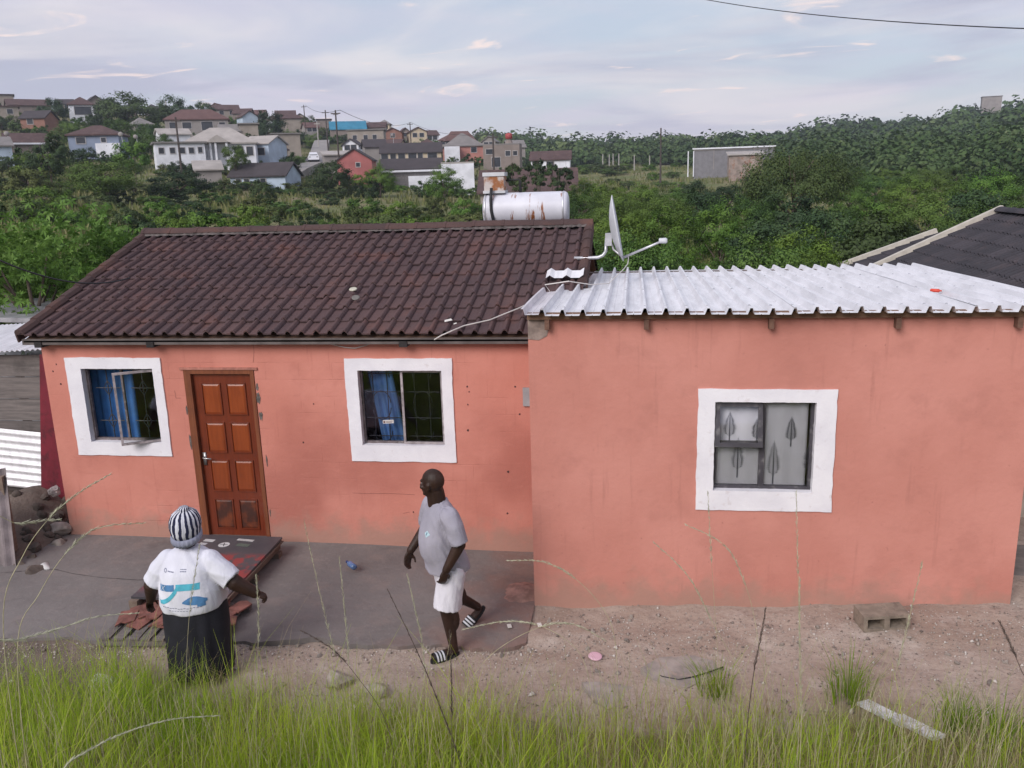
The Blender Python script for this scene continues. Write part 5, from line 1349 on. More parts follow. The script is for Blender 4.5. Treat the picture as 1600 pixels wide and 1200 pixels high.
def bld(label, u, v, r, wpx, hpx, dep, wall, roof, rt_='gable', rz=0, rh=1.3, wins=(), door=None, ov=.35, name='house', cat='house', base=2.5, extra=None):
    """house whose front wall is wpx wide and hpx tall in the photo, standing at distance r"""
    P = at_r(u, v, r); a = math.atan2(P[0]-CAM[0], P[1]-CAM[1])
    k = r/FPX; w = wpx*k*.92; h = hpx*k*.98; dep = dep*.72; ov = ov*.75
    base = min(base, 1.2) if name == 'house' else base
    e = empty(name, (P[0], P[1], P[2]), -a+rz, label, cat)
    MB().box((-w/2, 0, -base), (w/2, dep, h)).build('wall', wall, e)
    if rt_ == 'gable':
        mb = MB().prism([(-ov, h-.08), (dep/2, h+rh), (dep+ov, h-.08), (dep+ov, h-.22), (dep/2, h+rh-.16), (-ov, h-.22)], 'x', -w/2-ov, w/2+ov); mb.build('roof', roof, e)
        g = MB().prism([(0.02, h+.0), (dep/2, h+rh-.2), (dep-.02, h+.0)], 'x', -w/2+.003, w/2-.003); g.build('gable', wall, e)
    elif rt_ == 'gablef':
        MB().prism([(-w/2-ov, h-.10), (0, h+rh), (w/2+ov, h-.10), (w/2+ov, h-.26), (0, h+rh-.18), (-w/2-ov, h-.26)], 'y', -ov, dep+ov).build('roof', roof, e)
        MB().prism([(-w/2+.01, h), (0, h+rh-.2), (w/2-.01, h)], 'y', .003, dep-.003).build('gable', wall, e)
    elif rt_ == 'hip':
        q = min(dep/2, w/2)*.95
        V = [(-w/2-ov, -ov, h), (w/2+ov, -ov, h), (w/2+ov, dep+ov, h), (-w/2-ov, dep+ov, h), (-w/2+q, dep/2, h+rh), (w/2-q, dep/2, h+rh)]
        V += [(x, y, z-.18) for x, y, z in V[:4]]
        MB().add(V, [(0, 1, 5, 4), (1, 2, 5), (2, 3, 4, 5), (3, 0, 4), (6, 9, 8, 7), (0, 6, 7, 1), (1, 7, 8, 2), (2, 8, 9, 3), (3, 9, 6, 0)]).build('roof', roof, e)
    elif rt_ == 'flat':
        MB().box((-w/2-ov, -ov, h+.002), (w/2+ov, dep+ov, h+.20)).build('roof', roof, e)
    elif rt_ == 'mono':
        MB().prism([(-ov, h+.0), (dep+ov, h+rh), (dep+ov, h+rh+.14), (-ov, h+.14)], 'x', -w/2-ov, w/2+ov).build('roof', roof, e)
        MB().prism([(.02, h-.002), (dep-.02, h-.002), (dep-.02, h+rh*.95)], 'x', -w/2+.003, w/2-.003).build('gable', wall, e)
    for (fx, fz, ww, wh) in wins:
        x = -w/2+fx*w; z = fz*h
        f = MB(); frame_ring(f, x-ww/2, x+ww/2, z-wh/2, z+wh/2, -.05, .02, .07); f = f.build('window', M_PANEF, e)
        MB().box((x-ww/2+.07, -.015, z-wh/2+.07), (x+ww/2-.07, -.004, z+wh/2-.07)).build('pane', M_PANE, f)
    if door:
        x = -w/2+door*w; MB().box((x-.45, -.04, -.1), (x+.45, -.003, 2.0)).build('door', M_BEAM, e)
    if extra: extra(e, w, h)
    if name == 'house' and r > 70: BASES.append((u, v, r, wpx))
    return e
w3_ = lambda *f: [(x, .58, 1.1, 1.0) for x in f]
def portico(e, w, h):
    for x in (-.9, -.3, 1.0): MB().box((x-.12, -1.3, -1.5), (x+.12, -1.06, h)).build('column', WW, e)
    MB().prism([(-1.4, h), (0, h+.9), (1.4, h)], 'y', -1.5, -.02).build('portico_gable', RLG, e)
# ordered far to near, left to right
bld('beige house with dark roof at the top left corner', 6, 162, 225, 26, 11, 7, WB, RD, 'flat')
bld('long purple-brown roofed house on the left skyline', 48, 176, 215, 55, 10, 8, WGR, RB, 'gable', .1, 1.4)
bld('brown block house under the top left corner', 8, 184, 195, 36, 14, 7, WB, RB, 'flat', 0, 1, w3_(.7))
bld('brick red gabled house at the far left', 52, 198, 170, 34, 12, 7, WK, RD, 'gable', -.45, 1.3, w3_(.4))
bld('white house with brown hip roof on the left skyline', 129, 183, 200, 34, 17, 7, WW, RB, 'hip', 0, 1.6, [(.55, .5, 3.2, 1.7)])
bld('dark gabled house behind the big skyline tree', 152, 172, 222, 26, 10, 7, WGR, RD, 'gablef', .2, 1.6)
bld('brown-roofed house on the skyline right of the domed trees', 355, 184, 222, 38, 12, 7, WB, RB, 'gable', .1, 1.2, w3_(.3, .7))
bld('second brown house on the skyline before the lone round tree', 378, 190, 215, 26, 12, 7, WGR, RB, 'gable', -.2, 1.2)
bld('pale teal cottage on the skyline left of the lone round tree', 392, 197, 200, 24, 14, 6, WBL, RB, 'gablef', .3, 1.2)
bld('small beige block house below the skyline near the round tree', 390, 214, 150, 28, 18, 6, WB, RG, 'flat')
bld('grey house with long hip roof and windows in the left settlement', 309, 206, 165, 92, 18, 8, WG, RR, 'hip', -.04, 1.8, [(.12, .5, 1.2, 1.2), (.34, .5, 1.6, 1.2), (.66, .45, 2.0, 1.6), (.90, .5, 1.1, 1.1)])
bld('beige block with brown hip roof above the retaining wall', 458, 204, 205, 34, 18, 7, WB, RB, 'hip', .1, 1.4)
bld('brown skyline house left of the poles', 447, 190, 232, 30, 10, 7, WGR, RB, 'gable', 0, 1.2)
bld('beige plastered retaining building beside the road', 450, 240, 150, 42, 28, 7, WB, RG, 'flat', .15)
bld('small dark house on the skyline beside the blue roof', 507, 200, 235, 22, 12, 6, WGR, RD, 'flat')
bld('long hall with bright blue roof on the skyline', 545, 210, 222, 56, 8, 8, WGR, RBL, 'gable', .05, 2.0)
bld('grey-brown long house right of the blue roof', 583, 208, 225, 40, 9, 7, WG, RB, 'gable', -.1, 1.3)
bld('beige row with parapet below the blue roof', 572, 225, 190, 58, 20, 7, WB, RG, 'flat', -.12, 1, [(.2, .5, 1, 1), (.5, .5, 1, 1), (.75, .5, 1, 1)])
bld('brick gabled house on the skyline right of the blue roof', 614, 219, 200, 30, 12, 7, WK, RB, 'gablef', -.1, 1.0, w3_(.5))
bld('cream gabled house on the skyline by a pole', 654, 219, 200, 28, 13, 7, WC, RB, 'gablef', .15, 1.0, w3_(.3, .7))
bld('dark-roofed grey house above the pink gable', 588, 252, 152, 34, 22, 7, WG, RD, 'gable', .1, 1.3)
bld('long cream terrace with dark roof and several windows', 643, 252, 142, 98, 14, 7, WC, RD, 'gable', -.02, 1.5, [(.06, .55, 1.2, 1.0), (.2, .55, 1.0, 1.0), (.34, .55, 1.2, 1.0), (.52, .5, 1.4, 1.3), (.65, .45, .9, 1.6), (.85, .5, 1.6, 1.2)])
bld('salmon house with two-tier grey-brown hip roof', 726, 244, 152, 62, 16, 9, WS, RG, 'hip', .1, 2.2, w3_(.75), extra=lambda e, w, h: (MB().add([(-3.2, 2.2, h+.9), (2.4, 2.2, h+.9), (2.4, 6.8, h+.9), (-3.2, 6.8, h+.9), (-1.8, 4.5, h+2.6), (1.2, 4.5, h+2.6)], [(0, 1, 5, 4), (1, 2, 5), (2, 3, 4, 5), (3, 0, 4), (0, 3, 2, 1)]).build('upper_roof', RR, e), MB().box((-w/2-.2, -1.5, -1), (-w/2+2.3, -.02, h*.9)).build('white_annex', WW, e)))
bld('unfinished grey block house with square window holes', 784, 262, 140, 60, 34, 7, WGR, RG, 'flat', -.1, 1, [(.18, .72, 1.3, .9), (.68, .62, .9, .9), (.88, .62, .8, .8), (.35, .25, 1.5, 1.6)], ov=.02)
bld('grey gabled house behind the unfinished block house', 808, 246, 165, 28, 16, 7, WG, RG, 'gable', .2, 1.3)
bld('white house with brown roof right of the unfinished block house', 860, 266, 128, 64, 17, 7, WW, RB, 'gable', -.05, 1.2, [(.12, .5, 1.0, 1.2), (.5, .5, 1.2, 1.0)])
bld('small pink house with plain gable facing the camera', 555, 272, 106, 56, 22, 7, WP, RD, 'gablef', -.12, 1.3, [(.6, .62, .6, .6)], ov=.25)
bld('grey lean-to shed behind the small pink house', 528, 262, 118, 40, 18, 5, WG, RLG, 'mono', .1, .6)
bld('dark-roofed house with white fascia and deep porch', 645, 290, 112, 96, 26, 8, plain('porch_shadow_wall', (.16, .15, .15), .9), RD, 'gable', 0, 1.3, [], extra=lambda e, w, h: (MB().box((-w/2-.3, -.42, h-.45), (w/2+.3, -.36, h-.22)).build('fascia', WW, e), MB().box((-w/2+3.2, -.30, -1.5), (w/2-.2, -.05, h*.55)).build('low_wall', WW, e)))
bld('plain white boundary building right of the deep porch', 716, 290, 110, 54, 33, 6, WW, RLG, 'flat', 0, ov=.0)
bld('wide brown-grey tiled house low in front of the unfinished block', 825, 314, 78, 158, 16, 9, WB, RB, 'gable', -.03, 1.9, [(.3, .5, .9, .7), (.62, .5, .9, .7)], ov=.4)
bld('blue-walled house with brown roof at far left', 148, 233, 122, 70, 20, 7, WGB, RB, 'hip', -.25, 1.2, [(.25, .6, 1.2, .9), (.7, .6, .7, .7)], extra=lambda e, w, h: MB().box((.2, -.30, -1), (w/2+.1, -.04, h*.38)).build('white_plinth', WW, e))
bld('long low brown-roofed house at the left edge', 45, 236, 124, 54, 12, 7, WGR, RB, 'gable', .05, 1.2, extra=lambda e, w, h: MB().box((-w/2-.3, -.42, h-.32), (w/2+.3, -.36, h-.12)).build('fascia', WW, e))
bld('pale blue cottage at the very left edge', 4, 243, 116, 26, 14, 6, WBL, RG, 'gable', .1, 1.0)
bld('white house with grey gable roof and columned portico', 345, 254, 116, 108, 28, 9, WW, RLG, 'hip', -.1, 2.0, [(.15, .55, 1.0, 1.2), (.78, .55, 1.0, 1.3), (.92, .55, .9, 1.2)], extra=portico)
bld('flat-roofed white wing with a row of small windows', 284, 252, 114, 72, 25, 6, WW, RG, 'flat', .08, 1, [(.12, .6, .7, .8), (.34, .6, .7, .8), (.54, .6, .7, .8), (.72, .6, .7, .8), (.9, .62, .6, .8)])
bld('pale outbuilding roofed in grey above the white wing', 275, 222, 135, 44, 12, 5, WW, RLG, 'gable', .2, .8)
bld('pale blue side house right of the portico', 402, 256, 120, 44, 30, 7, WBL, RLG, 'gable', -.5, 1.0, w3_(.3, .7))
bld('small beige house with brown roof above the cottage', 427, 254, 132, 40, 20, 6, WC, RB, 'hip', -.1, 1.1, w3_(.5))
bld('grey metal shed left of the blue-grey cottage', 328, 284, 98, 38, 16, 4, WG, RLG, 'mono', .05, 1.0)
bld('blue-grey cottage with long dark roof and gable to the right', 404, 295, 96, 92, 20, 6, WBL, RD, 'gable', -.42, 1.3, [(.15, .5, .7, .8), (.3, .5, .7, .8), (.6, .5, .7, .8)])
def cladding(e, w, h):
    MB().box((-w/2-.25, -.25, h+.21), (w/2+.25, -.05, h+.42)).build('roof_edge', WW, e)
    for k in range(1, 4): MB().box((-w/2+k*w/4-.05, -.06, 0), (-w/2+k*w/4+.05, -.01, h)).build('seam', WG, e)
    for x in (-w/2-.9, -w/2-.05): MB().box((x-.08, -.2, -1), (x+.08, -.04, h)).build('post', WW, e)
bld('long grey clad building with white roof edge in the valley', 1146, 264, 142, 124, 28, 8, plain('grey_cladding', (.19, .185, .20), .8, .1, 2, .2, 8), WG, 'flat', 0, ov=.1, extra=cladding, name='warehouse', cat='building')
bld('rusty tin shack before the long grey building', 1165, 264, 136, 52, 20, 4, plain('rusty_tin', (.30, .24, .21), .8, .3, 1, .2, dirt=((.24, .10, .05), .9)), RLG, 'mono', .1, .5, name='shack', cat='shack')
bld('small white-roofed hut among the trees below the hill', 1336, 263, 150, 20, 6, 4, WW, RLG, 'gable', .2, .5, name='hut', cat='hut')
bld('square grey water tower on top of the right hill', 1549, 168, 395, 25, 14, 7, WG, RG, 'flat', .1, ov=.3, name='water_tower', cat='tower', base=8)

# small houses packed along the ridge
ridge = [(100, 172, 235, 22, 'tiny dark-roofed house left of the white hip-roofed one'), (240, 182, 225, 20, 'tiny beige house glimpsed right of the big skyline tree'), (337, 178, 232, 16, 'tiny grey house beside the small round skyline tree'), (405, 190, 228, 18, 'tiny red-roofed house just left of the lone round tree'), (432, 197, 222, 18, 'tiny beige house just right of the lone round tree'), (470, 196, 228, 20, 'tiny brown house on the ridge behind the skyline pole'), (488, 208, 200, 20, 'tiny grey house at the top of the road'),
         (600, 205, 232, 18, 'tiny brown house on the ridge between blue roof and brick gable'), (634, 216, 215, 16, 'tiny pale house between the brick and cream gables'), (676, 222, 205, 22, 'tiny brown-roofed house right of the cream gable'), (696, 228, 190, 20, 'tiny grey house left of the salmon house'), (764, 232, 185, 22, 'tiny brown house between salmon house and block house'), (612, 236, 165, 26, 'low grey house behind the cream terrace'), (668, 237, 168, 28, 'low brown-roofed house behind the right end of the terrace'), (548, 236, 160, 26, 'low beige house between road and dark-roofed house'), (360, 216, 150, 30, 'low brown house above the portico house'), (226, 204, 150, 26, 'low grey-roofed house above the white dishes')]
for k, (u, v, r, w, lb) in enumerate(ridge):
    bld(lb, u, v, r, w, 9+2*(k % 2), 6, [WB, WG, WC, WGR, WW][k % 5], [RB, RD, RR, RG][k % 4] if 'roofed' not in lb else (RR if 'red-' in lb else RD if 'dark-' in lb else RG if 'grey-' in lb else RB), ['gable', 'hip', 'gablef'][k % 3], kt.uniform(-.4, .4), 1.1, w3_(.3, .7) if w > 18 else w3_(.5))
for (u, v, r, wpx) in BASES:        # shrubs standing at the foot of each house
    n = 1+int(wpx/22)
    for k in range(n):
        uu = u+wpx*(((k+.5)/n-.5)*1.15+kt.uniform(-.08, .08)); rr_ = r-kt.uniform(2.0, 7.0)
        plant('hillside_shrub', kt.choice(['bush', 'bush', 'broad', 'dark']), uu, v-kt.uniform(-4, 5), rr_, kt.uniform(14, 30), LS, 'shrub', GS, None, .9)
# ---- road with a white car
def road():
    pts = [(418, 292, 98), (440, 274, 106), (462, 262, 120), (480, 255, 138), (490, 252, 152), (497, 240, 165), (500, 228, 180), (503, 218, 195)]
    V = []
    for u, v, r in pts:
        for s in (-1, 1):
            P = at_r(u+s*2.6*FPX/r*.5*1.3, v, r); V.append((P[0], P[1], max(Hs(P[0], P[1]), at_r(u, v, r)[2]-.2)+.12))
    n = len(pts); F = [(2*i, 2*i+1, 2*i+3, 2*i+2) for i in range(n-1)]
    mb = MB().add(V, F); V2 = [(x, y, z-1.2) for x, y, z in V]; k = len(V)
    mb.add(V+V2, [(2*i+(s), 2*i+2+s, k+2*i+2+s, k+2*i+s) for i in range(n-1) for s in (0, 1)])
    tag(mb.build('road', plain('pale_road', (.27, .25, .24), .9, .15, .5)), kind='structure')
road()
P = at_r(490.5, 253, 150); a = math.atan2(P[0]-CAM[0], P[1]-CAM[1])
car = empty('car', (P[0], P[1], P[2]+.12), -a, 'white car coming down the pale road in the settlement', 'car')
prof = [(-.88, .25), (-.9, .75), (-.8, .95), (.8, .95), (.9, .75), (.88, .25)]
MB().loft([[(x, y, z) for x, z in prof] for y in (0, .05, 1.1, 3.9, 4.1)]).build('body', WW, car)
MB().loft([[(x*q, y, z) for x, z in ((-.78, .94), (-.62, 1.48), (.62, 1.48), (.78, .94))] for y, q in ((.95, .98), (1.5, .95), (3.1, .95), (3.7, .98))]).build('cabin', WW, car)
MB().add([(-.66, 1.02, 1.0), (.66, 1.02, 1.0), (.55, 1.38, 1.40), (-.55, 1.38, 1.40)], [(0, 1, 2, 3)]).build('windscreen', M_PANE, car); car.children[-1].location = (0, -.16, .01)
for s in (-1, 1):
    MB().box((s*.62-.16, -.02, .62), (s*.62+.16, .02, .76)).build('headlight', M_GREYP, car)
    for y in (.75, 3.2): MB().lathe([(.30, -.09), (.32, -.06), (.32, .06), (.30, .09)], 14, (s*.82, y, .30), 'x').build('wheel', M_RUBBER, car)

# ---- poles, posts, wires
def pole(u, v0, v1, r, label, rad=.10, mat=None, arm=True, name='utility_pole', cat='pole'):
    A = at_r(u, v1, r); T = at_r(u, v0, r)
    e = empty(name, tuple(A), 0, label, cat); h = T[2]-A[2]
    MB().tube([(0, 0, -1.5), (0, 0, h)], [rad*1.2, rad*.85], 8).build('shaft', mat or M_WOODP, e)
    if arm: MB().box((-.6, -.06, h-.45), (.6, .06, h-.33)).build('crossarm', mat or M_WOODP, e)
    return T
tops = {}
for k, (u, v0, v1, r, lb) in enumerate([(282, 183, 252, 105, 'dark pole rising before the flat white wing'), (262, 158, 186, 190, 'pale pole on the skyline beside the domed tree'), (477, 164, 196, 200, 'pole on the skyline above the beige block'), (497, 190, 216, 170, 'short pale pole at the top of the road'), (514, 172, 250, 150, 'tall thin pole at the roadside, left of the pair'), (527, 176, 215, 190, 'pole on the skyline behind the roadside pair'),
                                       (531, 172, 268, 112, 'tallest dark pole beside the small pink house'), (642, 191, 220, 185, 'pole standing between the skyline gables'), (772, 209, 270, 105, 'dark pole before the unfinished block house'), (1032, 200, 268, 120, 'bare tall pole in the valley left of the grey building')]):
    tops[u] = pole(u, v0, v1, r, lb, .11, M_CONCP if 'pale' in lb else None, u not in (1032, 262))
for k, u in enumerate((942, 952, 958, 967, 991, 1015)):
    pole(u, [241, 241, 240, 240, 242, 243][k], 266, 168, 'white concrete fence post in the valley, %s from the left' % ['first', 'second', 'third', 'fourth', 'fifth', 'sixth'][k], .10, M_CONCP, False, 'fence_post', 'post')
def wire(name, A, B, sag, rad, label, mat=None):
    A, B = np.array(A), np.array(B); pts = []
    for k in range(17):
        t = k/16; p = A+(B-A)*t; p[2] -= sag*4*t*(1-t); pts.append(tuple(p))
    return tag(MB().tube(pts, rad, 5).build(name, mat or M_WIRE), label, 'wire')
wire('power_line', tops[531], tops[642], 1.2, .03, 'thin wire between the tall pole and the skyline pole')
wire('power_line', tops[642], tops[772], 1.0, .025, 'thin wire from the skyline pole down to the pole by the block house')
wire('power_line', tops[477], tops[531], .8, .03, 'thin wire from the beige block pole to the tall pole')
wire('power_line', at_r(1085, -4, 24), at_r(1640, 46, 15), .12, .009, 'black power line crossing the upper right sky')
wire('service_cable', at_r(-20, 398, 9.8), (XL+.62, 1.25, EZ+.50), .16, .009, 'black service cable sagging to the left verge of the roof')
# satellite dishes and tanks of the settlement
def far_dish(u, v, r, label, s=.5):
    P = at_r(u, v, r); e = empty('satellite_dish', tuple(P), kt.uniform(-.6, .6), label, 'satellite dish')
    rings = [[(q*s*math.cos(w), .12*q*q-.02*z, q*s*math.sin(w)) for w in np.linspace(0, 2*math.pi, 17)[:-1]] for q, z in ((.05, 0), (.5, 0), (1, 0), (1, 1), (.5, 1), (.05, 1))]
    MB().loft(rings).build('reflector', WG, e, True, rot=(-.35, 0, .9)); MB().tube([(0, .15, -1.2), (0, .12, 0)], .04, 6).build('mast', M_GALV, e)
far_dish(188, 209, 118, 'left of two white dishes right of the blue house', .30); far_dish(212, 213, 118, 'right of two white dishes right of the blue house', .28); far_dish(10, 208, 122, 'white dish at the left edge of the settlement', .3); far_dish(614, 211, 140, 'white dish on the terrace roof', .3)
P = at_r(436, 254, 128); wt = empty('water_tank', tuple(P), .1, 'white drum lying beside the small beige house', 'tank'); MB().lathe([(.2, -.9), (.5, -.85), (.52, .85), (.2, .9)], 14, (0, 0, .3), 'x').build('drum', WW, wt, True); MB().box((-.7, -.3, -2.0), (.7, .3, -.15)).build('stand', WG, wt)
P = at_r(795, 213, 142); wt = empty('water_tank', tuple(P), 0, 'dull red tank on a stand over the unfinished block house', 'tank'); MB().lathe([(.3, -.45), (.55, -.4), (.58, .35), (.3, .5)], 14).build('drum', plain('red_tank', (.36, .06, .06), .6), wt, True); MB().lathe([(.4, -.5), (.9, -1.6), (.9, -4.2)], 8).build('stand', WGR, wt)
# ------------------------------------------------------------------ people
def solidify_union(mb, name, voxel, mat, parent, smooth=2, post=None):
    """one continuous skin over overlapping closed shapes"""
    me = mb.mesh(name); o = bpy.data.objects.new(name, me); COL.objects.link(o)
    md = o.modifiers.new('r', 'REMESH'); md.mode = 'VOXEL'; md.voxel_size = voxel; md.use_smooth_shade = True
    if smooth:
        s = o.modifiers.new('s', 'SMOOTH'); s.iterations = smooth; s.factor = .5
    dg = bpy.context.evaluated_depsgraph_get(); ev = o.evaluated_get(dg)
    m2 = bpy.data.meshes.new_from_object(ev); bpy.data.objects.remove(o); bpy.data.meshes.remove(me)
    m2.name = name
    if post: post(m2)
    m2.materials.clear(); m2.materials.append(mat)
    m2.polygons.foreach_set('use_smooth', [True]*len(m2.polygons)); m2.update()
    return link(name, m2, None, parent)
def limb(mb, pts, rad, seg=14, end=True):
    """tapered limb with rounded joints; extra samples along each bone"""
    P = [Vector(p) for p in pts]; Q = []; Rr = []
    for i in range(len(P)-1):
        for k in range(4):
            t = k/4; Q.append(P[i].lerp(P[i+1], t)); Rr.append(rad[i]*(1-t)+rad[i+1]*t)
    Q.append(P[-1]); Rr.append(rad[-1]); mb.tube(Q, Rr, seg)
    for p, r in list(zip(P, rad))[:None if end else -1]: mb.ell(p, (r, r, r), 12, 8)
def rings(mb, rows, seg=28):
    """stack of ellipses (cx, cy, z, rx, ry)"""
    R = []
    for cx, cy, z, rx, ry in rows: R.append([(cx+rx*math.cos(w)*(1-.06*math.cos(2*w)), cy+ry*math.sin(w), z) for w in np.linspace(0, 2*math.pi, seg+1)[:-1]])
    mb.loft(R)
def smooth_rows(rows, n=4):
    out = []; A = np.array(rows)
    for i in range(len(A)-1):
        p0, p1, p2, p3 = A[max(i-1, 0)], A[i], A[i+1], A[min(i+2, len(A)-1)]
        for k in range(n):
            t = k/n; out.append(tuple(.5*((2*p1)+(-p0+p2)*t+(2*p0-5*p1+4*p2-p3)*t*t+(-p0+3*p1-3*p2+p3)*t**3)))
    out.append(tuple(A[-1])); return out
def hand(mb, wrist, direc, palm_n, thumb_side, curl=.9, s=1.0):
    """palm, four bent fingers, thumb; direc = pointing direction, palm_n = towards the palm side"""
    d = Vector(direc).normalized(); n = Vector(palm_n); n = (n-d*n.dot(d)).normalized(); w = d.cross(n)*thumb_side
    W = Vector(wrist)
    M = Matrix((w, n, d)).transposed()
    mb.ell(W+d*.048*s, (.040*s, .017*s, .055*s), 12, 8, M)
    for k in range(4):
        off = w*(.028-.0187*k)*s; L = (.072, .080, .075, .058)[k]*s; r = (.0095, .0098, .0092, .0082)[k]*s
        p0 = W+off+d*.075*s; a = curl*.45; p1 = p0+(d*math.cos(a)+n*math.sin(a))*L*.48
        a = curl*1.15; p2 = p1+(d*math.cos(a)+n*math.sin(a))*L*.32; a = curl*1.75; p3 = p2+(d*math.cos(a)+n*math.sin(a))*L*.26
        limb(mb, [p0, p1, p2, p3], [r, r*.95, r*.88, r*.75], 8)
    t0 = W+w*.026*s+d*.03*s+n*.006*s; t1 = t0+(w*.72+d*.62+n*.3).normalized()*.036*s; t2 = t1+(w*.25+d*.85+n*.45).normalized()*.030*s
    limb(mb, [W+d*.012*s+w*.012*s, t0, t1, t2], [.015*s, .0125*s, .0105*s, .0085*s], 8)
def head(mb, c, face, s=1.0, ears=True):
    """head with brow, nose, lips, chin and ears; face = horizontal facing direction"""
    c = Vector(c); f = Vector((face[0], face[1], 0)).normalized(); l = Vector((-f.y, f.x, 0)); z = Vector((0, 0, 1))
    M = Matrix((l, f, z)).transposed()
    P = lambda a, b, h: c+(l*a+f*b+z*h)*s
    E = lambda p, r: mb.ell(p, tuple(x*s for x in r), 16, 12, M)
    E(P(0, -.012, .030), (.079, .098, .094)); E(P(0, .012, -.030), (.066, .080, .082)); E(P(0, .040, -.080), (.046, .048, .036))
    E(P(0, .080, .022), (.052, .020, .014)); E(P(0, .096, -.012), (.013, .018, .026)); E(P(0, .104, -.028), (.021, .016, .013))
    E(P(0, .084, -.060), (.028, .015, .009)); E(P(0, .081, -.073), (.025, .014, .009)); E(P(0, .074, -.098), (.024, .018, .016))
    for q in (-1, 1):
        E(P(q*.045, .066, -.025), (.024, .022, .020))
        if ears:
            E(P(q*.080, -.008, -.012), (.009, .020, .033)); E(P(q*.083, -.014, .006), (.009, .022, .018))
def person(name, loc, rz, label): return empty(name, loc, rz, label, 'person')
def eyes(parent, c, face, s):
    c = Vector(c); f = Vector((face[0], face[1], 0)).normalized(); l = Vector((-f.y, f.x, 0)); z = Vector((0, 0, 1))
    for q in (-1, 1):
        mb = MB(); mb.ell(c+(l*q*.031+f*.079+z*.002)*s, (.009*s, .009*s, .006*s), 10, 8); mb.build('eye', plain('eye_white', (.20, .18, .17), .3, .05, 5, 0), parent, True)
def decal(parent, target, polys, mat, name, direction, off=.003, sub=6, zoom=1):
    """flat print laid on a garment: polygons given as (origin, du, dv) frames on a plane, cast onto the cloth"""
    bvh = BVHTree.FromPolygons([v.co.copy() for v in target.data.vertices], [tuple(p.vertices) for p in target.data.polygons])
    d = Vector(direction).normalized(); mb = MB()
    for quad in polys:
        a, b, c, e = [Vector((q[0]*zoom, q[1], .93+(q[2]-.915)*(1+(zoom-1)*.8)) if zoom != 1 else q) for q in quad]; G = []
        for j in range(sub+1):
            for i in range(sub+1):
                s, t = i/sub, j/sub; p = (a*(1-s)+b*s)*(1-t)+(e*(1-s)+c*s)*t
                h = bvh.ray_cast(p-d*.6, d, 2.0)
                G.append(tuple(h[0]-d*off) if h[0] is not None else None)
        m_ = sub+1; V = []; idx = {}
        F = []
        for j in range(sub):
            for i in range(sub):
                q = (j*m_+i, j*m_+i+1, (j+1)*m_+i+1, (j+1)*m_+i)
                if all(G[k] is not None for k in q):
                    for k in q:
                        if k not in idx: idx[k] = len(V); V.append(G[k])
                    F.append(tuple(idx[k] for k in q))
        if V: mb.add(V, F)
    return mb.build(name, mat, parent, True)

# ---- the man in the grey T-shirt, walking left, head turned away to the left
zf = Hs(5.33, -2.22)
man = person('person', (5.335, -2.215, zf+.012), math.radians(-52), 'man in grey T-shirt and white shorts walking in striped slides, looking left')
hc = (-.105, -.035, 1.675); hf = (math.sin(math.radians(-62)), -math.cos(math.radians(-62)))     # head turned to his right
b = MB()
head(b, hc, (-.857, -.511), 1.10)
limb(b, [(-.105, .005, 1.47), (-.105, -.01, 1.60)], [.086, .080])
rings(b, smooth_rows([(-.105, .08, .86, .150, .125), (-.105, .06, .98, .160, .140), (-.105, .02, 1.10, .155, .145), (-.105, .025, 1.28, .150, .120), (-.105, .03, 1.38, .145, .095), (-.105, .02, 1.46, .085, .070)]))
# arms
limb(b, [(.085, .035, 1.40), (.165, .075, 1.16), (.125, -.045, .935)], [.052, .058, .038]); hand(b, (.125, -.05, .93), (-.10, -.32, -1), (-1, .1, .1), 1, .8, 1.12)
limb(b, [(-.295, .035, 1.40), (-.385, .01, 1.16), (-.395, -.16, .955)], [.052, .056, .038]); hand(b, (-.395, -.165, .95), (0, -.4, -1), (1, .1, .1), -1, .7, 1.12)
# legs
limb(b, [(-.005, .08, .88), (-.005, -.005, .49), (0, .045, .095)], [.105, .066, .042]); b.ell((-.004, .055, .36), (.058, .066, .12), 12, 10)
b.ell((0, -.05, .048), (.047, .135, .034), 14, 10); b.ell((0, .05, .055), (.036, .045, .05), 12, 8)
limb(b, [(-.21, .09, .88), (-.265, .15, .50), (-.36, .49, .205)], [.105, .064, .040]); b.ell((-.30, .285, .40), (.056, .062, .10), 12, 10)
RFt = Matrix.Rotation(math.radians(40), 3, 'X')
b.ell((-.37, .455, .105), (.046, .125, .034), 14, 10, RFt)
for k in range(5):
    b.ell((-.034+.017*k, -.175+.008*abs(k-3.2), .040), (.0095, .02, .010), 8, 6); b.ell((-.404+.017*k, .36+.006*abs(k-3.2), .030), (.0095, .018, .010), 8, 6)
body = solidify_union(b, 'body', .0075, M_SKIN, man, 2)
eyes(man, hc, (-.857, -.511), 1.10)
def mat_shirt(name, a, b_, sc=7):
    t = NT(name); c = t.mix(t.ramp(t.noise(3, 4), .35, .65), a, b_)
    nr = t.bump(t.noise(sc, 5, .6, stretch=(1, 1, .5), dist=.8), .55, .03); nr = t.bump(t.noise(190, 2), .15, .002, nr)
    return t.done(c, .9, 0, .2, nr)
M_TEE = mat_shirt('grey_tshirt', (.36, .34, .40), (.31, .295, .35)); M_SHORT = mat_shirt('white_shorts', (.66, .64, .70), (.58, .56, .62)); M_TEEW = mat_shirt('white_tshirt', (.70, .70, .78), (.62, .62, .70))
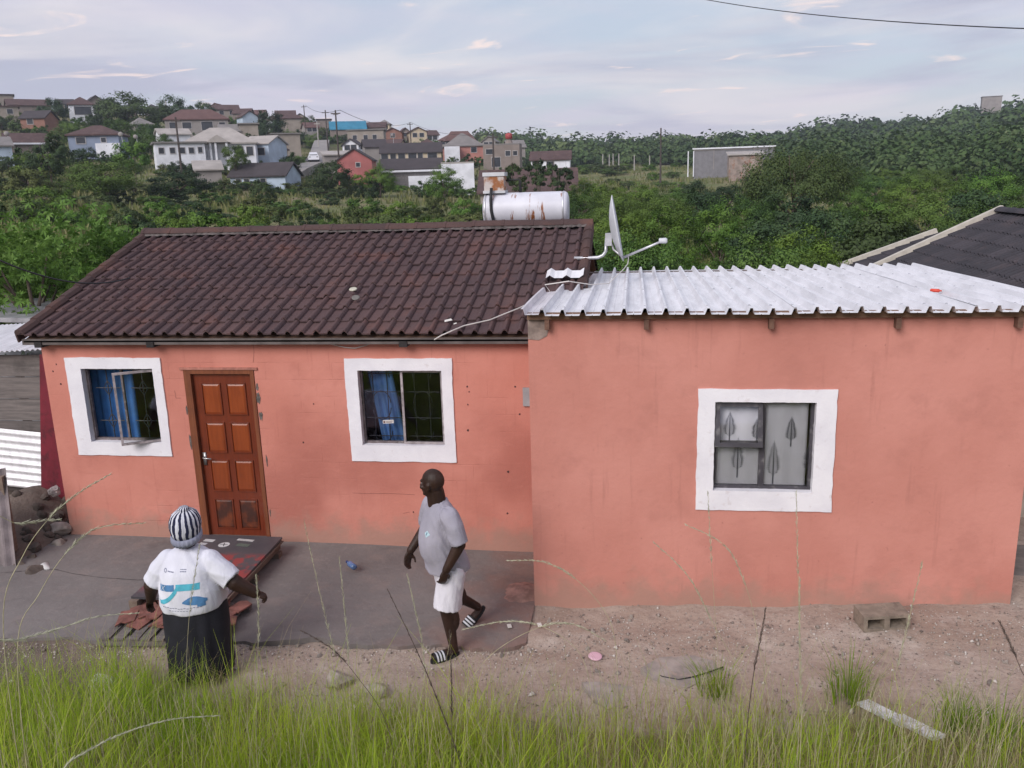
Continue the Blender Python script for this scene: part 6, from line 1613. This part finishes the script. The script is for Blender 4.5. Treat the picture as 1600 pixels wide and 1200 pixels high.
def wrinkle(amp, fx):
    def f(me):
        n = len(me.vertices); co = np.empty(n*3, np.float32); me.vertices.foreach_get('co', co); co = co.reshape(-1, 3); no = np.empty(n*3, np.float32); me.vertices.foreach_get('normal', no); no = no.reshape(-1, 3)
        a = np.arctan2(co[:, 1], co[:, 0])
        w = (1-2*np.abs(np.sin(co[:, 2]*fx*.5+2.2*np.sin(a*2+co[:, 2]*6)+a*1.5)))*.6*(.4+.6*np.sin(a*3+co[:, 2]*9)**2)+np.sin(a*7+co[:, 2]*11)*.35
        me.vertices.foreach_set('co', (co+no*(amp*w)[:, None]).astype(np.float32).ravel())
    return f
t = MB()
rings(t, smooth_rows([(-.105, .075, .835, .222, .200), (-.105, .062, .93, .216, .198), (-.105, .022, 1.05, .205, .198), (-.105, .012, 1.17, .200, .188), (-.105, .022, 1.30, .198, .160), (-.105, .028, 1.40, .20, .132), (-.105, .024, 1.46, .155, .105), (-.105, .014, 1.515, .088, .082)]))
limb(t, [(.075, .03, 1.405), (.128, .052, 1.31), (.168, .074, 1.17)], [.092, .090, .086], 16, False); limb(t, [(-.285, .03, 1.405), (-.345, .02, 1.30), (-.39, .012, 1.17)], [.092, .090, .084], 16, False)
shirt = solidify_union(t, 'tshirt', .009, M_TEE, man, 3, wrinkle(.0075, 34))
lg = decal(man, shirt, [[(-.03, -.4, 1.275), (.005, -.4, 1.245), (-.03, -.4, 1.212), (-.062, -.4, 1.245)]], plain('chest_emblem', (.46, .62, .68), .7, .1), 'emblem', (0, 1, 0))
decal(lg, shirt, [[(-.036, -.4, 1.26), (-.022, -.4, 1.26), (-.028, -.4, 1.232), (-.040, -.4, 1.232)]], plain('emblem_ink', (.12, .20, .28), .7), 'emblem_mark', (0, 1, 0), .0045, 3)
t = MB()
rings(t, smooth_rows([(-.105, .085, .80, .185, .170), (-.105, .08, .88, .190, .172), (-.105, .068, .955, .185, .168)]))
limb(t, [(-.005, .075, .84), (-.003, .03, .66), (-.002, .0, .50)], [.126, .128, .132], 16, False); limb(t, [(-.205, .09, .84), (-.235, .125, .67), (-.268, .17, .51)], [.126, .124, .126], 16, False)
shorts = solidify_union(t, 'shorts', .009, M_SHORT, man, 2, wrinkle(.007, 24))
def slide(M4, side):
    e = empty('slide', (0, 0, 0)); e.parent = man; e.matrix_local = M4
    pts = []
    for k in range(20):
        a = 2*math.pi*k/20; pts.append(((.046+.010*max(0, -math.sin(a)))*math.cos(a), .150*math.sin(a)))
    MB().prism(pts, 'z', -.012, .016).build('sole', M_RUBBER, e)
    for k in range(7):
        y0 = -.115+k*.0155; R0 = []
        for y in (y0, y0+.0155):
            rr_ = [(.057*math.cos(w), y, .012+.066*max(0, math.sin(w))*(1-.0*k)) for w in np.linspace(0, math.pi, 13)]; rr_ += [(.051*math.cos(w), y, .012+.060*max(0, math.sin(w))) for w in np.linspace(math.pi, 0, 13)]; R0.append(rr_)
        MB().loft(R0).build('strap_stripe', plain('strap_white', (.62, .62, .66), .6) if k % 2 else M_RUBBER, e)
slide(Matrix.Translation((0, -.045, .006)), 1)
slide(Matrix.Translation((-.37, .462, .082))@Matrix.Rotation(math.radians(40), 4, 'X'), -1)

# ---- the woman seen from behind, white T-shirt, black skirt, striped bonnet
zf = Hs(3.20, -2.74)
wom = person('person', (3.19, -2.74, min(zf, -.10)), math.radians(184), 'woman seen from behind in white printed T-shirt, black skirt and striped bonnet')
b = MB(); hcw = (-.005, -.02, 1.455)
head(b, hcw, (.22, -.97), .98)
limb(b, [(0, .01, 1.22), (0, -.005, 1.38)], [.062, .066])
rings(b, smooth_rows([(0, 0, .55, .23, .20), (0, 0, .75, .255, .22), (0, 0, .92, .255, .22), (0, 0, 1.06, .22, .18), (0, .01, 1.15, .15, .10), (0, .01, 1.22, .07, .06)]))
limb(b, [(.205, .02, 1.14), (.375, .06, .93), (.435, .0, .775)], [.070, .070, .046]); hand(b, (.437, -.005, .77), (.35, -.25, -.65), (-.5, .3, -.7), -1, 1.0, 1.08)
limb(b, [(-.205, .02, 1.14), (-.44, .05, .955), (-.60, .0, .835)], [.070, .072, .050]); hand(b, (-.605, -.005, .832), (-.75, -.2, -.45), (.1, -.2, -1), 1, 1.6, 1.12)
for s in (-1, 1):
    limb(b, [(s*.11, 0, .60), (s*.10, 0, .36), (s*.09, .02, .09)], [.10, .068, .042]); b.ell((s*.09, -.05, .045), (.044, .125, .036), 12, 8)
solidify_union(b, 'body', .0075, M_SKIN, wom, 2); eyes(wom, hcw, (.22, -.97), .98)
t = MB()
rings(t, smooth_rows([(0, 0, .745, .318, .275), (0, 0, .80, .325, .285), (0, 0, .90, .318, .282), (0, .005, 1.0, .295, .26), (0, .01, 1.10, .275, .225), (0, .012, 1.18, .245, .17), (0, .012, 1.245, .175, .125), (0, .004, 1.285, .088, .088)]))
limb(t, [(.195, .018, 1.145), (.285, .036, 1.045), (.355, .055, .955)], [.112, .110, .104], 16, False); limb(t, [(-.195, .018, 1.145), (-.31, .03, 1.06), (-.41, .045, .98)], [.112, .110, .104], 16, False)
ws = solidify_union(t, 'tshirt', .009, M_TEEW, wom, 3, wrinkle(.0085, 30))
t = MB(); R0 = []
for z, rx, ry in ((.10, .305, .29), (.22, .30, .285), (.42, .30, .28), (.62, .305, .275), (.76, .298, .262), (.85, .28, .24)):
    R0.append([(rx*math.cos(w)*(1+.045*math.sin(9*w+2*math.sin(3*w))*(1.05-z)), ry*math.sin(w)*(1+.045*math.sin(9*w+2*math.sin(3*w))*(1.05-z)), z+.012*math.sin(5*w)*(z < .2)) for w in np.linspace(0, 2*math.pi, 73)[:-1]])
t.loft(R0); t.build('skirt', M_BLACK, wom, True); wom.scale = (.92, .97, .99)
for s in (-1, 1):
    pts = [((.046)*math.cos(a), .140*math.sin(a)) for a in np.linspace(0, 2*math.pi, 17)[:-1]]
    MB().prism([(x+s*.09, y-.045) for x, y in pts], 'z', .0, .014).build('sandal', M_RUBBER, wom)
# bonnet: gathered striped cloth with a paler band
def mat_bonnet():
    t = NT('striped_bonnet'); tc = t.n('ShaderNodeTexCoord').outputs['Object']
    x, y, z = t.sep(tc); an = t.math('ARCTAN2', x, y)
    s = t.math('SINE', t.math('ADD', t.math('MULTIPLY', an, 19.0), t.ramp(t.noise(9, 3), .2, .8, -1.2, 1.2)))
    c = t.mix(t.ramp(s, -.12, .12), (.020, .022, .050), (.60, .60, .66))
    return t.done(c, .9, 0, .2, t.bump(t.noise(14, 4), .3, .01))
t = MB(); R0 = []; ck = 72
for z, r in ((-.060, .096), (-.02, .108), (.03, .114), (.08, .108), (.125, .090), (.150, .060), (.158, .035), (.172, .040), (.182, .030), (.185, .006)):
    R0.append([(r*math.cos(w)*(1+.035*math.sin(18*w)*min(1, (z+.08)*6)), r*1.12*math.sin(w)*(1+.035*math.sin(18*w)*min(1, (z+.08)*6))+.022, z-.12*(r*math.sin(w))) for w in np.linspace(0, 2*math.pi, ck+1)[:-1]])
bo = t.loft(R0).build('bonnet', mat_bonnet(), wom, True, loc=(hcw[0], hcw[1]+.005, hcw[2]+.0), scale=(1.24, 1.16, 1.06))
t = MB(); R0 = []
for z, r in ((-.095, .094), (-.100, .106), (-.075, .112), (-.045, .110), (-.040, .098)):
    R0.append([(r*math.cos(w)*(1+.03*math.sin(22*w)), r*1.12*math.sin(w)*(1+.03*math.sin(22*w))+.022, z-.25*(r*math.sin(w))) for w in np.linspace(0, 2*math.pi, ck+1)[:-1]])
t.loft(R0).build('bonnet_band', mat_shirt('bonnet_band_cloth', (.30, .31, .40), (.20, .21, .28)), bo, True)
# print on the back (she faces away, so her +x is the photo's left)
def Q(x0, x1, z0, z1, sk=0.0): return [(x0, .6, z0+sk), (x1, .6, z0), (x1, .6, z1), (x0, .6, z1+sk)]
MBL = plain('print_blue', (.075, .20, .40), .8, .15, 20, 0); MTL = plain('print_teal', (.08, .40, .52), .8, .15, 20, 0); MIN = plain('print_ink', (.16, .17, .26), .8, .1, 20, 0)
dn = (0, -1, 0)
pr = decal(wom, ws, [Q(.165, .035, .955, 1.00, -.022)], MBL, 'blue_print', dn, zoom=1.32); decal(wom, ws, [Q(.022, -.135, .955, 1.0)], MTL, 'teal_print', dn, zoom=1.32)
decal(pr, ws, [[(.155, .6, .94), (.150, .6, .94), (.105, .6, .985), (.110, .6, .985)], [(.150, .6, .978), (.145, .6, .981), (.115, .6, .945), (.120, .6, .942)]], plain('print_pale', (.55, .60, .68), .8), 'print_lines', dn, .005, 4, 1.32)
sw = []
for k in range(8):
    a0, a1 = k/8, (k+1)/8; f = lambda a: (.165-.15*a, .845+.10*a*a); g = lambda a: (.165-.15*a, .875+.115*a*a)
    sw.append([(f(a0)[0], .6, f(a0)[1]), (f(a1)[0], .6, f(a1)[1]), (g(a1)[0], .6, g(a1)[1]), (g(a0)[0], .6, g(a0)[1])])
decal(wom, ws, sw, MTL, 'swoosh_print', dn, .003, 3, 1.32)
sw = []
for k in range(8):
    a0, a1 = k/8, (k+1)/8; f = lambda a: (-.02-.155*a, .868-.018*math.sin(a*3)); g = lambda a: (-.02-.155*a, .878+.035*math.sin(a*3.0))
    sw.append([(f(a0)[0], .6, f(a0)[1]), (f(a1)[0], .6, f(a1)[1]), (g(a1)[0], .6, g(a1)[1]), (g(a0)[0], .6, g(a0)[1])])
sw.append(Q(-.115, -.165, .835, .875)); decal(wom, ws, sw, MBL, 'swoosh_print', dn, .0035, 3, 1.32)
sw = [Q(.15-.022*k, .15-.022*k-.015, .823+.002*(k % 3), .828+.002*(k % 3)) for k in range(14)]+[Q(.09-.022*k, .09-.022*k-.014, .806, .810) for k in range(8)]+[Q(.095-.014*k, .095-.014*k-.010, 1.082, 1.089) for k in range(4)]+[Q(-.005-.012*k, -.005-.012*k-.009, 1.084, 1.090) for k in range(4)]+[Q(-.005-.012*k, -.005-.012*k-.009, 1.098, 1.103) for k in range(4)]
ring = [[(.120+.014*math.cos(a), .6, 1.085+.014*math.sin(a)), (.120+.014*math.cos(a+.5), .6, 1.085+.014*math.sin(a+.5)), (.120+.009*math.cos(a+.5), .6, 1.085+.009*math.sin(a+.5)), (.120+.009*math.cos(a), .6, 1.085+.009*math.sin(a))] for a in np.arange(0, 6.28, .5)]
decal(wom, ws, sw+ring, MIN, 'small_lettering', dn, .003, 2, 1.25)
# ------------------------------------------------------------------ grass of the bank
def blades(name, n, seed, xr, yr, hr, wr, mat, label, dens, curve=.5, segs=3, tone0=0.0):
    g = np.random.default_rng(seed)
    X = g.uniform(*xr, n); Y = g.uniform(*yr, n); keep = dens(X, Y) > g.random(n); X, Y = X[keep], Y[keep]; Z = H(X, Y)
    d = np.stack([X, Y, Z], -1)-CAM; zz = d@_F; u = 800+FPX*(d@_R)/zz; v = 600-FPX*(d@_U)/zz
    keep = (u > -260) & (u < 1860) & (v < 1520) & (zz > .5); X, Y, Z = X[keep], Y[keep], Z[keep]; n = len(X)
    cl = _vnoise(X, Y, .45)+.6*_vnoise(X+3, Y, .17)
    h = g.uniform(*hr, n)*np.clip(1+.95*cl, .35, 1.7)*np.interp(X, [2.5, 5.5, 7.5, 10], [.98, .88, .74, .62]); w = g.uniform(*wr, n); a = g.uniform(0, 6.28, n); bend = g.gamma(2.0, curve*.5, n)*h
    lean = np.stack([np.cos(a), np.sin(a), 0*a], -1); b = a+np.pi/2+g.normal(0, .5, n); side = np.stack([np.cos(b), np.sin(b), 0*b], -1)
    base = np.stack([X, Y, Z-.02], -1); rowsV = []
    for k in range(segs+1):
        t = k/segs; ww = w*(1-t**1.6)*.5+.0004
        p = base+lean*(bend*t*t)[:, None]+np.stack([0*h, 0*h, h*(t-.18*t*t*np.minimum(bend/h, 1.2))], -1)
        rowsV += [p-side*ww[:, None], p+side*ww[:, None]]
    m_ = 2*(segs+1); V = np.stack(rowsV, 1).reshape(-1, 3)
    k = np.arange(n)[:, None]*m_; F = np.concatenate([k+np.array([2*s, 2*s+1, 2*s+3, 2*s+2]) for s in range(segs)], 1).reshape(-1, 4)
    tone = np.clip(tone0+.25+.45*g.random(n)+.4*cl, 0, 1); tone = np.repeat(tone, m_)
    return tag(link(name, np_mesh(name, V, F, tone), mat), label, 'grass', None, 'stuff')
def toe(X): return np.interp(X, [0, 3, 5, 7, 8.2, 9, 10, 12], [-3.05, -2.98, -2.95, -2.95, -2.90, -3.0, -3.25, -3.2])
def d_main(X, Y):
    e = toe(X)-Y+.35*_vnoise(X, Y, .6)
    patch = np.clip(.58+2.2*_vnoise(X+2, Y, .8)+.9*_vnoise(X, Y+7, .3), .05, 1)
    right = np.interp(X, [5.3, 6.5, 7.5, 8.6, 9.5, 11], [1, .62, .45, .34, .16, .14])
    return sstep(-.05, .35, e)*patch*right
blades('grass', 62000, 1, (.2, 12.0), (-6.6, -2.6), (.24, .50), (.0035, .0065), M_GRASS, 'bright green grass covering the bank along the bottom', d_main, .45, 3, .15)
def d_tall(X, Y): return sstep(.15, .7, toe(X)-Y)*np.interp(X, [0, 4, 6, 7.5, 9, 11], [.9, .9, .5, .3, .12, .12])
blades('tall_grass', 14000, 2, (.2, 12.0), (-6.4, -2.95), (.42, .75), (.003, .005), M_GRASS, 'taller yellow-green grass blades standing out of the bank', d_tall, .35, 4, .22)
def d_dry(X, Y): return sstep(-.15, .3, toe(X)-Y+.3*_vnoise(X, Y, .5))*.8
blades('dry_grass', 22000, 3, (.2, 12.0), (-6.2, -2.5), (.10, .60), (.002, .004), M_DRY, 'thin dry straw mixed through the bank grass', d_dry, .6, 3)
def tufts():
    g = np.random.default_rng(9)
    for k, (u, v, s, n, lb) in enumerate([(1325, 1092, .26, 150, 'dark green tuft standing above the white plank'), (1495, 1140, .22, 130, 'green tuft right of the white plank'), (1120, 1090, .22, 120, 'thin green tuft below the wired slab'), (1560, 1165, .24, 150, 'green tuft at the right end of the bank')]):
        P = on_ground(u, v, 3, 20); a = g.uniform(0, 6.28, n); q = s*.7*g.random(n); X = P[0]+q*np.cos(a); Y = P[1]+q*np.sin(a); Z = H(X, Y)
        h = g.uniform(.6, 1.5, n)*s*1.2; b = g.uniform(0, 6.28, n); side = np.stack([np.cos(b), np.sin(b), 0*b], -1); ln = np.stack([np.cos(a), np.sin(a), 0*a], -1)*(h*g.uniform(.1, .7, n))[:, None]
        base = np.stack([X, Y, Z-.01], -1); up = np.array([0, 0, 1.])
        p1 = base+ln*.3+up*(h*.6)[:, None]; p2 = base+ln+up*h[:, None]; w = .0028
        V = np.stack([base-side*w, base+side*w, p1+side*w*.8, p1-side*w*.8, p2+side*.0004, p2-side*.0004], 1).reshape(-1, 3)
        i = np.arange(n)[:, None]*6; F = np.concatenate([i+np.array([0, 1, 2, 3]), i+np.array([3, 2, 4, 5])], 1).reshape(-1, 4)
        tag(link('grass_tuft', np_mesh('grass_tuft', V, F, np.repeat(.0+.4*g.random(n), 6)), M_GRASS), lb, 'grass tuft')
tufts()
# ---- single seed stalks in front
def stalk(pts, d, label, mat, r0=.0028, plume=0.0, seed=0, root=True):
    """a stalk along image points at distance d, continued down to the bank"""
    P = [at_r(u, v, d+.05*i) for i, (u, v) in enumerate(pts)]
    if root:
        q = P[0]; dr = (P[0]-P[1]); dr = dr/np.linalg.norm(dr)
        x, y = q[0]+dr[0]*.1, q[1]+dr[1]*.1; zg = Hs(x, y)
        if zg < q[2]: P = [np.array([x+dr[0]*.05, y, zg-.05]), np.array([x, y, (zg+q[2])/2])]+P
    V = [Vector(p) for p in P]; Q = []
    for i in range(len(V)-1):
        p0, p1, p2, p3 = V[max(i-1, 0)], V[i], V[i+1], V[min(i+2, len(V)-1)]
        for k in range(6):
            t = k/6; Q.append(.5*((2*p1)+(p2-p0)*t+(2*p0-5*p1+4*p2-p3)*t*t+(3*p1-p0-3*p2+p3)*t**3))
    Q.append(V[-1]); n = len(Q)
    mb = MB(); g = random.Random(seed)
    mb.tube(Q, [r0*.8*(1-.6*i/n) for i in range(n)], 5)
    e = empty('grass_stalk', tuple(Q[0]), 0, label, 'grass stalk')
    o = mb.build('stem', mat, e); o.matrix_parent_inverse = Matrix.Translation(-Q[0])
    if plume:
        pm = MB(); i0 = int(n*(1-plume))
        for i in range(i0, n-1):
            a, b = Q[i], Q[i+1]; t = (b-a).normalized(); k_ = (i-i0)/(n-i0)
            for s in range(int(9+6*(1-k_))):
                f = g.random(); ang = g.uniform(0, 6.28); x = t.orthogonal().normalized(); y = t.cross(x); dn_ = x*math.cos(ang)+y*math.sin(ang)
                c = a+(b-a)*f; L = (.018+.014*g.random())*(1.1-.6*k_); tip = c+t*L*.9+dn_*L*.42; sd = t.cross(dn_)*.0016
                pm.add([c-sd, c+sd, tip+sd*.4, tip-sd*.4], [(0, 1, 2, 3)])
        o = tag(pm.build('seed_head', M_PLUME if mat is not M_STALK_D else M_STALK_D, e), kind='stuff'); o.matrix_parent_inverse = Matrix.Translation(-Q[0])
LP, SD, SL_ = M_PLUME, M_STALK_D, M_STALK_L
for i, (pts, d, mt, r0, pl_, lb) in enumerate([
    ([(-30, 1022), (30, 1000), (90, 983), (150, 964), (215, 958)], 3.9, LP, .0042, .75, 'thick pale plume arching in from the left edge below the house'),
    ([(95, 1210), (140, 1172), (200, 1143), (270, 1124), (343, 1118)], 3.7, LP, .0046, .8, 'thick pale plume lying over the grass at lower left'),
    ([(5, 960), (35, 870), (75, 812), (120, 772), (172, 741)], 4.1, SL_, .0032, .35, 'tall straw stalk arching past the left corner of the house'),
    ([(28, 1000), (60, 930), (100, 868), (150, 826), (226, 817)], 4.1, SL_, .0032, .35, 'straw stalk arching right above the concrete apron at left'),
    ([(-20, 832), (30, 818), (92, 812)], 4.0, SL_, .003, .3, 'short straw stalk entering from the left edge'),
    ([(722, 1200), (690, 1110), (655, 1025), (605, 920)], 4.0, SD, .0048, .55, 'thick dark stalk leaning left before the walking man'),
    ([(706, 1180), (706, 1110), (705, 1050), (702, 985)], 4.1, SD, .0036, .45, 'dark upright stalk beside the thick dark one'),
    ([(555, 1170), (540, 1090), (505, 950), (475, 815)], 4.2, SL_, .0024, .3, 'fine pale stalk rising before the concrete apron'),
    ([(548, 1140), (545, 1040), (538, 950), (530, 870)], 4.2, SL_, .0028, .4, 'pale upright stalk right below the blue bottle'),
    ([(668, 1120), (660, 1010), (648, 950), (636, 898)], 4.2, SL_, .0028, .5, 'pale stalk just left of the walking man'),
    ([(720, 1100), (760, 1030), (830, 985), (890, 974), (945, 1000)], 4.2, SL_, .0026, .3, 'pale stalk arching over the soil right of the man'),
    ([(965, 1110), (962, 1010), (945, 955), (900, 905), (850, 878), (795, 876)], 4.2, SL_, .0026, .3, 'fine stalk arching left before the inner corner'),
    ([(925, 1090), (905, 1020), (850, 980), (790, 971), (722, 984)], 4.2, SL_, .0026, .3, 'fine stalk arching left behind the man'),
    ([(1248, 1130), (1249, 1000), (1247, 900), (1244, 768)], 4.2, SL_, .0022, .2, 'very tall fine stalk crossing the extension wall below the window'),
    ([(1252, 1120), (1250, 1010), (1249, 940), (1250, 905)], 4.0, SL_, .0034, .6, 'feathery brown seed head before the extension wall'),
    ([(1168, 1130), (1178, 1050), (1190, 990), (1196, 950)], 4.0, SD, .0042, .4, 'dark stalk leaning right before the extension'),
    ([(1375, 1160), (1390, 1090), (1415, 990), (1442, 875)], 4.1, SL_, .0028, .3, 'pale stalk slanting right before the cement block'),
    ([(1612, 1085), (1597, 1050), (1580, 1010), (1562, 972)], 3.9, SD, .0036, .3, 'dark stalk at the right edge of the photo'),
    ([(1180, 1130), (1155, 1050), (1120, 985), (1075, 900), (1022, 848)], 4.2, SL_, .0026, .3, 'pale stalk slanting left before the extension wall'),
    ([(1205, 1120), (1188, 1020), (1170, 930), (1135, 855), (1072, 820)], 4.3, SL_, .0024, .3, 'fine stalk with drooping tip left of the extension window'),
    ([(1130, 1130), (1120, 1000), (1112, 880), (1106, 770)], 4.3, SL_, .002, .2, 'fine upright stalk before the left edge of the extension window'),
    ([(400, 1150), (402, 1060), (404, 960), (400, 900)], 4.1, SL_, .0022, .3, 'fine pale stalk at the right hand of the woman'),
    ([(285, 1180), (290, 1070), (296, 960), (312, 850)], 4.2, SL_, .0024, .2, 'fine stalk rising before the back of the woman'),
    ([(600, 1120), (560, 1060), (520, 1015), (470, 985)], 4.2, SD, .003, .3, 'dark thin stalk leaning left over the apron edge')]):
    stalk(pts, d, lb, mt, r0, pl_, i)
def fine_stalks():
    g = random.Random(31); mb = MB()
    for k in range(460):
        u = g.uniform(0, 1600); d = g.uniform(4.2, 5.6); v0 = 1150; P = None
        q = at_r(u, 1120, d); x, y = q[0], q[1]; z = Hs(x, y); h = g.uniform(.40, .95)*(.95 if u < 1000 else 1.0)
        lx, ly = g.uniform(-.25, .25), g.uniform(-.1, .15)
        mb.tube([(x, y, z-.02), (x+lx*.15*h, y, z+h*.4), (x+lx*.5*h, y+ly*h*.5, z+h*.75), (x+lx*h, y+ly*h, z+h)], [.0016, .0014, .0014, .0005], 4, False)
        for s in range(14):
            t = .72+.28*s/14; a = g.uniform(0, 6.28); c = Vector((x+lx*h*t*t, y+ly*h*t*t, z+h*t)); tp = c+Vector((math.cos(a)*.008+lx*.01, math.sin(a)*.008, .016)); sd = Vector((math.sin(a), -math.cos(a), 0))*.0013
            mb.add([c-sd, c+sd, tp], [(0, 1, 2)])
    tag(mb.build('seed_stalks', M_STALK_L), 'thin straw-coloured seed stalks scattered through the bank grass', 'grass', None, 'stuff')
fine_stalks()
# ------------------------------------------------------------------ evening air
def haze():
    m_ = bpy.data.materials.new('evening_haze'); m_.use_nodes = True; nt = m_.node_tree; nt.nodes.clear()
    o = nt.nodes.new('ShaderNodeOutputMaterial'); v = nt.nodes.new('ShaderNodeVolumePrincipled')
    v.inputs['Color'].default_value = (.80, .86, 1.0, 1); v.inputs['Density'].default_value = .00042; v.inputs['Anisotropy'].default_value = .2
    nt.links.new(v.outputs[0], o.inputs['Volume'])
    zs = [q.z for ob in (bpy.data.objects['ground'],) for q in (v_.co for v_ in ob.data.vertices)]
    lo, hi = min(zs)-1, max(zs)+16
    tag(MB().box((-560, -560, lo), (560, 560, hi)).build('haze', m_), 'thin bluish evening haze over the whole valley', 'haze', None, 'stuff')
haze()
